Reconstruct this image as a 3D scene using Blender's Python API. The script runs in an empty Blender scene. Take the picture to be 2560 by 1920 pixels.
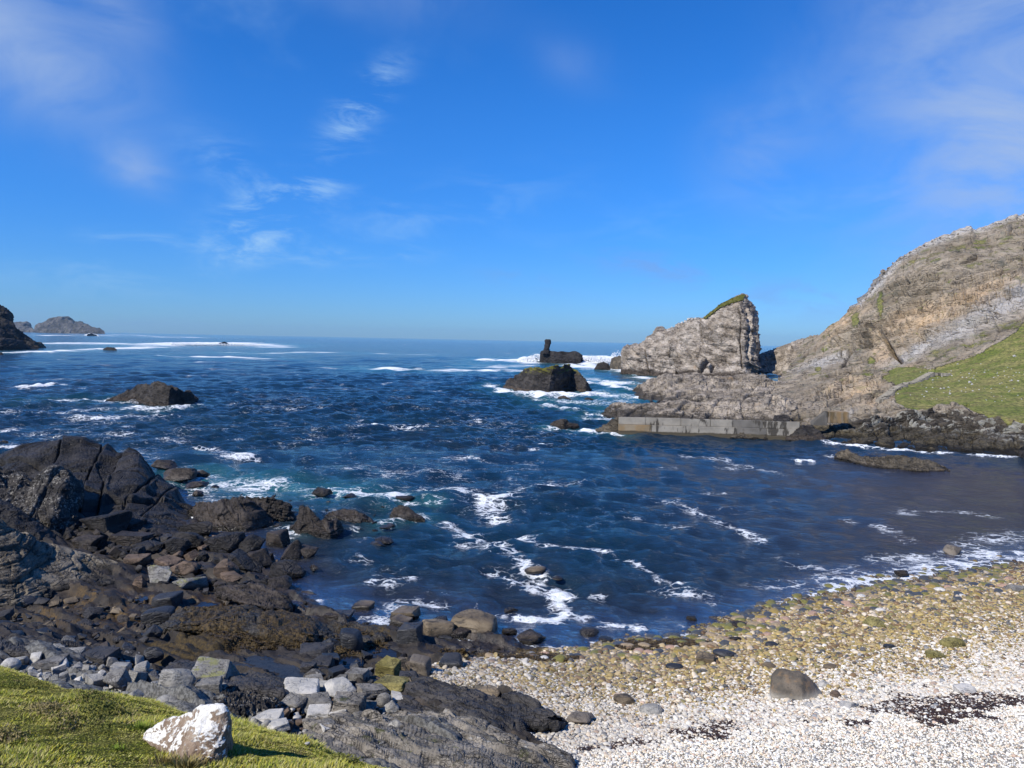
import bpy, bmesh, math
import numpy as np
from mathutils import Matrix, Vector

# ------------------------------------------------------------------ camera, world, sun, exposure
scene = bpy.context.scene
F, CX, CY = 1934.0, 1280.0, 960.0          # photograph 2560 x 1920
PITCH, ROLL = math.radians(3.27), math.radians(1.14)
CAM = np.array([0.0, 0.0, 14.0])
fwd = np.array([0.0, math.cos(PITCH), -math.sin(PITCH)])
rt0 = np.array([1.0, 0.0, 0.0]); up0 = np.cross(rt0, fwd)
RT = math.cos(ROLL) * rt0 + math.sin(ROLL) * up0
UP = -math.sin(ROLL) * rt0 + math.cos(ROLL) * up0
cd = bpy.data.cameras.new('camera'); cam = bpy.data.objects.new('camera', cd)
scene.collection.objects.link(cam)
M = Matrix.Identity(4)
for i in range(3):
    M[i][0] = RT[i]; M[i][1] = UP[i]; M[i][2] = -fwd[i]; M[i][3] = CAM[i]
cam.matrix_world = M
cd.sensor_width = 36.0; cd.lens = 36.0 * F / 2560.0; cd.clip_start = 0.1; cd.clip_end = 60000
scene.camera = cam

SUN_ELEV = math.radians(43)
SUN_DIR = np.array([-0.76, -0.65, 0.0]); SUN_DIR /= np.linalg.norm(SUN_DIR)
SUN_DIR = np.array([SUN_DIR[0] * math.cos(SUN_ELEV), SUN_DIR[1] * math.cos(SUN_ELEV), math.sin(SUN_ELEV)])
ld = bpy.data.lights.new('sun', 'SUN'); ld.energy = 5.0; ld.angle = math.radians(0.5); ld.color = (1.0, 0.93, 0.82)
sun = bpy.data.objects.new('sun', ld); scene.collection.objects.link(sun)
sun.rotation_euler = Vector(SUN_DIR).to_track_quat('Z', 'Y').to_euler(); sun.location = (-30, -20, 60)

scene.view_settings.view_transform = 'Standard'; scene.view_settings.look = 'None'
scene.view_settings.exposure = 0.18; scene.view_settings.gamma = 1.0
scene.view_settings.use_curve_mapping = False
scene.render.film_transparent = False
scene.cycles.max_bounces = 6; scene.cycles.transparent_max_bounces = 8
scene.cycles.volume_bounces = 0


def ray(px, py):
    """world direction through a point of the photograph, scaled so that its y (forward) part is 1"""
    d = fwd + RT * ((px - CX) / F) + UP * ((CY - py) / F)
    return d / d[1]


def at(px, py, D=None, z=None):
    r = ray(px, py)
    if D is None:
        D = (z - CAM[2]) / r[2]
    return CAM + r * D


# ------------------------------------------------------------------ node helpers
class NT:
    def __init__(s, tree):
        s.t = tree; s.n = tree.nodes; s.l = tree.links

    def node(s, typ, **kw):
        n = s.n.new(typ)
        for k, v in kw.items():
            setattr(n, k, v)
        return n

    def put(s, sock, v):
        if isinstance(v, bpy.types.NodeSocket):
            s.l.new(v, sock)
        elif v is not None:
            if isinstance(v, (tuple, list)) and len(v) == 3 and sock.type == 'RGBA':
                v = (*v, 1)
            sock.default_value = v

    def math(s, op, a, b=None, c=None, clamp=False):
        n = s.node('ShaderNodeMath', operation=op); n.use_clamp = clamp
        s.put(n.inputs[0], a)
        if b is not None: s.put(n.inputs[1], b)
        if c is not None: s.put(n.inputs[2], c)
        return n.outputs[0]

    def vmath(s, op, a, b=None):
        n = s.node('ShaderNodeVectorMath', operation=op)
        s.put(n.inputs[0], a)
        if b is not None:
            if op == 'SCALE': s.put(n.inputs['Scale'], b)
            else: s.put(n.inputs[1], b)
        return n.outputs['Value'] if op in ('DOT_PRODUCT', 'LENGTH') else n.outputs[0]

    def mix(s, f, a, b, mode='MIX'):
        n = s.node('ShaderNodeMix', data_type='RGBA', blend_type=mode)
        s.put(n.inputs[0], f); s.put(n.inputs[6], a); s.put(n.inputs[7], b)
        return n.outputs[2]

    def ramp(s, v, lo, hi, a=0.0, b=1.0, kind='SMOOTHSTEP'):
        n = s.node('ShaderNodeMapRange', interpolation_type=kind)
        s.put(n.inputs[0], v); s.put(n.inputs[1], lo); s.put(n.inputs[2], hi)
        s.put(n.inputs[3], a); s.put(n.inputs[4], b)
        return n.outputs[0]

    def noise(s, vec, scale, detail=4, rough=0.6, dist=0.0, out=0):
        n = s.node('ShaderNodeTexNoise')
        s.put(n.inputs['Vector'], vec); s.put(n.inputs['Scale'], scale); s.put(n.inputs['Detail'], detail)
        s.put(n.inputs['Roughness'], rough); s.put(n.inputs['Distortion'], dist)
        return n.outputs[out]

    def voro(s, vec, scale, feature='F1', out='Distance', rnd=1.0):
        n = s.node('ShaderNodeTexVoronoi', feature=feature)
        s.put(n.inputs['Vector'], vec); s.put(n.inputs['Scale'], scale); s.put(n.inputs['Randomness'], rnd)
        return n.outputs[out]

    def mapping(s, vec, rot=(0, 0, 0), scale=(1, 1, 1), loc=(0, 0, 0)):
        n = s.node('ShaderNodeMapping'); s.put(n.inputs[0], vec)
        n.inputs[1].default_value = loc; n.inputs[2].default_value = rot; n.inputs[3].default_value = scale
        return n.outputs[0]

    def attr(s, name, out='Fac', typ='GEOMETRY'):
        n = s.node('ShaderNodeAttribute', attribute_name=name, attribute_type=typ)
        return n.outputs[out]


def new_mat(name):
    m = bpy.data.materials.new(name); m.use_nodes = True
    m.node_tree.nodes.clear()
    return m, NT(m.node_tree)


def finish(t, col, rough=0.85, bump=None, bdist=0.1, bstr=1.0, spec=0.3, metal=0.0):
    p = t.node('ShaderNodeBsdfPrincipled')
    t.put(p.inputs['Base Color'], col); t.put(p.inputs['Roughness'], rough)
    t.put(p.inputs['Specular IOR Level'], spec)
    if bump is not None:
        b = t.node('ShaderNodeBump'); t.put(b.inputs['Height'], bump)
        b.inputs['Distance'].default_value = bdist; b.inputs['Strength'].default_value = bstr
        t.l.new(b.outputs[0], p.inputs['Normal'])
    o = t.node('ShaderNodeOutputMaterial'); t.l.new(p.outputs[0], o.inputs[0])
    return p


# ------------------------------------------------------------------ world: Nishita sky with thin clouds
world = bpy.data.worlds.new("World"); scene.world = world; world.use_nodes = True
world.node_tree.nodes.clear(); w = NT(world.node_tree)
sky = w.node('ShaderNodeTexSky'); sky.sky_type = 'NISHITA'; sky.sun_disc = False
sky.sun_elevation = SUN_ELEV
sky.sun_rotation = math.atan2(SUN_DIR[0], SUN_DIR[1])
sky.altitude = 10; sky.air_density = 1.0; sky.dust_density = 0.25; sky.ozone_density = 3.0
Dv = w.node('ShaderNodeTexCoord').outputs['Generated']
sd = w.node('ShaderNodeSeparateXYZ'); w.l.new(Dv, sd.inputs[0])
tint = w.mix(w.ramp(sd.outputs[2], 0.0, 0.3), (0.34, 0.60, 1.12), (0.47, 0.76, 1.26))
base = w.mix(1.0, sky.outputs[0], tint, 'MULTIPLY')
hs = w.node('ShaderNodeHueSaturation'); hs.inputs['Saturation'].default_value = 1.1
hs.inputs['Value'].default_value = 1.0
w.put(hs.inputs['Color'], base); base = hs.outputs[0]


def skypatch(px, py, rx, ry, ang=0.0):
    """soft oval mask round a direction of the sky; radii in photograph pixels"""
    c = ray(px, py); c = c / np.linalg.norm(c)
    e = np.cross(c, [0, 0, 1.0]); e /= np.linalg.norm(e); n = np.cross(e, c)
    a = math.radians(ang)
    U = (e * math.cos(a) + n * math.sin(a)) * (F / rx); V = (-e * math.sin(a) + n * math.cos(a)) * (F / ry)
    u = w.vmath('DOT_PRODUCT', Dv, tuple(U)); v = w.vmath('DOT_PRODUCT', Dv, tuple(V))
    q = w.math('ADD', w.math('MULTIPLY', u, u), w.math('MULTIPLY', v, v))
    g = w.math('EXPONENT', w.math('MULTIPLY', q, -1.0))
    return w.math('MULTIPLY', g, w.math('GREATER_THAN', w.vmath('DOT_PRODUCT', Dv, tuple(c)), 0.0))


n1 = w.noise(w.mapping(Dv, rot=(0.3, 0.5, 0.2), scale=(1, 1, 1.8)), 5.5, 8, 0.6, 0.9)
n2 = w.noise(w.mapping(Dv, rot=(0.0, 0.75, 0.15), scale=(1.0, 1.0, 3.4)), 9.0, 9, 0.66, 0.5)
soft = w.ramp(n1, 0.18, 0.68); wisp = w.ramp(n2, 0.42, 0.74)


def addup(items):
    r = None
    for it, k in items:
        x = w.math('MULTIPLY', it, k)
        r = x if r is None else w.math('ADD', r, x)
    return r


lump = addup([(skypatch(40, 110, 210, 110, -25), 0.75), (skypatch(290, 20, 90, 60, -30), 0.35),
              (skypatch(2490, 180, 260, 340, -20), 0.75), (skypatch(2560, 420, 160, 170), 0.3),
              (skypatch(1430, 150, 90, 50, -20), 0.22), (skypatch(1880, 380, 100, 110, -30), 0.30),
              (skypatch(340, 420, 70, 45, -25), 0.55), (skypatch(1000, 0, 200, 60), 0.15)])
wis = addup([(skypatch(900, 270, 110, 40, 50), 1.0), (skypatch(570, 410, 100, 50, -25), 0.34),
             (skypatch(690, 520, 150, 55, 30), 1.0), (skypatch(640, 620, 110, 30, 20), 0.5),
             (skypatch(880, 640, 170, 22, 5), 0.55), (skypatch(370, 600, 110, 18, 0), 0.5),
             (skypatch(250, 690, 200, 40, 0), 0.25), (skypatch(1100, 530, 240, 60, 15), 0.28),
             (skypatch(1800, 540, 400, 60, 8), 0.12)])
dark = addup([(skypatch(1640, 670, 150, 32, -8), 0.75), (skypatch(1990, 745, 200, 45, 0), 0.6),
              (skypatch(1310, 700, 100, 22, -10), 0.45), (skypatch(2300, 600, 100, 40), 0.25),
              (skypatch(120, 790, 300, 30), 0.25)])
cl = w.math('ADD', w.math('MULTIPLY', lump, soft), w.math('MULTIPLY', wis, wisp), clamp=True)
# thin cloud elsewhere on the dome, outside the picture as well
gen = w.math('MULTIPLY', w.ramp(w.noise(Dv, 2.2, 6, 0.6, 0.5), 0.56, 0.8), 0.22)
cl1 = w.math('MULTIPLY', lump, soft, clamp=True); cl2 = w.math('ADD', w.math('MULTIPLY', wis, wisp), gen, clamp=True)
c1 = w.mix(cl2, w.mix(cl1, base, (3.0, 4.0, 6.0)), (3.6, 5.5, 7.3))
dk = w.math('MULTIPLY', dark, w.ramp(w.noise(w.mapping(Dv, scale=(1, 1, 3)), 14, 6, 0.6, 0.4), 0.42, 0.62), clamp=True)
c2 = w.mix(w.math('MULTIPLY', dk, 0.6), c1, (1.7, 2.8, 5.6))
bg = w.node('ShaderNodeBackground'); w.put(bg.inputs[0], c2); bg.inputs[1].default_value = 0.115
wo = w.node('ShaderNodeOutputWorld'); w.l.new(bg.outputs[0], wo.inputs[0])

# ------------------------------------------------------------------ numpy noise
rng = np.random.default_rng(7)


def _h(ix, iy, iz, seed):
    x = (ix.astype(np.int64) * 374761393 + iy.astype(np.int64) * 668265263 + iz.astype(np.int64) * 2147483647 + seed * 974634777) & 0xffffffff
    x = ((x ^ (x >> 13)) * 1274126177) & 0xffffffff
    x = ((x ^ (x >> 15)) * 2246822519) & 0xffffffff
    return ((x ^ (x >> 16)) & 0xffffff) / float(0xffffff)


def vnoise(p, seed=0):
    i = np.floor(p).astype(np.int64); f = p - i; f = f * f * (3 - 2 * f)
    r = 0
    for a in (0, 1):
        wx = f[:, 0] if a else 1 - f[:, 0]
        for b in (0, 1):
            wy = f[:, 1] if b else 1 - f[:, 1]
            for c in (0, 1):
                wz = f[:, 2] if c else 1 - f[:, 2]
                r = r + wx * wy * wz * _h(i[:, 0] + a, i[:, 1] + b, i[:, 2] + c, seed)
    return r * 2 - 1


def fbm(p, octv=4, seed=0, gain=0.5, ridged=False):
    s = 0; a = 1.0; q = p.copy(); tot = 0
    for o in range(octv):
        n = vnoise(q + o * 17.3, seed + o)
        if ridged: n = 1 - 2 * np.abs(n)
        s = s + a * n; tot += a; a *= gain; q = q * 2.03
    return s / tot


def hash1(i, seed=0):
    z = np.zeros_like(i)
    return _h(i, z, z, seed)


def _pl(f, w=0.28):
    g = np.clip((f - 0.5) / w + 0.5, 0, 1); return g * g * (3 - 2 * g)


def strata(p, nb, thick, length=3.0, seed=0, warp=0.6):
    """blocky bed relief, about -0.5..0.5: flat-faced blocks in beds across nb, parted by narrow grooves"""
    nb = np.array(nb, float); nb /= np.linalg.norm(nb)
    a = np.cross(nb, [0.13, 0.2, 1.0]); a /= np.linalg.norm(a); b = np.cross(nb, a)
    u = p @ nb / thick + warp * vnoise(p / (thick * 7), seed + 5)
    L = np.floor(u).astype(np.int64); wu = _pl(u - L, 0.34)
    wa_ = 0.3 * vnoise(p / (thick * 1.5), seed + 9)
    ca = p @ a / (thick * length) + wa_; cb = p @ b / (thick * length * 0.8) - wa_
    r = 0; gr = 0
    for k in (0, 1):
        ly = L + k; sh = hash1(ly, seed); w0 = wu if k else 1 - wu
        va = ca + sh * 7; vb = cb + sh * 13
        A = np.floor(va).astype(np.int64); B = np.floor(vb).astype(np.int64); fa = _pl(va - A, 0.12); fb = _pl(vb - B, 0.12)
        v = 0
        for i in (0, 1):
            for j in (0, 1):
                v = v + (fa if i else 1 - fa) * (fb if j else 1 - fb) * _h(ly, A + i, B + j, seed + 3)
        r = r + w0 * (0.5 * (sh - 0.5) + 0.6 * (v - 0.5))
        gr = gr + w0 * np.maximum(1 - abs(2 * fa - 1), 1 - abs(2 * fb - 1))
    gr = np.maximum(gr * 0.8, 1 - abs(2 * wu - 1))
    return r - 0.3 * gr ** 2 + 0.06


# ------------------------------------------------------------------ mesh helpers
def mesh_obj(name, V, Fc, mat, parent=None, smooth=True, attrs=None, label=None, cat=None, group=None, kind=None, loc=None, sharp=None):
    V = np.asarray(V, dtype=np.float32)
    if loc is not None:
        V = V - np.asarray(loc, dtype=np.float32)
    me = bpy.data.meshes.new(name)
    Fc = np.asarray(Fc, dtype=np.int32); k = Fc.shape[1]
    me.vertices.add(len(V)); me.vertices.foreach_set('co', V.ravel())
    me.loops.add(Fc.size); me.loops.foreach_set('vertex_index', Fc.ravel())
    me.polygons.add(len(Fc)); me.polygons.foreach_set('loop_start', np.arange(0, Fc.size, k, dtype=np.int32))
    me.update(calc_edges=True)
    if smooth: me.polygons.foreach_set('use_smooth', np.ones(len(Fc), dtype=bool))
    if attrs:
        for an, arr in attrs.items():
            arr = np.asarray(arr, dtype=np.float32)
            if arr.ndim == 1:
                at_ = me.attributes.new(an, 'FLOAT', 'POINT'); at_.data.foreach_set('value', arr)
            else:
                at_ = me.attributes.new(an, 'FLOAT_COLOR', 'POINT')
                at_.data.foreach_set('color', np.c_[arr, np.ones(len(arr), np.float32)].astype(np.float32).ravel())
    if sharp is not None:
        me.set_sharp_from_angle(angle=math.radians(sharp))
    if isinstance(mat, (list, tuple)):
        for m_ in mat: me.materials.append(m_)
    elif mat is not None: me.materials.append(mat)
    me.validate()
    o = bpy.data.objects.new(name, me); scene.collection.objects.link(o)
    if loc is not None: o.location = tuple(loc)
    if parent is not None: o.parent = parent
    tag(o, label, cat, group, kind)
    return o


def tag(o, label=None, cat=None, group=None, kind=None):
    if label: o['label'] = label
    if cat: o['category'] = cat
    if group: o['group'] = group
    if kind: o['kind'] = kind


def gridfaces(nu, nv):
    """quads of a grid whose vertex index is v*nu+u"""
    u, v = np.meshgrid(np.arange(nu - 1), np.arange(nv - 1)); i = (v * nu + u).ravel()
    return np.c_[i, i + 1, i + nu + 1, i + nu]


def resample(P, n):
    """(k,3) control points to n points, parameter by length along the row as seen"""
    P = np.asarray(P, float)
    d = np.r_[0, np.cumsum(np.linalg.norm(np.diff(P[:, :2], axis=0), axis=1))]; d /= d[-1]
    t = np.linspace(0, 1, n)
    return np.c_[[np.interp(t, d, P[:, k]) for k in range(P.shape[1])]].T


def catmull(rows, nv):
    R = np.asarray(rows, float); k = len(R)
    t = np.linspace(0, k - 1, nv); i = np.clip(np.floor(t).astype(int), 0, k - 2); f = (t - i)[:, None, None]
    g = lambda j: R[np.clip(j, 0, k - 1)]
    p0, p1, p2, p3 = g(i - 1), g(i), g(i + 1), g(i + 2)
    # a mild tension keeps the lofts from overshooting
    m1 = 0.35 * (p2 - p0); m2 = 0.35 * (p3 - p1)
    f2 = f * f; f3 = f2 * f
    return (2 * f3 - 3 * f2 + 1) * p1 + (f3 - 2 * f2 + f) * m1 + (-2 * f3 + 3 * f2) * p2 + (f3 - f2) * m2


def grid_normals(G):
    du = np.gradient(G, axis=1); dv = np.gradient(G, axis=0)
    n = np.cross(du, dv); n /= (np.linalg.norm(n, axis=2, keepdims=True) + 1e-9)
    return n


# ------------------------------------------------------------------ rock materials
def rock_mat(name, c_lo, c_hi, dark=(0.03, 0.028, 0.027), bed=(0.1, 0.1, 1), s=1.0, lichen=0.0, lich_col=(0.55, 0.54, 0.5),
             tide=None, tide_col=(0.022, 0.02, 0.019), ochre=0.0, ochre_col=(0.32, 0.17, 0.07), green=0.0, green_col=(0.06, 0.075, 0.02), green_z=None,
             crack=0.6, rough=0.85, spec=0.25, bumpd=0.12, band=0.5, weed_attr=None, topgreen=0.0):
    """s: size of the coarse pattern in metres"""
    m, t = new_mat(name)
    g = t.node('ShaderNodeNewGeometry'); P = g.outputs['Position']
    b = Vector(bed).normalized(); q = b.to_track_quat('Z', 'Y'); e = q.inverted().to_euler()
    Pw = t.vmath('ADD', P, t.vmath('SCALE', t.noise(P, 0.45 / s, 3, 0.5, 0, 1), 0.9 * s))
    Pb = t.mapping(Pw, rot=tuple(e), scale=(1 / s, 1 / s, 5.5 / s))
    n_big = t.noise(P, 0.6 / s, 5, 0.6)
    n_bed = t.noise(Pb, 1.0, 6, 0.68)
    n_fine = t.noise(P, 9 / s, 6, 0.7)
    col = t.mix(t.ramp(n_big, 0.34, 0.66), c_lo, c_hi)
    shade = t.math('ADD', t.math('MULTIPLY', n_bed, band), t.math('MULTIPLY', n_fine, 1 - band))
    col = t.mix(t.ramp(shade, 0.505, 0.37), col, dark)
    v1 = t.voro(Pb, 1.6, 'DISTANCE_TO_EDGE'); v2 = t.voro(t.mapping(Pw, scale=(3.3 / s, 3.3 / s, 5.5 / s)), 1.0, 'DISTANCE_TO_EDGE')
    ck = t.math('MAXIMUM', t.ramp(v1, 0.09, 0.0), t.math('MULTIPLY', t.ramp(v2, 0.06, 0.0), 0.7))
    ck = t.math('MULTIPLY', ck, t.ramp(t.noise(P, 1.3 / s, 3, 0.6), 0.4, 0.62))
    col = t.mix(t.math('MULTIPLY', ck, crack), col, dark)
    if ochre > 0:
        col = t.mix(t.math('MULTIPLY', t.ramp(t.noise(P, 0.8 / s, 5, 0.65, 0.3), 0.68 - 0.2 * ochre, 0.82 - 0.2 * ochre), 0.75), col, ochre_col)
    if lichen > 0:
        ls = t.ramp(t.noise(P, 5.0 / s, 7, 0.72), 0.68 - 0.22 * lichen, 0.74 - 0.2 * lichen)
        lb = t.ramp(t.noise(P, 0.9 / s, 3, 0.6), 0.66 - 0.3 * lichen, 0.8 - 0.3 * lichen)
        col = t.mix(t.math('MULTIPLY', t.math('MULTIPLY', ls, lb), 0.9), col, lich_col)
    sep = t.node('ShaderNodeSeparateXYZ'); t.l.new(P, sep.inputs[0]); z = sep.outputs[2]
    if green > 0 or topgreen > 0:
        nz = t.node('ShaderNodeSeparateXYZ'); t.l.new(g.outputs['Normal'], nz.inputs[0])
        up = t.ramp(nz.outputs[2], 0.35, 0.8)
        gm = t.math('MULTIPLY', up, t.ramp(t.noise(P, 1.1 / s, 6, 0.7), 0.62 - 0.25 * green, 0.72 - 0.25 * green))
        if green_z: gm = t.math('MULTIPLY', gm, t.ramp(t.math('ADD', z, t.math('MULTIPLY', t.noise(P, 0.5, 4, 0.6), 2.0)), green_z, green_z + 1.5))
        if green > 0: col = t.mix(gm, col, green_col)
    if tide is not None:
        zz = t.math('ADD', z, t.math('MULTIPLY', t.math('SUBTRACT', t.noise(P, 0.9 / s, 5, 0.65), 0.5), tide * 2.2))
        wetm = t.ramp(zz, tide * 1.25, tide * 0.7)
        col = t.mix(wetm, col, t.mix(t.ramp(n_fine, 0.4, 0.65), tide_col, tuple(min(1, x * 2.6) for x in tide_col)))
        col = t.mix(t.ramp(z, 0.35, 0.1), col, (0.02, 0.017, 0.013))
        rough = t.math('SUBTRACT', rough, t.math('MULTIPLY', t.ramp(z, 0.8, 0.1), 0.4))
    if weed_attr:
        wa = t.attr(weed_attr)
        wc = t.mix(t.ramp(t.noise(P, 6, 5, 0.7), 0.35, 0.65), (0.012, 0.008, 0.003), (0.085, 0.055, 0.014))
        col = t.mix(t.ramp(t.math('ADD', wa, t.math('MULTIPLY', t.math('SUBTRACT', t.noise(P, 2.5, 6, 0.7), 0.5), 1.1)), 0.4, 0.6), col, wc)
    h = t.math('ADD', t.math('MULTIPLY', n_bed, 1.0), t.math('MULTIPLY', t.noise(P, 3.5 / s, 8, 0.72), 0.9))
    h = t.math('SUBTRACT', h, t.math('MULTIPLY', ck, 0.6))
    finish(t, col, rough, h, bumpd * s, 1.0, spec)
    return m


DIPR = (0.28, 0.1, 1.0)          # beds dipping to the right
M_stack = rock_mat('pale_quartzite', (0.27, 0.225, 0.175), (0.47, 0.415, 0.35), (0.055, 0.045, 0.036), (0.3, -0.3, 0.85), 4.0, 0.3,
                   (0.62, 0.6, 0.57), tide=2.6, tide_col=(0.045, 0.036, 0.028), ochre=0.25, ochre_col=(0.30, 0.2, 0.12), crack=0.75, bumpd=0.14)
M_dark = rock_mat('black_shore_rock', (0.013, 0.0115, 0.011), (0.038, 0.033, 0.029), (0.006, 0.006, 0.006), (0.62, -0.45, 0.62), 1.8, 0.12, (0.2, 0.19, 0.17),
                  tide=None, ochre=0.12, ochre_col=(0.085, 0.055, 0.035), crack=0.7, rough=0.62, spec=0.4, bumpd=0.15)
M_brown = rock_mat('brown_shore_rock', (0.026, 0.021, 0.018), (0.055, 0.043, 0.034), (0.015, 0.013, 0.012), DIPR, 1.0, 0.0,
                   tide=0.3, tide_col=(0.016, 0.013, 0.011), crack=0.7, rough=0.65, spec=0.4, bumpd=0.1)
M_islet = rock_mat('islet_rock', (0.035, 0.032, 0.03), (0.075, 0.066, 0.057), (0.012, 0.011, 0.011), DIPR, 2.2, 0.2, (0.2, 0.18, 0.15),
                   tide=0.9, tide_col=(0.03, 0.024, 0.019), ochre=0.15, ochre_col=(0.12, 0.08, 0.05), crack=0.7, bumpd=0.12)
M_isletg = rock_mat('islet_rock_mossy', (0.035, 0.032, 0.03), (0.07, 0.062, 0.055), (0.012, 0.011, 0.011), DIPR, 3.0, 0.15, (0.22, 0.19, 0.15),
                    tide=0.9, tide_col=(0.045, 0.034, 0.025), green=1.2, green_col=(0.13, 0.125, 0.02), green_z=5.4, crack=0.7, bumpd=0.12)
M_ledge = rock_mat('grey_layered_rock', (0.13, 0.11, 0.083), (0.25, 0.218, 0.168), (0.02, 0.019, 0.018), (0.30, -0.02, 1), 1.1, 0.35, (0.27, 0.26, 0.23),
                   ochre=0.1, ochre_col=(0.26, 0.15, 0.07), tide=0.9, tide_col=(0.014, 0.013, 0.012), crack=0.8, bumpd=0.1)
M_knob = rock_mat('knobbly_lichened_rock', (0.035, 0.032, 0.03), (0.075, 0.068, 0.06), (0.01, 0.01, 0.01), DIPR, 0.9, 0.75, (0.34, 0.32, 0.28),
                  ochre=0.2, ochre_col=(0.13, 0.085, 0.04), crack=0.8, bumpd=0.12)
M_shore = rock_mat('bedded_shore_rock', (0.22, 0.185, 0.14), (0.42, 0.36, 0.285), (0.03, 0.025, 0.02), (0.35, -0.3, 1), 2.6, 0.5, (0.42, 0.4, 0.36),
                   tide=1.5, tide_col=(0.04, 0.034, 0.026), ochre=0.4, ochre_col=(0.38, 0.26, 0.15), crack=0.7, bumpd=0.13)
M_grey = rock_mat('grey_rubble_rock', (0.22, 0.212, 0.195), (0.34, 0.33, 0.30), (0.13, 0.13, 0.125), (0.4, 0.2, 0.8), 0.5, 0.2, (0.5, 0.5, 0.47),
                  ochre=0.05, ochre_col=(0.3, 0.2, 0.13), crack=0.45, bumpd=0.07)
M_grey2 = rock_mat('darker_grey_rubble_rock', (0.13, 0.125, 0.115), (0.24, 0.23, 0.21), (0.06, 0.055, 0.05), (0.4, 0.2, 0.8), 0.5, 0.25, (0.34, 0.33, 0.3),
                   ochre=0.15, ochre_col=(0.22, 0.14, 0.08), crack=0.55, bumpd=0.08)
M_pale = rock_mat('pale_rubble_rock', (0.36, 0.35, 0.32), (0.52, 0.50, 0.46), (0.25, 0.25, 0.25), (0.4, 0.2, 0.8), 0.5, 0.2, (0.68, 0.68, 0.66),
                  crack=0.4, bumpd=0.06)
M_lichgrey = rock_mat('lichened_grey_rock', (0.17, 0.165, 0.15), (0.28, 0.27, 0.25), (0.06, 0.055, 0.05), (0.3, 0.2, 1), 0.6, 0.4, (0.36, 0.36, 0.31),
                      ochre=0.12, ochre_col=(0.3, 0.17, 0.03), green=0.5, green_col=(0.2, 0.2, 0.09), crack=0.6, bumpd=0.08)
M_tan = rock_mat('tan_banded_rock', (0.12, 0.092, 0.058), (0.21, 0.165, 0.105), (0.045, 0.036, 0.026), (0.2, 0.05, 1), 0.8, 0.0,
                 tide=0.25, tide_col=(0.02, 0.017, 0.014), crack=0.6, rough=0.7, spec=0.35, bumpd=0.05, band=0.8)
M_pink = rock_mat('pinkish_tan_rock', (0.10, 0.075, 0.057), (0.17, 0.122, 0.09), (0.05, 0.038, 0.03), (0.35, 0.05, 1), 0.7, 0.1, (0.3, 0.27, 0.24),
                  ochre=0.25, ochre_col=(0.24, 0.12, 0.075), crack=0.7, bumpd=0.08)
M_yellow = rock_mat('yellow_green_rock', (0.15, 0.13, 0.04), (0.3, 0.26, 0.1), (0.04, 0.034, 0.015), (0.7, 0.1, 0.5), 0.5, 0.0, crack=0.6, bumpd=0.08)
M_wetblack = rock_mat('smooth_black_rock', (0.018, 0.02, 0.024), (0.035, 0.036, 0.04), (0.009, 0.01, 0.011), DIPR, 1.2, 0.0, crack=0.35,
                      rough=0.55, spec=0.5, bumpd=0.035)
M_smooth = rock_mat('smooth_brown_grey_rock', (0.10, 0.084, 0.066), (0.17, 0.145, 0.115), (0.06, 0.05, 0.04), DIPR, 1.0, 0.0, crack=0.1,
                    rough=0.7, spec=0.35, bumpd=0.02)
M_slab = rock_mat('grey_bedrock_slab', (0.15, 0.135, 0.112), (0.30, 0.272, 0.23), (0.02, 0.02, 0.02), (0.25, 0.5, 1), 0.7, 0.55, (0.36, 0.36, 0.34),
                  ochre=0.05, ochre_col=(0.2, 0.1, 0.04), green=0.15, green_col=(0.07, 0.075, 0.03), crack=0.75, bumpd=0.1)
M_slabdark = rock_mat('dark_bedrock_slab', (0.028, 0.027, 0.028), (0.058, 0.053, 0.05), (0.01, 0.01, 0.01), (0.25, 0.6, 1), 0.9, 0.15, (0.15, 0.14, 0.13),
                      ochre=0.25, ochre_col=(0.13, 0.09, 0.055), crack=0.75, rough=0.65, spec=0.4, bumpd=0.08)
M_weedrock = rock_mat('weed_covered_rock', (0.03, 0.028, 0.024), (0.05, 0.045, 0.038), (0.009, 0.009, 0.008), DIPR, 0.9, 0.1, (0.14, 0.13, 0.11),
                      crack=0.6, rough=0.6, spec=0.4, bumpd=0.1, weed_attr='weed')
M_far = rock_mat('distant_cliff_rock', (0.085, 0.08, 0.075), (0.16, 0.15, 0.14), (0.035, 0.032, 0.03), (0.9, 0.1, 0.5), 60.0, 0.3, (0.3, 0.29, 0.27),
                 green=0.2, green_col=(0.08, 0.08, 0.05), crack=0.5, bumpd=0.15)
M_farblack = rock_mat('distant_dark_rock', (0.03, 0.028, 0.028), (0.05, 0.046, 0.044), (0.012, 0.012, 0.012), (0.5, 0.1, 0.8), 9.0, 0.0,
                      tide=3.0, tide_col=(0.018, 0.016, 0.015), crack=0.5, bumpd=0.15)
M_spit = rock_mat('brown_spit_rock', (0.07, 0.06, 0.045), (0.15, 0.125, 0.09), (0.025, 0.022, 0.018), DIPR, 1.6, 0.3, (0.24, 0.22, 0.18),
                  ochre=0.3, ochre_col=(0.17, 0.1, 0.035), tide=0.25, tide_col=(0.045, 0.036, 0.024), crack=0.8, bumpd=0.13)


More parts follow.
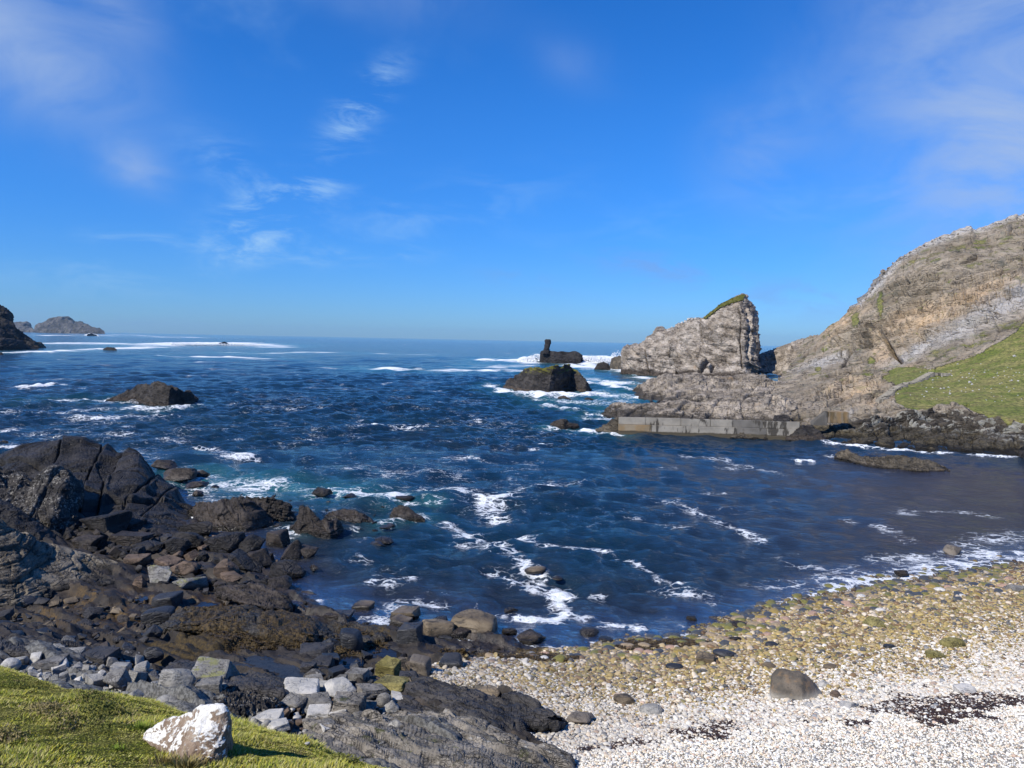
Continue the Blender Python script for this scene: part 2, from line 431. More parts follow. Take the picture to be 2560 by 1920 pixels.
def boulder_white():
    m, t = new_mat('white_lichened_boulder')
    P = t.node('ShaderNodeNewGeometry').outputs['Position']
    n = t.noise(P, 3.0, 6, 0.65)
    col = t.mix(t.ramp(n, 0.35, 0.65), (0.16, 0.11, 0.075), (0.36, 0.28, 0.21))
    col = t.mix(t.ramp(t.noise(P, 14, 6, 0.7), 0.5, 0.62), col, (0.42, 0.36, 0.29))
    g = t.node('ShaderNodeNewGeometry'); sp = t.node('ShaderNodeSeparateXYZ'); t.l.new(g.outputs['Normal'], sp.inputs[0])
    wt = t.math('ADD', t.math('MULTIPLY', t.ramp(sp.outputs[2], 0.0, 0.9), 0.26), t.noise(P, 4.0, 9, 0.72, 0.4))
    wt = t.ramp(wt, 0.66, 0.70)
    col = t.mix(wt, col, t.mix(t.ramp(t.noise(P, 30, 4, 0.6), 0.3, 0.6), (0.6, 0.58, 0.52), (0.8, 0.79, 0.74)))
    col = t.mix(t.ramp(t.noise(P, 45, 4, 0.6), 0.66, 0.72), col, (0.04, 0.035, 0.03))
    h = t.math('ADD', t.noise(P, 8, 8, 0.7), t.math('MULTIPLY', wt, 0.12))
    finish(t, col, 0.9, h, 0.05, 1.0, 0.2)
    return m


M_boulder = boulder_white()
m_, t = new_mat('helmet_boulder_rock'); M_helmet = m_
P = t.node('ShaderNodeNewGeometry').outputs['Position']; sp_ = t.node('ShaderNodeSeparateXYZ'); t.l.new(P, sp_.inputs[0])
n_ = t.noise(P, 1.6, 6, 0.6)
c_ = t.mix(t.ramp(n_, 0.35, 0.65), (0.07, 0.062, 0.05), (0.15, 0.125, 0.095))
c_ = t.mix(t.ramp(t.noise(P, 22, 6, 0.75), 0.56, 0.64), c_, (0.05, 0.042, 0.034))
c_ = t.mix(t.math('MULTIPLY', t.ramp(t.noise(P, 2.6, 5, 0.6), 0.52, 0.66), 0.6), c_, (0.23, 0.15, 0.08))
zb = t.math('ADD', sp_.outputs[2], t.math('MULTIPLY', t.math('SUBTRACT', t.noise(P, 1.2, 4, 0.6), 0.5), 0.35))
c_ = t.mix(t.ramp(zb, 1.95, 1.6), c_, (0.3, 0.28, 0.235))
finish(t, c_, 0.75, t.noise(P, 14, 7, 0.7), 0.015, 1.0, 0.3)


def bed_lines(seed, n, x0, x1, ytop, ybot, slope, L=(30, 120), w=(1.0, 1.8), dp=(0.4, 1.0), bow=6):
    """long wavering bedding cracks: polylines in photograph pixels with a width (pixels) and a depth (metres)"""
    r = np.random.default_rng(seed); out = []
    for k in range(n):
        x = r.uniform(x0, x1); a, b = np.interp(x, *ytop), np.interp(x, *ybot); y = a + (b - a) * r.uniform(0.08, 0.95)
        l = r.uniform(*L); sl = math.tan(math.radians(r.normal(slope, 4))); bw = bow * r.uniform(0.2, 1)
        out.append(([(x + q * l, y + sl * q * l + bw * q * (1 - q) * -2 + r.normal() * 0.8) for q in (0, 0.2, 0.4, 0.6, 0.8, 1)], r.uniform(*w), r.uniform(*dp)))
    return out


# ------------------------------------------------------------------ lofted rock bodies
def loft(name, rows, nu, nv, mat, noise=(1.0, 6.0), bed=None, kind=None, label=None, cat=None, group=None, world_rows=False, attrs=None,
         seed=0, edge=1.0, parent=None, mask=None, flip=False, fine=0.25, octv=5, cuts=()):
    """rows: lists of (px,py,D) or world points; noise=(amplitude, size) metres; bed=(normal, thickness, amplitude)"""
    R = []
    for r in rows:
        r = np.asarray([p[:3] for p in r], float)
        q = resample(r, nu)
        if not world_rows:
            q = np.array([at(a, b, D=c) for a, b, c in q])
        R.append(q)
    G = catmull(R, nv); N = grid_normals(G)
    if flip: N = -N
    P = G.reshape(-1, 3); Nn = N.reshape(-1, 3)
    amp, size = noise
    d = amp * fbm(P / size, octv, seed, 0.55, ridged=False)
    d += amp * fine * fbm(P / (size * 0.22), 4, seed + 40, 0.6, ridged=True)
    if bed is not None:
        nb, th, ba = bed[:3]; ln = bed[3] if len(bed) > 3 else 3.0
        d += ba * strata(P + 0.35 * size * 0.1 * fbm(P / size, 3, seed + 8)[:, None], nb, th, ln, seed)
        d += 0.45 * ba * strata(P, nb, th * 0.37, ln, seed + 21)
    if mask is not None: d = d * mask(P)
    if cuts:
        v = P - CAM; w0 = v @ fwd; qx = CX + F * (v @ RT) / w0 + 5 * fbm(P / 3.0, 4, seed + 60); qy = CY - F * (v @ UP) / w0 + 3 * fbm(P / 3.0, 4, seed + 61)
        for pts, w_, dp in cuts:
            pts = np.array(pts, float); mn = np.full(len(P), 1e9)
            for i in range(len(pts) - 1):
                a, b = pts[i], pts[i + 1]; ab = b - a; tt = np.clip(((qx - a[0]) * ab[0] + (qy - a[1]) * ab[1]) / (ab @ ab), 0, 1)
                q = np.hypot(qx - a[0] - tt * ab[0], qy - a[1] - tt * ab[1]); s_ = np.where((tt > 0) & (tt < 1), (qx - a[0]) * ab[1] - (qy - a[1]) * ab[0], 0)
                sg = s_ if i == 0 else np.where(q < mn, s_, sg); mn = np.minimum(mn, q)
            d = d - dp * np.exp(-(mn / w_) ** 2) + np.where(sg > 0, 0.6 * dp * np.exp(-mn / (4 * w_)), 0)
    P2 = P + Nn * d[:, None]
    at_ = attrs(P, nu, nv) if attrs else None
    Fc = gridfaces(nu, nv)
    if flip: Fc = Fc[:, ::-1]
    return mesh_obj(name, P2, Fc, mat, parent=parent, kind=kind, label=label, cat=cat, group=group, attrs=at_, sharp=42), G


def crag(name, sky, base, mat, z=0.0, thick=None, nu=120, nv=60, bulge=0.55, noise=(0.4, 2.0), bed=None, seed=0, label=None, cat=None,
         group=None, kind=None, sink=1.5, attrs=None, fine=0.25, parent=None, basez=None, lean=0.5, openl=0, cuts=()):
    """a rock whose front foot line (base) stands at height z and whose ridge line is sky; both in photograph pixels"""
    n = 60
    B = resample([(*p[:2], 0) for p in base], n); S = resample([(*p[:2], 0) for p in sky], n)
    zz = np.full(n, z) if basez is None else np.interp(np.linspace(0, 1, n), np.linspace(0, 1, len(basez)), basez)
    Bw = np.array([at(a, b, z=zc) for (a, b, _), zc in zip(B, zz)])
    hp = np.maximum(0, B[:, 1] - S[:, 1]); D = Bw[:, 1]
    wid = (np.linalg.norm(Bw[-1] - Bw[0]))
    th = thick if thick is not None else 0.36 * wid
    u_ = np.linspace(0.02, 0.98, n)
    if openl: u_ = np.maximum(u_, 0.5) if openl > 1 else np.where(u_ < 0.5, 0.5, u_)
    prof = np.sin(u_ * np.pi) ** 0.38
    rows = [Bw - np.array([0, -0.2, 1.0]) * sink * np.array([0, 1, 1])]
    rows.append(Bw)
    Dr = D + th * lean * prof
    for s in (0.25, 0.5, 0.75, 1.0):
        a = s; dep = 1 - (1 - s) ** (1 + bulge)          # how far up the picture; how far back
        dd = D + (Dr - D) * (s ** (1 + bulge))
        rows.append(np.array([at(B[i, 0] + (S[i, 0] - B[i, 0]) * a, B[i, 1] + (S[i, 1] - B[i, 1]) * a, D=dd[i]) for i in range(n)]))
    top = rows[-1]
    hh = np.maximum(top[:, 2] - zz, 0.05)
    for f, k in ((0.3, 0.86), (0.7, 0.5), (1.0, -0.05)):
        q = top.copy(); q[:, 1] += th * (1 - lean) * f * prof + 0.05; q[:, 0] *= q[:, 1] / top[:, 1]
        low = np.minimum(zz, top[:, 2] - 0.1)
        if D.mean() < 75: low = np.minimum(low, base_z(q[:, 0], q[:, 1]) - 0.2)
        q[:, 2] = low + (top[:, 2] - low) * k
        rows.append(q)
    q = rows[-1].copy(); q[:, 2] -= sink; rows.append(q)
    R = [resample_w(r, nu) for r in rows]
    G = catmull(R, nv); N = grid_normals(G)
    P = G.reshape(-1, 3); Nn = N.reshape(-1, 3)
    amp, size = noise
    d = amp * fbm(P / size, 5, seed, 0.55) + amp * fine * fbm(P / (size * 0.22), 4, seed + 40, 0.6, ridged=True)
    if bed is not None:
        nb, tk, ba = bed[:3]; ln = bed[3] if len(bed) > 3 else 3.0
        d += ba * strata(P, nb, tk, ln, seed) + 0.45 * ba * strata(P, nb, tk * 0.37, ln, seed + 21)
    if cuts:
        v = P - CAM; w0 = v @ fwd; qx = CX + F * (v @ RT) / w0 + 7 * fbm(P / 2.0, 4, seed + 60); qy = CY - F * (v @ UP) / w0 + 5 * fbm(P / 2.0, 4, seed + 61)
        for pts, w_, dp in cuts:
            pts = np.array(pts, float); mn = np.full(len(P), 1e9); sg = np.zeros(len(P))
            for i in range(len(pts) - 1):
                a, b = pts[i], pts[i + 1]; ab = b - a; tt = np.clip(((qx - a[0]) * ab[0] + (qy - a[1]) * ab[1]) / (ab @ ab), 0, 1)
                q = np.hypot(qx - a[0] - tt * ab[0], qy - a[1] - tt * ab[1]); s_ = (qx - a[0]) * ab[1] - (qy - a[1]) * ab[0]
                sg = np.where(q < mn, np.sign(s_), sg); mn = np.minimum(mn, q)
            d = d - dp * np.exp(-(mn / w_) ** 2) + np.where(sg > 0, (0.8 if w_ > 1.8 else 0.3) * dp * np.exp(-mn / ((9 if w_ > 1.8 else 4) * w_)), 0)
    P2 = P + Nn * d[:, None]
    a_ = attrs(P) if attrs else None
    c0 = np.array([P[:, 0].mean(), P[:, 1].mean(), z])
    return mesh_obj(name, P2, gridfaces(nu, nv), mat, label=label, cat=cat, group=group, kind=kind, attrs=a_, sharp=40, loc=c0, parent=parent)


def resample_w(P, n):
    t = np.linspace(0, 1, n); u = np.linspace(0, 1, len(P))
    return np.c_[[np.interp(t, u, P[:, k]) for k in range(3)]].T


# ------------------------------------------------------------------ near ground: beach and rock shelf as one height field
ctrl_px = [  # px, py, height of the ground there
    (1450, 1600, -0.15), (1560, 1608, 0.0), (1700, 1602, 0.0), (1900, 1535, 0.0), (2100, 1490, 0.0), (2330, 1455, 0.0), (2560, 1415, 0.0), (2750, 1385, 0.0),
    (1600, 1680, 0.75), (1900, 1640, 0.75), (2200, 1580, 0.75), (2560, 1510, 0.7), (2750, 1480, 0.7),
    (1450, 1720, 1.0), (1750, 1740, 1.35), (2100, 1700, 1.4), (2560, 1620, 1.5), (2750, 1600, 1.5),
    (1400, 1830, 1.8), (1700, 1830, 2.0), (2100, 1800, 2.1), (2560, 1740, 2.1),
    (1350, 1920, 2.3), (1700, 1920, 2.6), (2100, 1900, 2.7), (2560, 1850, 2.8), (2560, 2000, 3.2), (1700, 2100, 3.4), (2900, 1900, 3.0),
    (2000, 1430, -0.9), (2300, 1380, -0.9), (2560, 1330, -0.9), (1750, 1500, -1.2), (1500, 1500, -1.4), (1400, 1550, -0.8), (2200, 1250, -2.0), (2650, 1220, -1.8),
    (1700, 1350, -3), (1300, 1500, -1.3), (1150, 1480, -1.3), (1000, 1480, -1.3), (900, 1450, -1.4), (1200, 1400, -3), (1000, 1300, -2.2), (850, 1280, -1.5),
    # shelf by the water
    (1300, 1640, 0.25), (1180, 1625, 0.12), (1100, 1620, 0.1), (1050, 1640, 0.3), (950, 1600, 0.15), (850, 1590, 0.15), (780, 1540, 0.1), (730, 1500, 0.05), (700, 1460, -0.1),
    (640, 1400, 0.1), (560, 1340, -0.1), (520, 1290, -0.3), (620, 1260, -1.0), (480, 1240, -1.0), (400, 1150, -2.0), (300, 1060, -3), (700, 1150, -3),
    (480, 1400, 0.25), (400, 1330, 0.4), (250, 1330, 0.8), (100, 1290, 1.4), (-100, 1290, 1.6),
    (600, 1480, 0.4), (500, 1500, 0.3), (400, 1500, 0.3), (300, 1480, 0.5), (560, 1530, 0.35), (420, 1560, 0.35), (250, 1540, 0.5), (80, 1540, 0.7), (-100, 1520, 0.9),
    (600, 1580, 0.7), (700, 1600, 0.7), (480, 1620, 0.9), (200, 1600, 1.3), (0, 1580, 1.7), (-150, 1580, 2.0),
    (850, 1660, 0.9), (700, 1660, 1.1), (560, 1670, 1.5), (350, 1660, 1.9), (150, 1640, 2.3), (0, 1640, 2.5),
    (50, 1690, 3.0), (250, 1710, 3.0), (400, 1740, 3.1), (600, 1730, 2.4), (750, 1720, 2.0), (900, 1710, 1.8), (1000, 1700, 1.4), (1200, 1690, 0.9),
    (500, 1800, 3.4), (700, 1810, 2.9), (850, 1800, 2.6), (1000, 1800, 2.3), (1150, 1780, 1.8), (1300, 1800, 1.7),
    (800, 1900, 3.6), (1000, 1900, 3.3), (1150, 1900, 3.0), (1280, 1900, 2.4), (1000, 2050, 3.9), (1300, 2050, 3.2), (500, 2000, 4.2), (0, 1900, 4.2)]
CW = np.array([at(a, b, z=c) for a, b, c in ctrl_px])
CW = np.r_[CW, [[-70, 80, -3], [-30, 95, -3], [0, 90, -3.5], [40, 95, -3.2], [80, 70, -2.0], [60, 45, 0.3], [70, 20, 3.5], [-60, 40, 2.0], [-50, 20, 4.0],
                [0, 0, 5.0], [30, 0, 5.0], [-25, 0, 5.0]]]


def _tps_fit(P, lam=0.15):
    d = np.linalg.norm(P[:, None, :2] - P[None, :, :2], axis=2)
    K = np.where(d > 0, d * d * np.log(d + 1e-9), 0); n = len(P)
    A = np.zeros((n + 3, n + 3)); A[:n, :n] = K + lam * np.eye(n)
    Q = np.c_[np.ones(n), P[:, :2]]; A[:n, n:] = Q; A[n:, :n] = Q.T
    return np.linalg.solve(A, np.r_[P[:, 2], 0, 0, 0])


_W = _tps_fit(CW)


def base_z(x, y):
    x = np.atleast_1d(x); y = np.atleast_1d(y); out = np.empty(len(x)); n = len(CW)
    for i in range(0, len(x), 20000):
        a = x[i:i + 20000, None] - CW[None, :, 0]; b = y[i:i + 20000, None] - CW[None, :, 1]
        d2 = a * a + b * b + 1e-12
        out[i:i + 20000] = (0.5 * d2 * np.log(d2)) @ _W[:n] + _W[n] + _W[n + 1] * x[i:i + 20000] + _W[n + 2] * y[i:i + 20000]
    return np.clip(out, -4, 6)


def hit(px, py):
    """where the sight line through a photograph point meets the near ground (no relief)"""
    r = ray(px, py); D = np.linspace(12, 90, 700)
    X = CAM + r * D[:, None]; g = base_z(X[:, 0], X[:, 1])
    k = np.argmax(X[:, 2] < g)
    if k == 0: return at(px, py, z=0)
    a = X[k - 1, 2] - g[k - 1]; b = g[k] - X[k, 2]; f = a / (a + b + 1e-9)
    return X[k - 1] * (1 - f) + X[k] * f


def poly_world(pts):
    return np.array([hit(a, b)[:2] for a, b in pts])


def inside(poly, x, y):
    r = np.zeros(len(x), bool); n = len(poly)
    for i in range(n):
        x1, y1 = poly[i]; x2, y2 = poly[(i + 1) % n]
        c = ((y1 > y) != (y2 > y)) & (x < (x2 - x1) * (y - y1) / (y2 - y1 + 1e-12) + x1)
        r ^= c
    return r


def polydist(poly, x, y):
    """signed distance, positive inside"""
    d = np.full(len(x), 1e9); n = len(poly)
    for i in range(n):
        a = poly[i]; b = poly[(i + 1) % n]; ab = b - a; L = ab @ ab + 1e-12
        t = np.clip(((x - a[0]) * ab[0] + (y - a[1]) * ab[1]) / L, 0, 1)
        d = np.minimum(d, np.hypot(x - a[0] - t * ab[0], y - a[1] - t * ab[1]))
    return np.where(inside(poly, x, y), d, -d)


PEBBLE = poly_world([(1060, 1665), (1180, 1650), (1330, 1640), (1480, 1615), (1560, 1600), (1700, 1590), (1900, 1525), (2100, 1470), (2330, 1430), (2600, 1385), (2900, 1350),
                     (3100, 1700), (3100, 2100), (1500, 2150), (1420, 1930), (1400, 1880), (1340, 1850), (1290, 1800), (1380, 1800), (1330, 1755), (1180, 1720), (1100, 1705)])
# strike of the rock ledges on the ground
_s = hit(1350, 1830)[:2] - hit(900, 1690)[:2]; STRIKE = _s / np.linalg.norm(_s); PERP = np.array([-STRIKE[1], STRIKE[0]])

POOLS = [(470, 1378, 30, 9, 0.0, 'blue'), (625, 1480, 8, 5, 0, ''), (505, 1513, 38, 9, 0, ''), (487, 1594, 16, 8, 0, ''), (581, 1628, 18, 6, 0, ''),
         (357, 1492, 14, 7, 0, ''), (690, 1640, 52, 15, 0, ''), (868, 1660, 30, 11, 0, 'blue'), (660, 1392, 24, 14, 0, 'blue'),
         (925, 1712, 26, 10, 0, ''), (950, 1632, 50, 14, 0, ''), (400, 1575, 14, 5, 0, ''), (280, 1525, 22, 5, 0, '')]
pool_w = []
for (px, py, rx, ry, zz, k) in POOLS:
    c = hit(px, py); a = hit(px + rx, py); b = hit(px, py - ry); b2 = hit(px, py + ry)
    pool_w.append((c, abs(a[0] - c[0]), max(0.15, (b[1] - b2[1]) / 2), k))


def relief(x, y):
    """height of the ground with ledges; also the share of bare rock"""
    z = base_z(x, y); p = np.c_[x, y, np.zeros(len(x))]
    peb = polydist(PEBBLE, x, y) + 0.5 * fbm(p / 1.2, 4, 3)
    rock = np.clip(0.5 - peb / 0.8, 0, 1)
    u = (x * PERP[0] + y * PERP[1]) / 1.1 + 0.9 * fbm(p / 5.0, 3, 11)
    L = np.floor(u).astype(np.int64); f = u - L
    saw = np.where(f < 0.88, f / 0.88, 1 - (f - 0.88) / 0.12); wf = _pl(np.clip((f - 0.88) / 0.12, 0, 1), 1.0)
    led = 0.20 * (0.5 - saw) + 0.34 * strata(p + np.c_[x * 0, x * 0, 0.7 * fbm(p / 3, 3, 14)], (PERP[0] * 0.8, PERP[1] * 0.8, 0.6), 0.5, 2.5, 15) + 0.16 * strata(p, (PERP[0], PERP[1], 0.3), 0.22, 2.5, 16)
    for k in (0, 1):
        h = hash1(L + k, 4); al = (x * STRIKE[0] + y * STRIKE[1]) / 2.4 + h * 9 + 0.3 * fbm(p / 1.5, 2, 12)
        A = np.floor(al).astype(np.int64); fa = _pl(al - A, 0.2)
        b0 = _h(L + k, A, L * 0, 6); b1 = _h(L + k, A + 1, L * 0, 6)
        led = led + (wf if k else 1 - wf) * (0.26 * (h - 0.5) + 0.26 * (b0 * (1 - fa) + b1 * fa - 0.5) - 0.07 * (1 - abs(2 * fa - 1)))
    led += 0.42 * fbm(p / 2.2, 5, 21, 0.55) + 0.05 * fbm(p / 0.6, 3, 22, 0.5, ridged=True)
    far = np.clip((z + 0.6) / 0.6, 0.35, 1)
    z2 = z + rock * led * far + (1 - rock) * (0.05 * fbm(p / 1.5, 3, 31) + 0.02 * fbm(p / 0.3, 2, 32))
    for c, ax, ay, k in pool_w:
        q = (((x - c[0]) / (ax * 1.0)) ** 2 + ((y - c[1]) / (ay * 1.05)) ** 2) * np.clip(1 + 1.3 * fbm(p / (0.35 + 0.3 * ax), 3, 19), 0.25, 3)
        m = np.exp(-q ** 2 * 0.8)
        z2 = z2 * (1 - m) + m * (c[2] - 0.18 + 0.45 * (z2 - z))
        q0 = ((x - c[0]) / ax) ** 2 + ((y - c[1]) / (ay * 1.05)) ** 2; rim = (q0 > 1.3) & (q0 < 1.85)
        z2 = np.where(rim, np.maximum(z2, c[2] - 0.03 + 0.12 * np.abs(fbm(p / 0.5, 3, 18))), z2)
    return z2, rock


AN = np.radians(np.linspace(-48, 52, 660)); dep = np.radians(np.linspace(48, 8.7, 560))
RR = 14.0 / np.tan(dep); RR = RR * (0.9)
AA, R2 = np.meshgrid(AN, RR); gx = (np.sin(AA) * R2).ravel(); gy = (np.cos(AA) * R2).ravel()
gz, grock = relief(gx, gy)
n3 = np.c_[gx, gy, gz]
WEEDPOLY = poly_world([(330, 1610), (500, 1585), (700, 1545), (800, 1560), (960, 1590), (980, 1640), (860, 1655), (700, 1620), (560, 1640), (400, 1650)])
weedm = np.clip(0.5 + polydist(WEEDPOLY, gx, gy) / 1.2, 0, 1)
strandp = poly_world([(1200, 1655), (1330, 1640), (1500, 1640), (1740, 1625), (1740, 1605), (1480, 1600), (1300, 1625), (1180, 1635)])
weedm = np.maximum(weedm, np.clip(0.4 + polydist(strandp, gx, gy) / 0.7, 0, 1))
OCHRE = poly_world([(60, 1540), (200, 1480), (340, 1470), (560, 1490), (600, 1540), (520, 1560), (330, 1560), (150, 1580)])
ochm = np.clip(0.5 + polydist(OCHRE, gx, gy) / 1.5, 0, 1)

mg, t = new_mat('shore_ground')
P = t.node('ShaderNodeNewGeometry').outputs['Position']
rk = t.attr('rock'); wd = t.attr('weed'); oc = t.attr('ochre')
nb = t.noise(P, 1.2, 6, 0.65); nf = t.noise(P, 9, 7, 0.7)
sepz = t.node('ShaderNodeSeparateXYZ'); t.l.new(P, sepz.inputs[0]); zz = sepz.outputs[2]
hi = t.ramp(t.math('ADD', zz, t.math('MULTIPLY', t.math('SUBTRACT', nb, 0.5), 1.6)), 2.3, 3.1)
cr = t.mix(t.ramp(nb, 0.35, 0.65), (0.015, 0.013, 0.013), (0.040, 0.033, 0.027))
cr = t.mix(t.ramp(t.noise(P, 3.0, 5, 0.7), 0.45, 0.35), cr, (0.01, 0.01, 0.01))
cr = t.mix(t.ramp(t.noise(t.vmath('ADD', P, (3.0, 8.0, 0.0)), 0.8, 5, 0.7), 0.55, 0.7), cr, (0.066, 0.052, 0.04))
cr = t.mix(hi, cr, t.mix(t.ramp(nf, 0.4, 0.6), (0.06, 0.06, 0.057), (0.17, 0.17, 0.16)))
cr = t.mix(t.math('MULTIPLY', oc, t.ramp(t.noise(P, 0.9, 6, 0.7), 0.45, 0.62)), cr, t.mix(t.ramp(nf, 0.4, 0.6), (0.045, 0.028, 0.01), (0.11, 0.068, 0.022)))
cr = t.mix(t.ramp(t.math('ADD', wd, t.math('MULTIPLY', t.math('SUBTRACT', t.noise(P, 2.5, 7, 0.72), 0.5), 1.3)), 0.45, 0.62), cr,
           t.mix(t.ramp(nf, 0.35, 0.65), (0.012, 0.008, 0.003), (0.07, 0.047, 0.013)))
vd = t.voro(P, 19.0, 'DISTANCE_TO_EDGE'); vc = t.voro(P, 19.0, 'F1', 'Color')
sv = t.node('ShaderNodeSeparateColor'); t.l.new(vc, sv.inputs[0])
peb = t.mix(sv.outputs[0], (0.42, 0.38, 0.31), (0.66, 0.62, 0.54))
sea_z = t.ramp(zz, 1.0, 0.0)
peb = t.mix(sea_z, peb, t.mix(sv.outputs[1], (0.10, 0.075, 0.025), (0.32, 0.24, 0.08)))
peb = t.mix(t.ramp(vd, 0.09, 0.02), peb, t.mix(t.ramp(zz, 1.6, 2.3), (0.07, 0.055, 0.04), (0.2, 0.18, 0.15)))
peb = t.mix(t.ramp(zz, 0.05, -0.6), peb, (0.05, 0.028, 0.018))
col = t.mix(rk, peb, cr)
h = t.math('ADD', t.math('MULTIPLY', t.noise(P, 3.5, 8, 0.72), 0.9), t.math('MULTIPLY', t.math('MULTIPLY', t.math('SUBTRACT', 1.0, rk), t.ramp(vd, 0, 0.2)), 0.5))
finish(t, col, t.ramp(zz, 0.2, 0.6, 0.3, 0.75), h, 0.09, 1.0, 0.35)
mesh_obj('shore_ground', np.c_[gx, gy, gz], gridfaces(len(AN), len(RR))[:, ::-1], mg, kind='structure',
         attrs={'rock': grock, 'weed': weedm, 'ochre': ochm * grock}, sharp=45)

# ------------------------------------------------------------------ sea
nA, nR = 700, 770
SA = np.radians(np.linspace(-50, 50, nA)); dps = np.radians(np.r_[np.linspace(40, 8.1, 320), np.linspace(8, 0.6, 420), np.geomspace(0.58, 0.06, 30)])
SR = 14.0 / np.tan(dps)
AA, R2 = np.meshgrid(SA, SR); sx = (np.sin(AA) * R2).ravel(); sy = (np.cos(AA) * R2).ravel(); sr = R2.ravel()
dr = np.abs(np.gradient(SR)); spacing = np.repeat(dr, nA)
# calm water towards the inner right corner of the bay
calm = np.clip((sx - 5) / 60, 0, 1) * np.clip((150 - sy) / 70, 0, 1) * np.clip(1.2 - sr / 170, 0, 1)
calm = np.clip(calm * 2.0, 0, 0.85)
open_ = np.clip((sr - 25) / 200, 0, 1)
sz = np.zeros(len(sx))
wr = np.random.default_rng(3)
for k in range(58):
    lam = 0.6 * (26 / 0.6) ** (k / 57.0)
    th_ = math.radians(-72 + wr.normal() * 32)      # travelling towards the beach
    kx, ky = math.cos(th_), math.sin(th_)
    amp = 0.0125 * lam ** 0.95 * wr.uniform(0.6, 1.3) * (1.55 if lam < 5 else 0.85)
    if lam > 9: amp *= 0.5
    kk = 2 * math.pi / lam; ph = wr.uniform(0, 6.28)
    fade = np.clip(lam / (np.maximum(spacing, sr * 0.0025) * 3.0) - 0.4, 0, 1) * (0.75 + 0.25 * open_)
    w_ = np.sin(kk * (kx * sx + ky * sy) + ph + 0.9 * np.sin(0.31 * kk * (ky * sx - kx * sy) + ph * 2))
    sz += amp * fade * (w_ + 0.35 * (w_ ** 2 - 0.5))
sz *= (1 - 0.75 * calm)
gust = fbm(np.c_[sx / 16, sy / 30, sx * 0], 3, 77)
sz *= 0.9 + 0.5 * gust

foam = np.zeros(len(sx)); aer = np.zeros(len(sx))


def blob(px, py, rx, ry, s, ang=0.0, a=0.0):
    """patch of foam round a sea point; radii given as they look in the photograph, turned into metres on the water"""
    c = at(px, py, z=0); ex = at(px + rx, py + 0.0199 * rx, z=0); RX = abs(ex[0] - c[0])
    hz = horizon(px); ry = min(ry, (py - hz) * 0.8)
    n_ = at(px, py - ry, z=0)[1]; f_ = at(px, py + ry, z=0)[1]; RY = max(0.1, (n_ - f_) / 2); cyy = c[1]
    tilt = math.radians(ang)
    m = (np.abs(sx - c[0]) < 3.2 * RX + 2.0 * RY * abs(math.sin(tilt)) + 0.5) & (np.abs(sy - cyy) < 3.0 * RY + 3.0 * RX * abs(math.tan(tilt)) + 0.5)
    if not m.any(): return
    X = (sx[m] - c[0]); Y = (sy[m] - cyy)
    u = X / RX; v = (Y / RY)
    g = np.exp(-(u * u + v * v))
    foam[m] = np.maximum(foam[m], foam[m] * 0.5 + s * g)
    if a > 0: aer[m] = np.maximum(aer[m], a * np.exp(-(u * u + v * v) * 0.4))


def horizon(px): return 849.5 + (px - 1280) * 0.0199


def stroke(pts, wpx, s, a=0.0, hpx=None, jit=0.5):
    P_ = np.array(pts, float); d = np.r_[0, np.cumsum(np.linalg.norm(np.diff(P_, axis=0), axis=1))]
    n = max(2, int(d[-1] / (wpx * 0.6)))
    for tt in np.linspace(0, d[-1], n):
        x = np.interp(tt, d, P_[:, 0]); y = np.interp(tt, d, P_[:, 1])
        k = wr.uniform(1 - jit, 1 + jit)
        blob(x + wr.normal() * wpx * 0.25, y + wr.normal() * (hpx or wpx * 0.4) * 0.3, wpx * k, (hpx or wpx * 0.4) * k, s * wr.uniform(0.7, 1.15), a=a)


# near and middle foam lines
stroke([(1105, 1300), (1200, 1340), (1270, 1372), (1300, 1410), (1380, 1470), (1400, 1500)], 24, 0.95)
stroke([(1130, 1345), (1210, 1370), (1260, 1385)], 26, 0.8)
stroke([(1240, 1440), (1330, 1465), (1390, 1490), (1420, 1530), (1380, 1555)], 30, 1.0)
stroke([(1390, 1485), (1440, 1480), (1495, 1490)], 26, 1.2, hpx=14)
stroke([(1400, 1510), (1430, 1540), (1530, 1562), (1610, 1570)], 26, 1.0)
stroke([(1240, 1545), (1330, 1550), (1400, 1560)], 24, 1.0)
stroke([(1250, 1340), (1330, 1360), (1430, 1372), (1500, 1385), (1560, 1402), (1620, 1425), (1650, 1450), (1700, 1462)], 15, 0.85)
stroke([(1060, 1230), (1150, 1235), (1210, 1250), (1290, 1245)], 24, 0.95, hpx=9)
stroke([(1210, 1262), (1250, 1270), (1240, 1290)], 24, 1.1, hpx=9)
stroke([(1210, 1280), (1260, 1300)], 26, 0.8, hpx=12)
stroke([(1260, 1545), (1180, 1520), (1190, 1510)], 12, 0.8)
stroke([(1290, 1340), (1320, 1350)], 26, 0.8)
stroke([(1300, 1225), (1360, 1215), (1450, 1215)], 24, 0.62, hpx=8)
stroke([(1690, 1265), (1760, 1280), (1800, 1310), (1900, 1352)], 20, 0.72, hpx=8)
stroke([(1870, 1340), (1900, 1350)], 22, 0.95, hpx=6)
stroke([(1710, 1140), (1800, 1150), (1930, 1180)], 26, 0.72, hpx=5)
stroke([(1790, 1165), (1840, 1170)], 20, 0.8, hpx=4)
stroke([(2230, 1288), (2350, 1280), (2480, 1290)], 34, 0.66, hpx=6)
stroke([(2100, 1300), (2180, 1310), (2280, 1350)], 26, 0.55, hpx=8)
stroke([(1950, 1400), (2100, 1430), (2200, 1460)], 26, 0.5, hpx=9)
stroke([(1590, 1300), (1650, 1315), (1700, 1325)], 26, 0.5, hpx=8)
stroke([(700, 1110), (730, 1112)], 20, 0.6, hpx=5)
stroke([(900, 1065), (1060, 1070)], 30, 0.85, hpx=6)
stroke([(1100, 1150), (1180, 1145), (1210, 1152)], 16, 0.8, hpx=4)
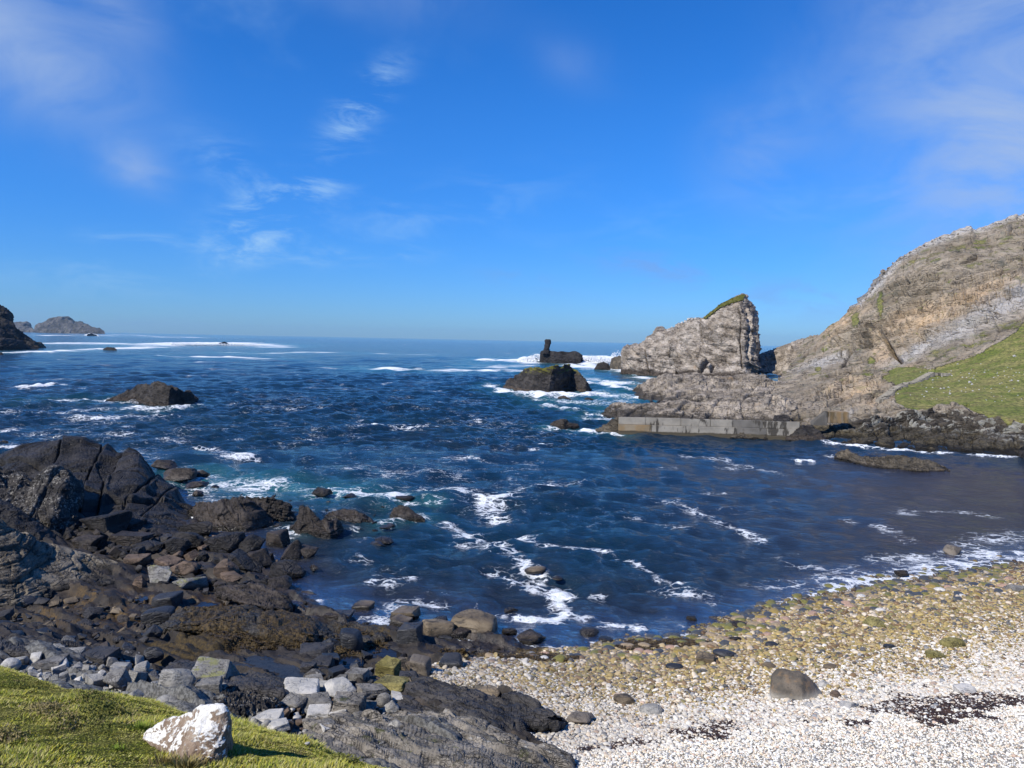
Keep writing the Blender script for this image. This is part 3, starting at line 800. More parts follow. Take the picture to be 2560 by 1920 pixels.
stroke([(1320, 1125), (1345, 1122)], 10, 1.0, hpx=4)
stroke([(1640, 1168), (1690, 1170)], 14, 0.8, hpx=3)
stroke([(480, 1110), (560, 1140), (640, 1150)], 26, 0.8, hpx=7)
stroke([(560, 1145), (640, 1148)], 16, 1.0, hpx=6)
stroke([(360, 1190), (400, 1240), (450, 1280), (490, 1300)], 26, 1.15, a=0.5)
stroke([(470, 1190), (560, 1210), (640, 1230), (620, 1250)], 40, 0.9, a=0.9, hpx=14)
stroke([(560, 1200), (700, 1215), (860, 1230)], 50, 0.72, a=0.8, hpx=14)
stroke([(480, 1235), (560, 1250)], 40, 0.85, a=0.5, hpx=14)
stroke([(780, 1255), (760, 1290), (740, 1330)], 30, 0.85, a=0.4)
stroke([(680, 1310), (720, 1330), (700, 1345)], 22, 0.85)
stroke([(880, 1235), (960, 1240), (1010, 1250)], 26, 1.1, a=0.7, hpx=9)
stroke([(1010, 1265), (1040, 1262), (1085, 1255)], 22, 1.1, a=0.6, hpx=8)
stroke([(860, 1290), (880, 1320)], 20, 0.9)
stroke([(950, 1310), (1010, 1300), (1050, 1290)], 24, 0.85, a=0.4)
stroke([(870, 1395), (920, 1400), (950, 1420)], 40, 0.62)
stroke([(920, 1465), (970, 1460), (1040, 1445)], 24, 0.85)
stroke([(760, 1500), (800, 1505)], 20, 1.0)
stroke([(960, 1530), (1060, 1500), (1110, 1520)], 40, 0.7)
stroke([(850, 1555), (900, 1560), (960, 1545)], 30, 0.75)
stroke([(1050, 1608), (1130, 1605), (1180, 1600), (1240, 1592)], 16, 1.1, hpx=6)
stroke([(1150, 1625), (1250, 1610)], 20, 0.85, hpx=6)
stroke([(1300, 1615), (1350, 1622), (1400, 1618)], 20, 1.05, hpx=6)
stroke([(1480, 1610), (1500, 1625)], 10, 1.0, hpx=7)
stroke([(985, 1640), (1020, 1650)], 22, 0.8, hpx=10)
stroke([(1640, 1590), (1690, 1600)], 20, 0.8)
stroke([(0, 1030), (120, 1035), (280, 1020)], 50, 0.66, hpx=6)
stroke([(90, 1000), (200, 1000), (290, 998)], 36, 0.8, hpx=5, a=0.3)
stroke([(270, 1000), (330, 1018), (420, 1030), (490, 1010)], 20, 1.0, hpx=5, a=0.3)
stroke([(180, 1050), (300, 1045), (420, 1040)], 50, 0.72, hpx=6)
stroke([(0, 1080), (100, 1085), (200, 1110)], 60, 0.6, hpx=7)
stroke([(0, 1080), (30, 1075)], 18, 1.1, hpx=6)
stroke([(200, 1085), (330, 1085), (430, 1100)], 50, 0.55, hpx=6)
stroke([(340, 1120), (450, 1180), (400, 1160)], 40, 0.6, hpx=10)
stroke([(700, 1000), (800, 1020)], 30, 0.6, hpx=4)
stroke([(85, 965), (115, 962), (150, 966)], 14, 1.9, hpx=5)
stroke([(0, 1115), (60, 1120)], 30, 0.8, hpx=6)
stroke([(880, 1170), (1000, 1180), (1040, 1200)], 40, 0.5, hpx=9)
# open sea, far left
stroke([(60, 861), (200, 858), (420, 862)], 40, 1.0, hpx=2.6, a=1)
stroke([(90, 880), (200, 873), (330, 872), (420, 862), (600, 860), (720, 868)], 40, 1.05, hpx=2.8, a=1)
stroke([(430, 858), (520, 858), (640, 862)], 30, 1.7, hpx=2.4, a=1)
stroke([(560, 880), (640, 885), (760, 880)], 34, 0.8, hpx=1.8, a=0.7)
stroke([(380, 888), (470, 892), (560, 893), (700, 898)], 40, 0.8, hpx=2.4, a=0.5)
stroke([(780, 880), (900, 883), (1050, 888)], 40, 0.75, hpx=2, a=0.4)
stroke([(240, 836), (330, 838), (500, 845)], 40, 1.0, hpx=1.6, a=0.5)
stroke([(100, 838), (180, 840), (230, 836)], 24, 1.1, hpx=1.6, a=0.5)
stroke([(340, 832), (430, 842)], 30, 0.9, hpx=1.3, a=0.4)
stroke([(0, 884), (80, 878)], 30, 1.0, hpx=2.5, a=0.8)
# round the islets on the right
stroke([(1210, 900), (1300, 903), (1360, 895)], 26, 1.2, hpx=4.5, a=1)
stroke([(1300, 900), (1345, 890)], 18, 2.0, hpx=6, a=1)
stroke([(1460, 905), (1520, 893), (1570, 900)], 26, 2.0, hpx=6, a=1)
stroke([(1430, 915), (1500, 922), (1560, 920)], 40, 1.2, hpx=6, a=1)
stroke([(930, 922), (1060, 926), (1300, 928)], 45, 1.05, hpx=3, a=0.8)
stroke([(1200, 918), (1330, 916)], 40, 0.9, hpx=4, a=0.8)
stroke([(1220, 960), (1250, 978), (1330, 988), (1480, 985)], 20, 1.1, hpx=5, a=0.6)
stroke([(1460, 940), (1530, 955), (1600, 965)], 40, 1.15, hpx=5, a=1)
stroke([(1480, 960), (1520, 962)], 30, 1.6, hpx=5, a=1)
stroke([(1540, 968), (1590, 975)], 26, 1.7, hpx=3, a=1)
stroke([(1560, 925), (1620, 944)], 26, 1.3, hpx=4, a=1)
stroke([(1480, 980), (1560, 990), (1640, 1000)], 40, 0.9, hpx=6, a=0.9)
stroke([(1560, 1005), (1620, 1010)], 40, 1.0, hpx=6, a=0.9)
stroke([(1370, 1015), (1440, 1025), (1480, 1040)], 20, 1.0, hpx=4, a=0.5)
stroke([(1400, 1000), (1500, 1010), (1520, 1030)], 40, 0.75, hpx=7, a=0.7)
stroke([(1380, 1068), (1440, 1075), (1500, 1082), (1530, 1088)], 24, 1.1, hpx=5, a=0.6)
stroke([(1470, 1045), (1530, 1050)], 26, 0.9, hpx=4, a=0.5)
stroke([(1500, 1035), (1540, 1042)], 16, 0.9, hpx=4, a=0.5)
stroke([(1895, 935), (1930, 945), (1955, 942)], 24, 1.5, hpx=4, a=1)
stroke([(2060, 1108), (2150, 1116), (2240, 1124), (2370, 1132), (2500, 1140), (2570, 1142)], 14, 0.95, hpx=2.4)
stroke([(2075, 1140), (2100, 1147)], 12, 1.0, hpx=3)
stroke([(1990, 1149), (2030, 1152)], 10, 1.3, hpx=2.6)
stroke([(1770, 1233), (1815, 1234)], 12, 1.1, hpx=3)
stroke([(2300, 1160), (2360, 1180)], 20, 0.5, hpx=3)
# wash along the pebble shore
stroke([(1600, 1612), (1750, 1600), (1830, 1580), (1920, 1545), (2000, 1515), (2100, 1490), (2250, 1455), (2400, 1435), (2580, 1405)], 26, 1.25, hpx=13)
stroke([(1960, 1520), (2060, 1500), (2180, 1475), (2300, 1452)], 50, 1.25, hpx=15)
stroke([(2100, 1460), (2250, 1430), (2420, 1400), (2580, 1380)], 40, 1.0, hpx=14)
stroke([(2150, 1400), (2300, 1390), (2450, 1350), (2570, 1330)], 50, 0.72, hpx=14)
stroke([(1900, 1470), (2050, 1450), (2150, 1420)], 50, 0.62, hpx=14)
stroke([(1660, 1480), (1800, 1510), (1850, 1560)], 50, 0.55, hpx=14)
# scattered whitecaps
for k in range(150):
    px_ = wr.uniform(-50, 1400); py_ = horizon(px_) + 8 + 260 * wr.uniform(0, 1) ** 1.6
    hh = 0.6 + (py_ - horizon(px_)) * 0.012
    blob(px_, py_, wr.uniform(5, 18) * (0.5 + hh * 0.3), hh, wr.uniform(0.5, 0.95))
for k in range(60):
    px_ = wr.uniform(700, 2500); py_ = wr.uniform(1150, 1550)
    blob(px_, py_, wr.uniform(10, 40), wr.uniform(3, 9), wr.uniform(0.3, 0.5))
gen_f = np.clip(0.31 + 0.30 * fbm(np.c_[sx / 9, sy / 14, sx * 0 + 3], 4, 91), 0, 0.62)
lefty = np.clip(1 - (sx + 5) / 50, 0.35, 1) * np.clip((sr - 25) / 40, 0.3, 1)
foam = np.maximum(foam, gen_f * lefty)
# depth of water over the near ground
near = (sr < 95) & (sy > 10)
wdepth = np.full(len(sx), 4.0); bz, _ = relief(sx[near], sy[near]); wdepth[near] = -bz
edge_f = np.exp(-(np.clip(wdepth, -0.2, 9) / 0.12) ** 2) * 0.55
foam = np.maximum(foam, edge_f * (wdepth > -0.2))
brk = np.clip(foam - 0.9, 0, 1.2)
sz += brk * np.clip(sr / 220, 0.08, 1.6) * 0.75 * (0.6 + 0.8 * np.abs(fbm(np.c_[sx / 5, sy / 5, sx * 0], 4, 55)))
sz *= np.clip(wdepth / 1.2, 0.12, 1)
# peat brown with the hill's reflection painted in, sheltered corner, green where aerated
hzx = sx; peat_reflect = np.clip((sx - 8 + 0.25 * (60 - sy)) / 40, 0, 1) * np.clip((118 - sy) / 45, 0, 1)
peat_reflect = np.clip(peat_reflect + 0.25 * fbm(np.c_[sx / 14, sy / 14, sx * 0], 4, 60), 0, 1) * np.clip((135 - sr) / 30, 0, 1)
peat_reflect = np.maximum(peat_reflect, np.clip(1 - wdepth / 1.3, 0, 1) * 0.8)

mw, t = new_mat('sea_water')
P = t.node('ShaderNodeNewGeometry').outputs['Position']
fo = t.attr('foam'); ae = t.attr('aerated'); pe = t.attr('peat_reflect'); sh = t.attr('shallow')
body = t.mix(t.ramp(t.noise(P, 0.03, 4, 0.6), 0.35, 0.7), (0.004, 0.017, 0.034), (0.006, 0.027, 0.052))
body = t.mix(t.math('MULTIPLY', ae, 0.75, clamp=True), body, (0.03, 0.17, 0.20))
body = t.mix(t.math('MULTIPLY', pe, 0.9, clamp=True), body, (0.045, 0.030, 0.026))  # brown body colour: peaty water plus painted reflection of the hill
Pf = t.mapping(P, rot=(0, 0, math.radians(12)), scale=(0.55, 1.0, 1.0))
nz = t.math('ADD', t.math('MULTIPLY', t.noise(Pf, 0.5, 10, 0.7, 0.5), 0.55), t.math('MULTIPLY', t.noise(Pf, 2.3, 7, 0.7, 0.8), 0.45))
fil = t.ramp(t.voro(t.vmath('ADD', Pf, t.vmath('SCALE', t.noise(P, 0.9, 4, 0.6, 0, 1), 1.6)), 1.3, 'DISTANCE_TO_EDGE'), 0.16, 0.0)
nn = t.math('ADD', t.math('MULTIPLY', nz, 0.86), t.math('MULTIPLY', fil, 0.16))
nn = t.ramp(nn, 0.27, 0.66, 0, 1, 'LINEAR')
nfar = t.ramp(t.noise(t.mapping(P, scale=(0.30, 1.0, 1.0)), 0.09, 8, 0.7, 0.4), 0.32, 0.64, 0, 1, 'LINEAR')
nn = t.math('ADD', t.math('MULTIPLY', nn, t.math('SUBTRACT', 1.0, t.attr('far'))), t.math('MULTIPLY', nfar, t.attr('far')))
thr = t.math('SUBTRACT', 0.98, t.math('MULTIPLY', fo, 0.62))
fm = t.ramp(nn, thr, t.math('ADD', thr, 0.42))
fm = t.math('MULTIPLY', t.math('MULTIPLY', fm, t.ramp(fo, 0.05, 0.3)), t.ramp(fo, 0.3, 1.3, 0.6, 1.0))
# wavelets
Pw = t.mapping(P, rot=(0, 0, math.radians(16)), scale=(0.5, 1.0, 1.0))
b1 = t.noise(Pw, 1.15, 5, 0.62, 0.4); b2 = t.noise(Pw, 3.8, 6, 0.7, 0.3); b3 = t.noise(Pw, 0.3, 3, 0.55, 0.3)
calm_a = t.attr('calm')
hgt = t.math('ADD', t.math('MULTIPLY', b1, 0.52), t.math('MULTIPLY', b2, 0.30))
hgt = t.math('ADD', hgt, t.math('MULTIPLY', b3, 0.5))
bs = t.node('ShaderNodeBump'); t.put(bs.inputs['Height'], hgt); bs.inputs['Distance'].default_value = 0.62
t.put(bs.inputs['Strength'], t.math('SUBTRACT', 1.0, t.math('MULTIPLY', calm_a, 0.6)))
pw = t.node('ShaderNodeBsdfPrincipled'); t.put(pw.inputs['Base Color'], body); pw.inputs['Roughness'].default_value = 0.09
pw.inputs['IOR'].default_value = 1.33; t.l.new(bs.outputs[0], pw.inputs['Normal'])
gl = t.node('ShaderNodeBsdfGlossy'); gl.inputs['Roughness'].default_value = 0.08; t.l.new(bs.outputs[0], gl.inputs['Normal'])
tr = t.node('ShaderNodeBsdfTransparent'); tr.inputs[0].default_value = (0.80, 0.74, 0.66, 1)
fr = t.node('ShaderNodeFresnel'); fr.inputs[0].default_value = 1.33; t.l.new(bs.outputs[0], fr.inputs['Normal'])
m1 = t.node('ShaderNodeMixShader'); t.l.new(fr.outputs[0], m1.inputs[0]); t.l.new(tr.outputs[0], m1.inputs[1]); t.l.new(gl.outputs[0], m1.inputs[2])
m2 = t.node('ShaderNodeMixShader'); t.put(m2.inputs[0], t.math('MULTIPLY', sh, 0.85)); t.l.new(pw.outputs[0], m2.inputs[1]); t.l.new(m1.outputs[0], m2.inputs[2])
fd = t.node('ShaderNodeBsdfPrincipled')
t.put(fd.inputs['Base Color'], t.mix(t.ramp(t.noise(P, 3.0, 6, 0.7), 0.3, 0.7), (0.66, 0.72, 0.76), (0.9, 0.91, 0.91))); fd.inputs['Roughness'].default_value = 0.8
fb = t.node('ShaderNodeBump'); t.put(fb.inputs['Height'], t.noise(P, 2.0, 6, 0.7)); fb.inputs['Distance'].default_value = 0.25; t.l.new(fb.outputs[0], fd.inputs['Normal'])
m3 = t.node('ShaderNodeMixShader'); t.put(m3.inputs[0], fm); t.l.new(m2.outputs[0], m3.inputs[1]); t.l.new(fd.outputs[0], m3.inputs[2])
o_ = t.node('ShaderNodeOutputMaterial'); t.l.new(m3.outputs[0], o_.inputs[0])
shallow = np.clip(1 - wdepth / 0.75, 0, 1)
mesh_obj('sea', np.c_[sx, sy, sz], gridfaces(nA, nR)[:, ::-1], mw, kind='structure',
         attrs={'foam': foam, 'aerated': aer, 'peat_reflect': peat_reflect, 'shallow': shallow, 'calm': calm, 'far': np.clip((sr - 120) / 330, 0, 0.8)})

# tide pools on the shelf
mp, t = new_mat('pool_water')
P = t.node('ShaderNodeNewGeometry').outputs['Position']
pp = finish(t, (0.012, 0.012, 0.014), 0.06, t.noise(t.mapping(P, scale=(0.5, 1.3, 1)), 5, 3, 0.5), 0.012, 1.0, 0.5); pp.inputs['IOR'].default_value = 1.33
for c, ax, ay, k in pool_w:
    th = np.linspace(0, 2 * np.pi, 40, endpoint=False)
    V = np.r_[[[c[0], c[1], c[2] - 0.07]], np.c_[c[0] + ax * 1.35 * np.cos(th), c[1] + ay * 1.4 * np.sin(th), np.full(40, c[2] - 0.07)]]
    Fc = np.c_[np.zeros(40, int), 1 + np.arange(40), 1 + (np.arange(40) + 1) % 40]
    mesh_obj('pool_water', V, Fc, mp, kind='structure', loc=(c[0], c[1], c[2] - 0.07))

# ------------------------------------------------------------------ headland: cliff, rocky shore and grass hillside
def polymask(pts, px, py):
    return inside(np.array(pts, float), px, py)


ROWS = [
    [(1898, 1085, 136), (2010, 1107, None), (2090, 1109, None), (2180, 1117, None), (2270, 1125, None), (2360, 1130, None), (2460, 1135, None), (2560, 1138, None), (2740, 1146, None)],
    [(1900, 1062, 140), (2015, 1078, 121), (2100, 1080, 120), (2180, 1078, 121), (2260, 1075, 122), (2350, 1075, 121), (2450, 1080, 118), (2560, 1090, 113), (2740, 1096, 110)],
    [(1905, 1035, 146), (2020, 1052, 128), (2100, 1048, 128), (2180, 1036, 128), (2255, 1018, 130), (2340, 1024, 128), (2440, 1022, 125), (2550, 1046, 118), (2740, 1048, 115)],
    [(1925, 1000, 168), (2025, 1008, 150), (2100, 1000, 152), (2180, 988, 150), (2258, 975, 146), (2350, 975, 146), (2450, 968, 144), (2560, 962, 142), (2740, 940, 142)],
    [(1942, 962, 200), (2032, 955, 192), (2110, 948, 188), (2190, 940, 180), (2268, 928, 172), (2350, 922, 168), (2450, 890, 168), (2560, 840, 172), (2740, 780, 178)],
    [(1962, 928, 232), (2042, 908, 226), (2120, 893, 220), (2198, 898, 202), (2285, 882, 190), (2370, 842, 188), (2460, 797, 190), (2560, 752, 195), (2740, 690, 202)],
    [(1988, 892, 254), (2060, 860, 245), (2130, 822, 238), (2200, 785, 230), (2285, 765, 220), (2370, 732, 218), (2460, 694, 221), (2560, 652, 226), (2740, 600, 234)],
    [(2000, 868, 264), (2068, 832, 257), (2135, 790, 251), (2205, 735, 246), (2275, 690, 240), (2350, 655, 240), (2460, 625, 243), (2560, 585, 248), (2740, 530, 256)],
    [(2014, 850, 274), (2056, 832, 272), (2097, 800, 270), (2135, 770, 268), (2156, 755, 266), (2192, 714, 263), (2211, 687, 261), (2256, 645, 260), (2305, 618, 262), (2350, 598, 264), (2455, 576, 268), (2560, 536, 272), (2740, 478, 280)]]
rw = []
for r in ROWS:
    q = resample([(a, b, (at(a, b, z=0)[1] if c is None else c)) for a, b, c in r], 480)
    rw.append(q)
PIX = catmull(rw, 400)                                    # px, py, D of every point of the front
G = np.array([at(a, b, D=c) for a, b, c in PIX.reshape(-1, 3)]).reshape(PIX.shape)
# feet below the water and a back that goes on as hill
foot = G[:1].copy(); foot[..., 2] = -2.0; foot[..., 1] -= 0.3
bk1 = G[-1:].copy(); bk1[..., 1] += 25; bk1[..., 0] += 8; bk1[..., 2] -= 1.5
bk2 = G[-1:].copy(); bk2[..., 1] += 90; bk2[..., 0] += 40; bk2[..., 2] *= 0.6
bk3 = G[-1:].copy(); bk3[..., 1] += 140; bk3[..., 0] += 60; bk3[..., 2] = -2
G = np.concatenate([foot, G, bk1, bk2, bk3]); nv_, nu_ = G.shape[:2]
PX = np.concatenate([PIX[:1], PIX, PIX[-1:], PIX[-1:], PIX[-1:]])[..., :2].reshape(-1, 2)
N = grid_normals(G)
P3 = G.reshape(-1, 3)
jx = PX[:, 0] + 6 * fbm(P3 / 3.0, 4, 101); jy = PX[:, 1] + 5 * fbm(P3 / 3.0, 4, 102)
GRASS = [(2242, 1012), (2275, 1020), (2310, 1022), (2350, 1010), (2405, 1012), (2440, 1030), (2500, 1050), (2560, 1062), (2750, 1070), (2750, 730), (2560, 806), (2540, 832),
         (2500, 858), (2450, 885), (2400, 903), (2350, 921), (2335, 925), (2240, 918), (2225, 925), (2205, 950), (2240, 965), (2238, 990)]
grassm = polydist(np.array(GRASS, float), jx, jy); gm = np.clip(0.5 + grassm / 4.0, 0, 1)
for (cx_, cy_, rx_, ry_) in ((2255, 985, 18, 12), (2170, 940, 20, 8), (2200, 760, 10, 50), (2140, 800, 14, 30), (2045, 925, 12, 8), (2180, 905, 14, 16)):
    gm = np.maximum(gm, 0.75 * np.exp(-((jx - cx_) / rx_) ** 2 - ((jy - cy_) / ry_) ** 2))
# colour fields of the rock itself
def blobs(lst):
    r = np.zeros(len(jx))
    for cx_, cy_, rx_, ry_, a_ in lst:
        a_ = math.radians(a_); u = (jx - cx_) * math.cos(a_) + (jy - cy_) * math.sin(a_); v = -(jx - cx_) * math.sin(a_) + (jy - cy_) * math.cos(a_)
        r = np.maximum(r, np.exp(-(u / rx_) ** 2 - (v / ry_) ** 2))
    return r
tan = blobs([(2320, 800, 120, 34, -20), (2210, 885, 30, 26, 0), (2110, 800, 60, 26, -40), (2450, 740, 100, 26, -20), (2150, 980, 60, 10, -15), (2250, 935, 40, 12, -20), (2110, 970, 60, 8, -15), (2200, 1000, 50, 12, -20)])
white = blobs([(2300, 872, 80, 14, -28), (2400, 830, 80, 22, -27), (2490, 775, 80, 26, -25), (2560, 740, 60, 30, -20), (2060, 905, 70, 14, -16), (2095, 1052, 40, 5, -15)])
crest = np.exp(-((PX[:, 1] - np.interp(PX[:, 0], [2014, 2097, 2156, 2192, 2256, 2305, 2455, 2560, 2740], [850, 800, 755, 714, 645, 618, 576, 536, 478])) / 9) ** 2)
white = np.maximum(white, crest * (PX[:, 0] > 2150) * 0.9)
shoredark = np.clip((jy - np.interp(jx, [1900, 2040, 2200, 2300, 2450, 2560, 2740], [1075, 1070, 1040, 1022, 1030, 1055, 1060])) / 14, 0, 1)
d = 0
rockm = 1 - 0.93 * np.clip(gm * 1.3, 0, 1)
far_ = np.clip((P3[:, 1] - 130) / 60, 0, 1)
d = d + rockm * (1.7 * far_ + 0.6) * fbm(P3 / (8 + 18 * far_[:, None]), 4, 201, 0.45)
bn_sh = (0.36, -0.25, 1.0); bn_cl = (0.22, -0.45, 0.9)
d = d + rockm * (1 - far_) * (1.3 * strata(P3, bn_sh, 1.1, 7, 210, 0.9) + 0.5 * strata(P3, bn_sh, 0.42, 7, 211, 0.7))
d = d + rockm * far_ * (1.5 * strata(P3, bn_cl, 2.9, 9.0, 220, 1.8) + 0.6 * strata(P3, bn_cl, 1.2, 8, 221, 1.6) + 0.8 * np.maximum(crest * 0, white) * fbm(P3 / 1.2, 3, 222, ridged=True))
d = d + (1 - rockm) * (0.5 * fbm(P3 / 9, 4, 230) + 0.10 * fbm(P3 / np.array([3, 1.5, 0.8]), 3, 231))
def cleft(pts, w_, dep_):
    p = np.array(pts, float); m = np.full(len(jx), 1e9)
    for i in range(len(p) - 1):
        a, b = p[i], p[i + 1]; ab = b - a; tt = np.clip(((PX[:, 0] - a[0]) * ab[0] + (PX[:, 1] - a[1]) * ab[1]) / (ab @ ab), 0, 1)
        m = np.minimum(m, np.hypot(PX[:, 0] - a[0] - tt * ab[0], PX[:, 1] - a[1] - tt * ab[1]))
    return -dep_ * np.exp(-(m / w_) ** 2)
d = d + cleft([(2152, 862), (2180, 860), (2205, 843)], 3, 5.0) + cleft([(2150, 872), (2185, 868), (2200, 860)], 2.5, 2.5)
d = d + cleft([(2212, 845), (2225, 868), (2235, 888), (2252, 900)], 3.2, 5) + cleft([(2128, 868), (2118, 895), (2108, 925)], 3, 5)
d = d + cleft([(2128, 915), (2155, 908)], 2.5, 2.5) + cleft([(2430, 690), (2480, 672), (2530, 664), (2560, 668)], 3.5, 4.5)
d = d + cleft([(2080, 640), (2300, 700), (2420, 610)], 3, 0) + cleft([(2060, 1085), (2170, 1095), (2230, 1075), (2300, 1050), (2420, 1010)], 2.5, 1.0)
rc = np.random.default_rng(71)
def cleft_step(pts, w_, dep_):
    p = np.array(pts, float); mn = np.full(len(jx), 1e9); sg = np.zeros(len(jx)); qx = PX[:, 0] + 3 * wob1; qy = PX[:, 1] + 3 * wob2
    for i in range(len(p) - 1):
        a, b = p[i], p[i + 1]; ab = b - a; tt = np.clip(((qx - a[0]) * ab[0] + (qy - a[1]) * ab[1]) / (ab @ ab), 0, 1)
        q = np.hypot(qx - a[0] - tt * ab[0], qy - a[1] - tt * ab[1]); s_ = np.where((tt > 0) & (tt < 1), (qx - a[0]) * ab[1] - (qy - a[1]) * ab[0], 0)
        sg = np.where(q < mn, s_, sg); mn = np.minimum(mn, q)
    return -dep_ * np.exp(-(mn / w_) ** 2) + np.where(sg > 0, 0.7 * dep_ * np.exp(-mn / (4.5 * w_)), 0)
wob1 = fbm(P3 / 5.0, 3, 151); wob2 = fbm(P3 / 5.0, 3, 152)
sky_x = [2014, 2097, 2156, 2192, 2256, 2305, 2455, 2560, 2740]; sky_y = [850, 800, 755, 714, 645, 618, 576, 536, 478]
lines_ = bed_lines(8, 44, 2070, 2560, (sky_x, [v + 8 for v in sky_y]), ([2040, 2200, 2290, 2460, 2560, 2700], [905, 898, 872, 790, 745, 700]), -15, (60, 200), (1.1, 2.0), (1.0, 2.6), 14)
lines_ += bed_lines(9, 26, 2000, 2480, ([2000, 2100, 2260, 2560], [1050, 1040, 1030, 1060]), ([2000, 2560], [1098, 1128]), -12, (60, 170), (1.0, 2.0), (0.4, 0.9), 4)
lines_ += bed_lines(10, 20, 1960, 2200, ([1960, 2200], [945, 930]), ([1960, 2200], [1040, 1015]), -14, (50, 130), (1.0, 1.8), (0.6, 1.3), 4)
for pts_, w__, dp__ in lines_: d = d + rockm * cleft_step(pts_, w__, dp__)
for k in range(10):
    x0 = rc.uniform(2080, 2600); top_ = np.interp(x0, [2014, 2097, 2156, 2192, 2256, 2305, 2455, 2560, 2740], [850, 800, 755, 714, 645, 618, 576, 536, 478]); bot_ = np.interp(x0, [2040, 2200, 2290, 2460, 2560, 2700], [905, 898, 880, 797, 752, 700])
    y0 = top_ + (bot_ - top_) * rc.uniform(0.08, 1.0); L_ = rc.uniform(40, 150); sl = math.tan(math.radians(rc.normal(-16, 5)))
    pts_ = [(x0 + q * L_, y0 + sl * q * L_ + 10 * rc.uniform(0.3, 1) * q * q * L_ / 100 + rc.normal() * 1.2) for q in (0, 0.25, 0.5, 0.75, 1)]
    d = d + cleft(pts_, rc.uniform(0.9, 1.7), rc.uniform(0.7, 2.0))
for k in range(6):
    x0 = rc.uniform(2100, 2560); y0 = np.interp(x0, [2040, 2200, 2290, 2460, 2560, 2700], [880, 840, 790, 700, 660, 600]) + rc.normal() * 30
    d = d + cleft([(x0, y0), (x0 + rc.normal() * 4, y0 + rc.uniform(12, 34))], 1.4, 0.9)
d = d + cleft([(2260, 1105), (2350, 1090), (2480, 1065), (2560, 1050)], 2.5, 1.0) + cleft([(2000, 1040), (2080, 1030)], 3, 1.2)
d[:nu_] = 0
P4 = P3 + N.reshape(-1, 3) * d[:, None]

m, t = new_mat('headland_rock_and_turf')
g_ = t.node('ShaderNodeNewGeometry'); P = g_.outputs['Position']
def bedmap(n_, s_):
    q = Vector(n_).normalized().to_track_quat('Z', 'Y'); e = q.inverted().to_euler()
    Pw = t.vmath('ADD', P, t.vmath('SCALE', t.noise(P, 0.06, 3, 0.5, 0, 1), 14.0))
    return t.mapping(Pw, rot=tuple(e), scale=(0.6 / s_, 0.6 / s_, 7.0 / s_))
ga = t.attr('turf'); ta = t.attr('tan'); wa = t.attr('pale'); da = t.attr('shore')
Pb = bedmap((0.24, -0.4, 0.9), 4.5)
nbd = t.noise(Pb, 1.0, 7, 0.7); nf = t.noise(P, 1.6, 7, 0.72); nbig = t.noise(P, 0.10, 5, 0.6)
col = t.mix(t.ramp(nbig, 0.35, 0.65), (0.25, 0.205, 0.145), (0.41, 0.345, 0.26))
col = t.mix(t.ramp(t.noise(P, 0.25, 5, 0.65), 0.5, 0.7), col, (0.19, 0.18, 0.14))
col = t.mix(t.math('MULTIPLY', ta, t.ramp(t.noise(P, 0.4, 5, 0.6), 0.25, 0.55)), col, t.mix(nbig, (0.55, 0.38, 0.22), (0.60, 0.47, 0.32)))
col = t.mix(t.math('MULTIPLY', wa, t.ramp(nbd, 0.34, 0.5)), col, (0.50, 0.48, 0.45))
sdc = t.mix(t.ramp(t.noise(P, 0.5, 5, 0.65), 0.4, 0.62), (0.055, 0.048, 0.04), (0.15, 0.128, 0.10))
sdc = t.mix(t.ramp(t.math('ADD', t.noise(P, 0.55, 3, 0.6), t.math('MULTIPLY', nbd, 0.35)), 0.70, 0.76), sdc, (0.36, 0.35, 0.30))
col = t.mix(da, col, sdc)
col = t.mix(t.ramp(t.math('ADD', t.math('MULTIPLY', nbd, 0.55), t.math('MULTIPLY', nf, 0.45)), 0.465, 0.36), col, (0.06, 0.05, 0.04))
v1 = t.voro(Pb, 1.5, 'DISTANCE_TO_EDGE'); ck = t.math('MULTIPLY', t.ramp(v1, 0.08, 0.0), t.ramp(t.noise(P, 0.35, 4, 0.6), 0.42, 0.6))
col = t.mix(t.math('MULTIPLY', ck, 0.65), col, (0.05, 0.042, 0.034))
spz = t.node('ShaderNodeSeparateXYZ'); t.l.new(P, spz.inputs[0])
zt = t.math('ADD', spz.outputs[2], t.math('MULTIPLY', t.math('SUBTRACT', t.noise(P, 0.5, 4, 0.6), 0.5), 1.6))
col = t.mix(t.ramp(zt, 1.9, 0.7), col, t.mix(t.ramp(nf, 0.4, 0.6), (0.04, 0.034, 0.022), (0.12, 0.10, 0.065)))
col = t.mix(t.ramp(spz.outputs[2], 0.5, 0.2), col, (0.02, 0.018, 0.014))
gc = t.mix(t.ramp(t.noise(t.mapping(P, scale=(0.5, 1, 2)), 0.22, 6, 0.65), 0.38, 0.62), (0.15, 0.18, 0.035), (0.28, 0.25, 0.09))
gc = t.mix(t.ramp(t.noise(P, 1.8, 7, 0.75), 0.4, 0.66), gc, (0.05, 0.062, 0.02))
gc = t.mix(t.ramp(t.noise(t.mapping(P, scale=(0.35, 1, 3)), 0.8, 6, 0.72), 0.54, 0.66), gc, (0.13, 0.10, 0.05))
gf = t.ramp(t.math('ADD', ga, t.math('MULTIPLY', t.math('SUBTRACT', t.noise(P, 1.1, 6, 0.7), 0.5), 0.9)), 0.4, 0.58)
nz_ = t.node('ShaderNodeSeparateXYZ'); t.l.new(g_.outputs['Normal'], nz_.inputs[0])
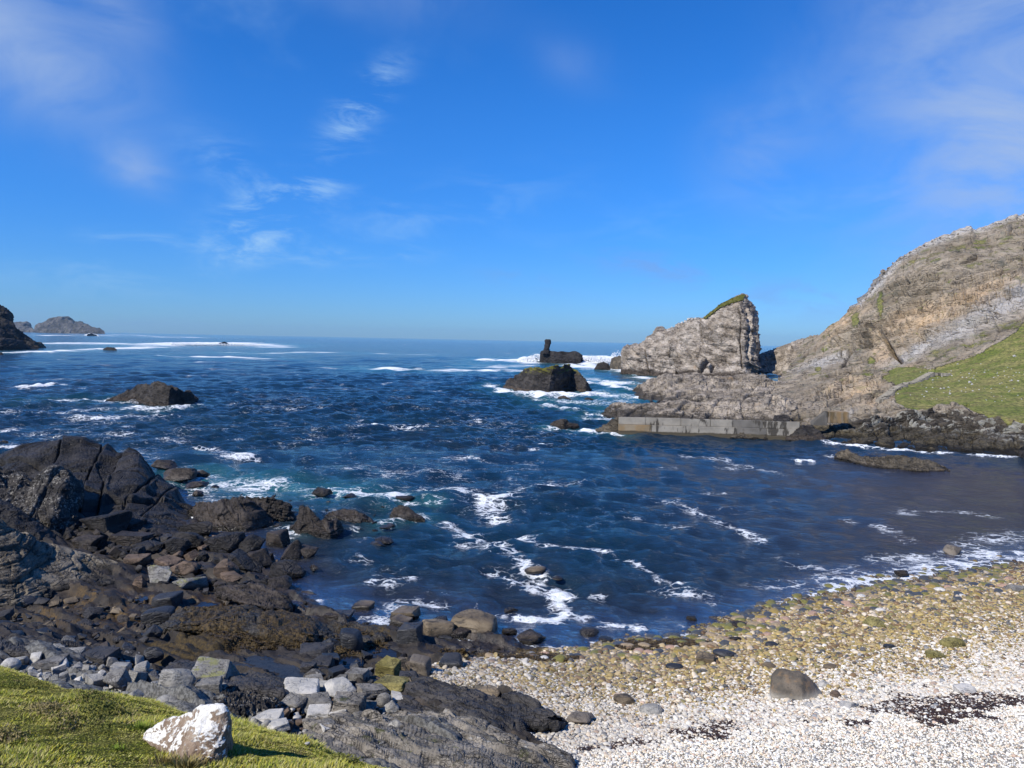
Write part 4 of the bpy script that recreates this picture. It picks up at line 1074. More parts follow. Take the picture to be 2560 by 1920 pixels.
gf = t.math('MAXIMUM', gf, t.math('MULTIPLY', t.math('MULTIPLY', t.ramp(nz_.outputs[2], 0.55, 0.8), t.ramp(t.noise(P, 0.18, 5, 0.7), 0.52, 0.66)), t.math('MULTIPLY', t.math('SUBTRACT', 1.0, wa), t.ramp(zt, 3.5, 7.0))))
col = t.mix(gf, col, gc)
hh = t.math('ADD', nbd, t.math('MULTIPLY', t.noise(P, 1.3, 8, 0.72), 0.8)); hh = t.math('SUBTRACT', hh, t.math('MULTIPLY', ck, 0.5))
hh = t.math('MULTIPLY', hh, t.math('SUBTRACT', 1.0, t.math('MULTIPLY', gf, 0.75)))
finish(t, col, 0.88, hh, 0.8, 1.0, 0.2)
mesh_obj('headland_cliff', P4, gridfaces(nu_, nv_), m, kind='structure', attrs={'turf': gm, 'tan': tan, 'pale': white, 'shore': shoredark}, sharp=45)

# low ridge behind, seen through the gap
loft('headland_ridge', [[(1885, 934, 330), (1920, 936, 325), (1952, 940, 318), (1990, 945, 300), (2040, 940, 290)],
                 [(1886, 915, 336), (1925, 912, 332), (1960, 905, 326), (2000, 900, 318), (2050, 880, 305)],
                 [(1888, 895, 345), (1905, 888, 343), (1927, 880, 340), (1962, 866, 335), (2002, 851, 330), (2045, 838, 322)],
                 [(1860, 900, 400), (1905, 890, 400), (1927, 884, 400), (1962, 872, 400), (2002, 862, 400), (2045, 850, 400)]],
     120, 70, M_stack, noise=(2.0, 14), bed=((0.25, -0.4, 0.85), 2.0, 1.2), kind='structure', seed=5)

# ------------------------------------------------------------------ the big sea stack
def stack_turf(P):
    c = [at(a, b, D=335) for a, b in ((1758, 797), (1798, 766), (1848, 740), (1862, 740), (1859, 751), (1832, 758), (1795, 775), (1765, 799))]
    pl = np.array([[q[0], q[2]] for q in c])
    return np.clip(0.5 + polydist(pl, P[:, 0] * 335 / P[:, 1], (P[:, 2] - 14) * 335 / P[:, 1] + 14) / 1.0, 0, 1)


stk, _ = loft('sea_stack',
     [[(1566, 930, 380), (1552, 935, 338), (1590, 941, 326), (1650, 948, 318), (1720, 955, 308), (1800, 960, 302), (1860, 958, 300), (1893, 950, 306), (1896, 945, 345)],
      [(1568, 915, 380), (1553, 915, 340), (1595, 915, 328), (1650, 918, 322), (1720, 918, 314), (1800, 915, 308), (1860, 912, 305), (1892, 905, 311), (1896, 902, 345)],
      [(1570, 895, 380), (1554, 895, 342), (1600, 890, 331), (1650, 890, 326), (1720, 880, 320), (1800, 872, 313), (1860, 866, 310), (1893, 860, 316), (1896, 858, 345)],
      [(1572, 878, 375), (1556, 877, 345), (1562, 871, 342), (1608, 862, 336), (1617, 852, 336), (1700, 845, 328), (1800, 828, 319), (1860, 815, 315), (1892, 818, 321), (1895, 818, 345)],
      [(1575, 876, 370), (1560, 873, 348), (1608, 860, 343), (1618, 851, 343), (1640, 827, 343), (1663, 828, 342), (1706, 810, 336), (1755, 799, 330), (1800, 782, 325), (1852, 765, 321), (1880, 768, 327), (1886, 780, 345)],
      [(1578, 874, 366), (1562, 870, 352), (1608, 859, 350), (1617, 851, 350), (1630, 841, 350), (1641, 825, 350), (1652, 822, 350), (1663, 829, 350), (1690, 819, 348), (1706, 810, 346), (1725, 800, 343),
       (1755, 799, 340), (1760, 795, 339), (1774, 784, 338), (1798, 765, 336), (1825, 750, 334), (1847, 739, 333), (1861, 738, 333), (1868, 748, 335), (1876, 758, 345)],
      [(1580, 880, 372), (1600, 875, 372), (1650, 850, 372), (1706, 830, 370), (1755, 815, 368), (1825, 775, 364), (1861, 765, 362), (1876, 790, 362)],
      [(1590, 930, 385), (1650, 930, 385), (1755, 930, 385), (1861, 930, 380), (1890, 930, 375)]],
     300, 240, M_stack, noise=(1.7, 15), bed=((0.35, -0.25, 0.9), 1.9, 1.5, 6), seed=31,
     cuts=[([(1677, 868), (1676, 893)], 2.0, 4), ([(1752, 926), (1765, 916), (1772, 905)], 3.5, 6), ([(1779, 928), (1784, 918)], 3, 5), ([(1728, 895), (1730, 893)], 3, 2.5), ([(1612, 868), (1614, 905), (1622, 930)], 2, 2.5),
           ([(1845, 770), (1852, 800), (1850, 850), (1856, 920)], 2.2, 2.5), ([(1868, 770), (1872, 830), (1870, 900)], 2, 2.0), ([(1750, 800), (1758, 860), (1745, 900)], 1.8, 1.0), ([(1690, 925), (1692, 945)], 2, 2.5),
           ([(1570, 900), (1600, 896), (1625, 890)], 1.4, 1.5), ([(1660, 915), (1700, 905)], 1.4, 1.4), ([(1700, 850), (1720, 862), (1740, 868)], 1.3, 1.3), ([(1770, 820), (1800, 836), (1830, 842)], 1.3, 1.3), ([(1780, 860), (1810, 874), (1840, 880)], 1.3, 1.4)] + bed_lines(5, 30, 1575, 1850, ([1575, 1650, 1760, 1850], [875, 845, 800, 765]), ([1575, 1850], [925, 935]), 14, (20, 70), (1.0, 1.6), (0.6, 1.4)), cat='sea stack',
     label='tall pale sea stack shaped like a leaning fin with a turf top')
def face_patch(name, src, maskf, mat, parent, off=0.06):
    """a skin of turf lying on part of another mesh"""
    me = src.data; n = len(me.vertices); co = np.empty(n * 3, np.float32); me.vertices.foreach_get('co', co); co = co.reshape(-1, 3)
    no = np.empty(n * 3, np.float32); me.vertices.foreach_get('normal', no); no = no.reshape(-1, 3)
    mk = maskf(co); f = np.empty(len(me.polygons) * 4, np.int32); me.loops.foreach_get('vertex_index', f); f = f.reshape(-1, 4)
    keep = mk[f].mean(axis=1) > 0.5
    f = f[keep]; ids = np.unique(f); mp_ = -np.ones(n, int); mp_[ids] = np.arange(len(ids))
    V = co[ids] + no[ids] * off + np.c_[np.zeros(len(ids)), np.zeros(len(ids)), off * (0.5 + fbm(co[ids] / 0.8, 3, 8))]
    return mesh_obj(name, V, mp_[f], mat, parent=parent)
mt, t = new_mat('stack_turf')
P = t.node('ShaderNodeNewGeometry').outputs['Position']
tc = t.mix(t.ramp(t.noise(P, 0.8, 6, 0.7), 0.35, 0.65), (0.07, 0.085, 0.015), (0.14, 0.13, 0.035))
tc = t.mix(t.ramp(t.noise(P, 2.5, 6, 0.7), 0.52, 0.68), tc, (0.16, 0.12, 0.09))
finish(t, tc, 0.95, t.noise(P, 2.5, 6, 0.7), 0.5, 1.0, 0.1)
pf = lambda V: stack_turf(V) + 0.35 * fbm(V / 2.0, 3, 77)
tp = face_patch('turf_cap', stk, pf, mt, stk, 0.35)

# ------------------------------------------------------------------ rocks in the bay (open water)
DIP2 = (0.25, -0.2, 1.0)
crag('islet', [(266, 999), (290, 990), (330, 978), (350, 966), (375, 961), (395, 955), (412, 957), (430, 970), (450, 977), (478, 980), (480, 990), (492, 1000)],
     [(264, 1003), (290, 1004), (345, 1006), (380, 1018), (420, 1021), (452, 1013), (480, 1008), (493, 1002)], M_islet, nu=170, nv=90, noise=(0.8, 3.0),
     bed=(DIP2, 0.5, 0.5), seed=11, cat='islet', label='low dark humped islet alone in the left of the bay, foam at its foot')
crag('islet', [(1258, 966), (1280, 945), (1305, 932), (1325, 922), (1345, 917), (1380, 915), (1408, 917), (1410, 910), (1424, 911), (1428, 924), (1445, 928), (1458, 945), (1470, 955), (1478, 975)],
     [(1256, 970), (1290, 978), (1330, 984), (1370, 985), (1420, 978), (1460, 981), (1480, 978)], M_isletg, nu=190, nv=110, noise=(0.9, 4.5),
     bed=(DIP2, 1.2, 0.7), seed=12, cat='islet', label='dark rounded islet with a yellow-green mossy crown, left of the sea stack')
pil_ = crag('islet', [(1351, 905), (1353, 880), (1360, 878), (1373, 877), (1400, 878), (1420, 880), (1440, 878), (1446, 881), (1455, 887), (1458, 902)],
     [(1350, 907), (1390, 909), (1450, 910), (1459, 905)], M_farblack, nu=190, nv=90, noise=(0.9, 6), bed=(DIP2, 2.0, 0.8), seed=13, thick=12, lean=0.35,
     cat='islet', label='black flat-topped islet with an upright stone pillar at its left end')
pc_ = at(1367, 880, D=at(1400, 909, z=0)[1] + 3); ph_ = at(1367, 848, D=pc_[1])[2] - pc_[2]
zz_ = np.linspace(-0.12, 1, 26); aa_ = np.linspace(0, 2 * np.pi, 28, endpoint=False); Z_, A_ = np.meshgrid(zz_, aa_, indexing='ij')
rr_ = (2.1 - 0.45 * Z_ + 0.6 * np.exp(-(Z_ + 0.1) * 9)) * np.where(Z_ > 0.96, 0.65, 1); 
Vp = np.c_[(rr_ * np.cos(A_)).ravel(), (rr_ * 0.9 * np.sin(A_)).ravel(), (Z_ * ph_).ravel()]
Vp[:, :2] *= (1 + 0.34 * fbm(Vp / 3.0, 4, 5) + 0.34 * strata(Vp, (0.15, 0, 1), 2.6, 1.2, 6))[:, None]
Vp[:, 0] += 0.35 * np.sin(Vp[:, 2] / 4.0) + 0.5 * fbm(np.c_[Vp[:, 2] * 0, Vp[:, 2] * 0, Vp[:, 2] / 3], 2, 9)
Fp = []
for i_ in range(25):
    for j_ in range(28): Fp.append([i_ * 28 + j_, i_ * 28 + (j_ + 1) % 28, (i_ + 1) * 28 + (j_ + 1) % 28, (i_ + 1) * 28 + j_])
top_f = [[25 * 28 + j_, 25 * 28 + j_ + 1, 25 * 28 + 26 - j_, 25 * 28 + 27 - j_] for j_ in range(13)]
plr = mesh_obj('pillar', Vp + (pc_ - np.array(pil_.location)), Fp + top_f, M_farblack, parent=pil_, sharp=40)
crag('rock', [(1335, 903), (1338, 895), (1344, 894), (1347, 903)], [(1334, 905), (1348, 906)], M_farblack, nu=40, nv=30, noise=(0.4, 2), seed=14,
     cat='rock', label='small jagged dark rock in white surf left of the pillar islet')
crag('rock', [(1457, 900), (1465, 898), (1474, 901), (1482, 905)], [(1456, 906), (1483, 908)], M_farblack, nu=40, nv=30, noise=(0.4, 2), seed=15,
     cat='rock', label='low dark rock at the right end of the pillar islet')
crag('rock', [(1487, 922), (1495, 910), (1508, 905), (1520, 910), (1525, 922)], [(1486, 925), (1524, 925)], M_islet, nu=60, nv=40, noise=(0.7, 4), seed=16,
     cat='rock', label='dark rounded rock in the surf, second rock left of the sea stack foot')
crag('rock', [(1524, 920), (1530, 895), (1548, 889), (1560, 893), (1566, 912), (1572, 925)], [(1523, 923), (1545, 925), (1574, 928)], M_spit, nu=70, nv=50, noise=(0.9, 5), seed=17,
     cat='rock', label='brown boulder-like rock touching the left foot of the sea stack')
crag('rock', [(1372, 1065), (1385, 1052), (1410, 1046), (1425, 1055), (1442, 1060), (1447, 1066)], [(1370, 1067), (1410, 1070), (1448, 1068)], M_islet, nu=80, nv=50, noise=(0.3, 1.6),
     bed=(DIP2, 0.5, 0.3), seed=18, cat='rock', label='low two-humped dark rock in foam just left of the pier end')
crag('rock', [(1396, 992), (1410, 989), (1425, 996)], [(1394, 996), (1427, 998)], M_islet, nu=40, nv=24, noise=(0.2, 1.5), seed=19, cat='rock',
     label='tiny dark rock awash below the mossy islet')
crag('rock', [(1461, 998), (1468, 993), (1478, 996), (1492, 999)], [(1460, 1000), (1493, 1001)], M_islet, nu=40, nv=24, noise=(0.2, 1.5), seed=20, cat='rock',
     label='small dark rock awash below and right of the mossy islet')
crag('rock', [(258, 873), (268, 868), (276, 867), (285, 869), (292, 874)], [(257, 875), (292, 876)], M_farblack, nu=50, nv=30, noise=(0.8, 4), seed=21, cat='rock',
     label='dark domed rock in surf off the far-left point')
crag('rock', [(548, 858), (562, 854), (570, 858)], [(547, 861), (571, 861)], M_farblack, nu=40, nv=24, noise=(0.8, 4), seed=22, cat='rock',
     label='small dark rock behind the long white breaker')
crag('rock', [(218, 836), (228, 833), (242, 838)], [(217, 840), (243, 840)], M_farblack, nu=30, nv=20, noise=(1, 8), seed=23, cat='rock', label='low rock in front of the distant island ridge')
# long spit in the cove
crag('skerry', [(2088, 1142), (2100, 1130), (2118, 1128), (2132, 1136), (2150, 1148), (2180, 1147), (2205, 1142), (2240, 1141), (2270, 1145), (2300, 1158), (2330, 1165), (2368, 1178)],
     [(2086, 1146), (2120, 1152), (2150, 1165), (2200, 1172), (2260, 1180), (2320, 1181), (2372, 1180)], M_spit, nu=230, nv=90, noise=(0.5, 2.2), bed=(DIP2, 0.45, 0.45), seed=24, thick=5.0,
     cat='skerry', label='long low brown skerry in the dark sheltered water of the cove, below the grassy hillside')
crag('rock', [(2548, 1125), (2556, 1115), (2575, 1105), (2640, 1110)], [(2547, 1145), (2575, 1158), (2640, 1165)], M_islet, nu=60, nv=50, noise=(0.4, 2), seed=25,
     cat='rock', label='dark rock at the right edge of the picture at the foot of the bedded shore')

# far left coast and distant islands
def far(name, rows, nu, nv, mat, noise, label, cat='headland', kind=None, seed=1, bed=None):
    return loft(name, rows, nu, nv, mat, noise=noise, seed=seed, label=label, cat=cat, kind=kind, bed=bed, fine=0.35)


far('coastal_cliff', [[(-120, 872, 560), (0, 872, 560), (60, 868, 590), (100, 866, 600)], [(-120, 820, 570), (0, 845, 572), (60, 856, 600), (95, 860, 605)],
                [(-120, 760, 600), (-60, 775, 600), (0, 808, 600), (25, 815, 605), (55, 845, 610), (90, 858, 612)],
                [(-120, 730, 640), (-30, 765, 640), (0, 780, 640), (12, 790, 635), (20, 805, 630), (30, 818, 628), (34, 826, 626), (52, 838, 625), (88, 856, 620)],
                [(-120, 800, 720), (0, 830, 720), (88, 860, 700)]], 120, 90, M_farblack, (6, 30), 'dark sea cliff cut off by the left edge of the picture', 'cliff', None, 3, ((0.8, -0.2, 0.5), 4, 2.5))
crag('rock', [(52, 862), (58, 850), (66, 847), (80, 855), (100, 858), (112, 866)], [(52, 868), (85, 870), (114, 869)], M_spit, nu=70, nv=40, noise=(1.6, 9), seed=33, bed=(DIP2, 2, 1.5),
     cat='rock', label='brown rocky point at the seaward foot of the far-left cliff')
crag('rock', [(-60, 852), (0, 848), (36, 848), (55, 856), (80, 866), (97, 872)], [(-60, 876), (0, 876), (50, 875), (98, 874)], M_farblack, nu=110, nv=50, noise=(1.0, 7), openl=1, seed=34,
     bed=(DIP2, 2.5, 1.2), cat='rock', label='flat dark rock ledge in front of the far-left cliff, at the left edge')
crag('rock', [(-20, 880), (4, 881), (8, 885)], [(-20, 887), (9, 887)], M_farblack, nu=40, nv=20, noise=(0.5, 3), openl=1, seed=35, cat='rock', label='tiny dark rock at the left edge below the dark ledge')
crag('rock', [(-10, 1103), (8, 1100), (20, 1103)], [(-10, 1106), (21, 1106)], M_brown, nu=40, nv=20, noise=(0.2, 1), openl=1, seed=36, cat='rock', label='small brown rock at the left edge behind the great dark outcrop')
hz = [(x, horizon(x) + 4) for x in (60, 90, 160, 200, 240, 262)]
I5 = 5000.0
def isl(pts, dD): return [(a, b, I5 + dD) for a, b in pts]
far('distant_island', [isl([(80, 848), (120, 848), (180, 849), (225, 850), (268, 850)], -60), isl([(84, 831.5), (120, 831.8), (180, 833), (225, 834), (264, 834.5)], -40),
                 isl([(88, 823), (120, 818), (180, 818), (225, 822), (255, 831)], 60),
                 isl([(96, 812), (110, 810), (122, 806), (133, 799), (150, 797), (168, 797), (178, 803), (184, 808), (195, 807), (205, 806), (216, 811), (228, 824), (245, 830)], 180),
                 isl([(96, 840), (160, 840), (240, 841)], 600)], 160, 80, M_far, (30, 220), 'larger distant island with a humped ridge near the horizon', 'island', None, 4, ((0.9, -0.1, 0.4), 40, 14))
far('distant_island', [isl([(20, 845), (50, 845), (88, 846)], 200), isl([(22, 829), (50, 830), (86, 831)], 240), isl([(22, 820), (50, 818), (80, 824)], 300),
                 isl([(28, 813), (45, 811), (66, 809), (71, 813), (76, 822), (84, 828)], 400), isl([(28, 840), (84, 840)], 700)],
    70, 50, M_far, (24, 200), 'smaller flat-topped distant island left of the humped one', 'island', None, 5, ((0.9, -0.1, 0.4), 40, 12))

# breaking surf as raised white water
ms, t = new_mat('surf_white')
P = t.node('ShaderNodeNewGeometry').outputs['Position']
finish(t, t.mix(t.ramp(t.noise(P, 0.5, 6, 0.7), 0.3, 0.7), (0.72, 0.77, 0.8), (0.92, 0.93, 0.94)), 0.9, t.noise(P, 1.5, 7, 0.75), 0.8, 1.0, 0.1)


def surf(sky, base, seed, amp=(1.0, 3.0)):
    """a breaker or burst: a cloud of small ragged clumps filling the body of white water"""
    r = np.random.default_rng(seed); S = resample([(*p, 0) for p in sky], 60); B = resample([(*p, 0) for p in base], 60)
    L = abs(at(base[-1][0], base[-1][1], z=0)[0] - at(base[0][0], base[0][1], z=0)[0])
    n = int(np.clip(L * 34, 220, 2600)); u = r.uniform(0, 59, n); i = u.astype(int); f = r.uniform(0, 1, n) ** 1.25
    V = []; Fc = []; oc = np.array([[1, 0, 0], [-1, 0, 0], [0, 1, 0], [0, -1, 0], [0, 0, 1], [0, 0, -1]], float)
    of = np.array([[0, 2, 4], [2, 1, 4], [1, 3, 4], [3, 0, 4], [2, 0, 5], [1, 2, 5], [3, 1, 5], [0, 3, 5]])
    for k in range(n):
        b = B[i[k]]; s = S[i[k]]; D = at(b[0], b[1], z=0)[1]
        ff = f[k] * r.uniform(0.75, 1.12)
        c = at(b[0] + (s[0] - b[0]) * ff + r.normal() * 0.5, b[1] + (s[1] - b[1]) * ff, D=D + r.normal() * amp[1] * 0.5)
        sz_ = amp[0] * r.uniform(0.25, 1.0) * (1.15 - 0.75 * f[k])
        q, _ = np.linalg.qr(r.normal(size=(3, 3)))
        V.append(c + (oc * r.uniform(0.5, 1.3, (6, 1)) * sz_) @ q); Fc.append(of + 6 * k)
    mesh_obj('surf', np.concatenate(V), np.concatenate(Fc), ms, kind='stuff', smooth=True)


surf([(1300, 900), (1320, 893), (1335, 883), (1345, 881), (1352, 886)], [(1295, 904), (1352, 906)], 1, (0.9, 4))
surf([(1458, 893), (1470, 889), (1480, 887), (1490, 891), (1500, 889), (1515, 893), (1530, 897)], [(1456, 906), (1532, 912)], 2, (0.9, 4))
surf([(1529, 885), (1533, 875), (1543, 874), (1555, 880), (1558, 890)], [(1527, 897), (1558, 900)], 3, (0.8, 3))
surf([(432, 858), (440, 855), (470, 857), (520, 859), (560, 858), (600, 859), (650, 861)], [(425, 863), (655, 864)], 4, (0.8, 5))
surf([(214, 836), (225, 832.5), (235, 834), (245, 838)], [(212, 838), (247, 840)], 6, (1.2, 6))
surf([(322, 1004), (330, 997), (338, 998), (345, 1004)], [(305, 1008), (348, 1009)], 5, (0.16, 0.5))

# ------------------------------------------------------------------ terraces by the pier
mk = dict(kind=None)
crag('rock_terrace', [(1588, 985), (1605, 970), (1624, 958), (1645, 947), (1669, 940), (1710, 938), (1743, 936), (1752, 938), (1768, 945), (1818, 943), (1860, 941), (1907, 942), (1925, 955), (1960, 958), (2020, 990)],
     [(1586, 990), (1615, 1000), (1634, 1006), (1680, 1014), (1760, 1020), (1850, 1022), (1950, 1016), (2020, 994)], M_shore, nu=330, nv=110, thick=70, noise=(0.9, 9), bed=((0.3, -0.35, 1), 1.6, 1.7, 7), seed=41, cuts=bed_lines(6, 12, 1600, 1930, ([1600, 1670, 1900], [978, 945, 946]), ([1600, 1680, 1930], [998, 1010, 1015]), 3, (60, 160), (0.8, 1.2), (0.5, 0.9)),
     bulge=0.2, lean=0.6, cat='rock terrace', label='tan bedded rock terrace in front of the sea stack, with a dark seaward foot', sink=3, basez=[0, 0, 0, 0, 0, 0.5, 1, 1])
crag('rock_terrace', [(1508, 1034), (1525, 1020), (1540, 1011), (1554, 1011), (1575, 1016), (1610, 1016), (1674, 1008), (1720, 1005), (1758, 1006), (1820, 998), (1858, 994), (1917, 991), (1950, 994), (1978, 1000), (1985, 1020), (1975, 1035)],
     [(1506, 1038), (1560, 1050), (1650, 1062), (1750, 1066), (1850, 1068), (1975, 1070)], M_shore, nu=330, nv=110, thick=34, noise=(0.6, 6), bed=((0.3, -0.3, 1), 1.1, 1.2, 7), seed=42, cuts=bed_lines(7, 9, 1540, 1900, ([1540, 1680, 1900], [1020, 1012, 996]), ([1540, 1900], [1042, 1052]), -2, (70, 180), (0.8, 1.2), (0.25, 0.5)),
     bulge=0.35, cat='rock terrace', label='long grey-brown rock terrace directly behind the pier, black at its left end', sink=2)
crag('rock', [(1490, 1076), (1510, 1062), (1530, 1050), (1545, 1046), (1548, 1060)], [(1487, 1080), (1520, 1084), (1550, 1086)], M_spit, nu=70, nv=50, noise=(0.4, 2), seed=43, bed=(DIP2, 0.5, 0.4),
     cat='rock', label='brown wedge of rock tapering into the sea at the left end of the pier')
crag('rock', [(1545, 1072), (1570, 1070), (1600, 1072), (1640, 1074), (1680, 1076), (1706, 1083)], [(1543, 1086), (1600, 1089), (1660, 1090), (1709, 1091)], M_spit, nu=140, nv=50, thick=2.6, noise=(0.35, 1.2), seed=44, bed=(DIP2, 0.4, 0.4),
     cat='rock', label='rough brown rock along the foot of the pier under its left half')
crag('rock', [(1812, 1088), (1820, 1077), (1850, 1076), (1890, 1078), (1915, 1088)], [(1811, 1095), (1860, 1098), (1918, 1099)], M_spit, nu=90, nv=50, thick=2.6, noise=(0.35, 1.0), seed=45, bed=(DIP2, 0.4, 0.4),
     cat='rock', label='rough brown rock against the foot of the pier under its right half')
crag('rock', [(1965, 1094), (1978, 1083), (1990, 1075), (1999, 1068), (2010, 1060), (2028, 1062), (2040, 1075), (2050, 1085), (2062, 1100)], [(1962, 1102), (2010, 1105), (2064, 1107)], M_islet, nu=90, nv=60, thick=5, noise=(0.5, 2), seed=46, bed=(DIP2, 0.5, 0.3),
     cat='rock', label='squarish brown-grey rock block at the right end of the pier')
crag('rock', [(1934, 1048), (1936, 1038), (1960, 1036), (1972, 1040), (1974, 1048)], [(1933, 1054), (1975, 1055)], M_islet, z=1.6, nu=50, nv=34, thick=3, noise=(0.2, 1.5), seed=47,
     cat='rock', label='dark squared block behind the pier parapet near its right end')

# ------------------------------------------------------------------ pier: parapet panels, quay panels, plinth
def concrete(name, base, dark, ochre=0.0):
    m, t = new_mat(name)
    P = t.node('ShaderNodeNewGeometry').outputs['Position']
    st = t.math('MULTIPLY', t.noise(t.mapping(P, scale=(1.0, 1.0, 0.25)), 1.1, 6, 0.65), t.ramp(t.noise(P, 0.22, 3, 0.5), 0.35, 0.6, 0.75, 1.12))
    col = t.mix(t.ramp(t.noise(P, 0.5, 5, 0.6), 0.35, 0.65), base, tuple(x * 0.72 for x in base))
    col = t.mix(t.ramp(st, 0.53, 0.62), col, dark)
    if ochre: col = t.mix(t.math('MULTIPLY', t.ramp(t.noise(t.mapping(P, scale=(1, 1, .4)), 0.9, 5, 0.6), 0.45, 0.65), ochre), col, (0.28, 0.18, 0.08))
    sp = t.node('ShaderNodeSeparateXYZ'); t.l.new(P, sp.inputs[0])
    col = t.mix(t.ramp(t.math('ADD', sp.outputs[2], t.math('MULTIPLY', st, 0.5)), 1.05, 0.75), col, (0.09, 0.075, 0.05))
    col = t.mix(t.ramp(t.noise(P, 5, 7, 0.75), 0.55, 0.75), col, tuple(x * 0.6 for x in base))
    finish(t, col, 0.9, t.noise(P, 3, 8, 0.75), 0.05, 1.0, 0.2)
    return m


M_con = concrete('pier_concrete', (0.34, 0.31, 0.255), (0.07, 0.062, 0.05))
M_con2 = concrete('pier_concrete_dark', (0.19, 0.175, 0.15), (0.07, 0.062, 0.05))
M_con3 = concrete('pier_concrete_ochre', (0.3, 0.24, 0.16), (0.1, 0.08, 0.05), 0.6)
M_och = concrete('landing_concrete_ochre', (0.28, 0.22, 0.15), (0.12, 0.09, 0.05), 0.8)


def box_between(name, a, b, z0, z1, depth, mat, parent, seed=0, wear=0.03, label=None):
    """block from a to b (xy), between heights, with depth behind the face; edges a little worn"""
    a = np.array(a[:2]); b = np.array(b[:2]); dvec = (b - a); L = np.linalg.norm(dvec); dvec = dvec / L; nrm = np.array([-dvec[1], dvec[0]])
    if nrm[1] < 0: nrm = -nrm
    bm = bmesh.new(); bmesh.ops.create_cube(bm, size=1.0)
    bmesh.ops.scale(bm, vec=(L, depth, z1 - z0), verts=bm.verts)
    bmesh.ops.bevel(bm, geom=list(bm.edges), offset=min(0.05, (z1 - z0) * 0.15), segments=2, affect='EDGES')
    r = np.random.default_rng(seed)
    for v in bm.verts: v.co += Vector(r.normal(0, wear * 0.3, 3))
    me = bpy.data.meshes.new(name); bm.to_mesh(me); bm.free(); me.materials.append(mat)
    o = bpy.data.objects.new(name, me); scene.collection.objects.link(o)
    c = (a + b) / 2 + nrm * depth / 2
    ang = math.atan2(dvec[1], dvec[0]); par = parent.location if parent else Vector((0, 0, 0))
    o.location = (c[0] - par[0], c[1] - par[1], (z0 + z1) / 2 - par[2]); o.rotation_euler = (0, 0, ang)
    if parent: o.parent = parent
    if label: o['label'] = label
    return o


pa = at(1546, 1087.5, z=0.0); pb = at(2012, 1101, z=0.0)
zt = at(1546, 1042, D=pa[1])[2]; zt2 = at(2009, 1057, D=pb[1])[2]; ztop = (zt + zt2) / 2
zm = at(1546, 1061, D=pa[1])[2]
pier = bpy.data.objects.new('pier', None); scene.collection.objects.link(pier); pier.location = (pa[0], pa[1], 0)
tag(pier, 'old stained concrete pier with a parapet wall along the foot of the rock terraces', 'pier')
Lp = np.linalg.norm((pb - pa)[:2]); pd = (pb - pa)[:2] / Lp; pn = np.array([-pd[1], pd[0]])
def onp(px):            # point of the pier face line seen at px
    best = None
    tt = np.linspace(0, 1, 2000); X = pa + (pb - pa) * tt[:, None]; v = X - CAM
    sx_ = CX + F * (v @ RT) / (v @ fwd)
    return X[np.argmin(abs(sx_ - px))]
cuts = [1546, 1614, 1702, 1776, 1832, 1908, 1937, 2000]
mats_t = [M_con, M_con, M_con, M_con, M_con2, M_con, M_con]
for i in range(7):
    a = onp(cuts[i]); b = onp(cuts[i + 1]); g = pd * 0.01
    box_between('parapet_panel', a[:2] + g + pn * 0.35, b[:2] - g + pn * 0.35, zm + 0.003, ztop + [0, 0.02, -0.02, 0, 0.02, -0.03, -0.02][i], 0.55, mats_t[i], pier, 60 + i,
                label='darker weathered parapet panel' if i == 4 else None)
cuts = [1546, 1628, 1714, 1842, 1916, 1990]
mats_b = [M_con3, M_con, M_con, M_con2, M_con]
for i in range(5):
    a = onp(cuts[i]); b = onp(cuts[i + 1]); g = pd * 0.01
    box_between('quay_panel', a[:2] + g, b[:2] - g, 0.55, zm, 4.5, mats_b[i], pier, 70 + i,
                label={0: 'ochre-stained quay panel at the seaward end', 3: 'darker quay panel'}.get(i))
box_between('plinth', onp(1546)[:2] - pn * 0.25, onp(2005)[:2] - pn * 0.25, -1.5, 0.552, 4.9, M_con2, pier, 80)

# ochre landing with its flight of steps
ld_ = bpy.data.objects.new('landing_stairs', None); scene.collection.objects.link(ld_)
c0 = at(2065, 1050, D=122); ld_.location = tuple(c0)
tag(ld_, 'ochre-stained concrete landing with a short flight of steps, among the rocks right of the pier', 'stairs')
a = at(2070, 1048, D=119.3); b = at(2122, 1046, D=119.3); zt_ = at(2090, 1030, D=119.3)[2]; zb_ = a[2] - 0.6
box_between('landing_wall', a, b, zb_, zt_, 2.2, M_och, ld_, 90)
for k in range(10):
    px_ = 2034 + k * 3.6; py_ = 1054 - k * 2.75
    a = at(px_, py_, D=119.25); b = at(px_ + 3.6, py_, D=119.25); 
    box_between('step', a, b, zb_ - 0.4, a[2] + 0.05, 1.3, M_con2, ld_, 100 + k, 0.01)

# long stone stairway up the grass
sw = bpy.data.objects.new('stairway', None); scene.collection.objects.link(sw); c0 = at(2215, 1000, D=140); sw.location = tuple(c0)
tag(sw, 'long concrete stairway with a side wall climbing the grassy hillside', 'stairway')
from mathutils.bvhtree import BVHTree
hv = P4.reshape(nv_, nu_, 3)
def headD(px, py):
    """distance of the headland front under a photograph point, from the loft's own table"""
    q = PIX.reshape(-1, 3); i = np.argmin((q[:, 0] - px) ** 2 + (q[:, 1] - py) ** 2); return q[i, 2]
path = [(2208, 1003), (2232, 985), (2250, 970), (2278, 958), (2296, 956), (2310, 948), (2338, 932)]
pth = resample([(*p, 0) for p in path], 33)
for k in range(32):
    (x0, y0, _), (x1, y1, _) = pth[k], pth[k + 1]
    D = headD((x0 + x1) / 2, (y0 + y1) / 2) - 1.6
    a = at(x0, y0, D=D); b = at(x1, y1, D=D + 0.25)
    o = box_between('step', a, b, min(a[2], b[2]) - 0.7, max(a[2], b[2]) + 0.12, 1.5, M_con, sw, 140 + k, 0.01)
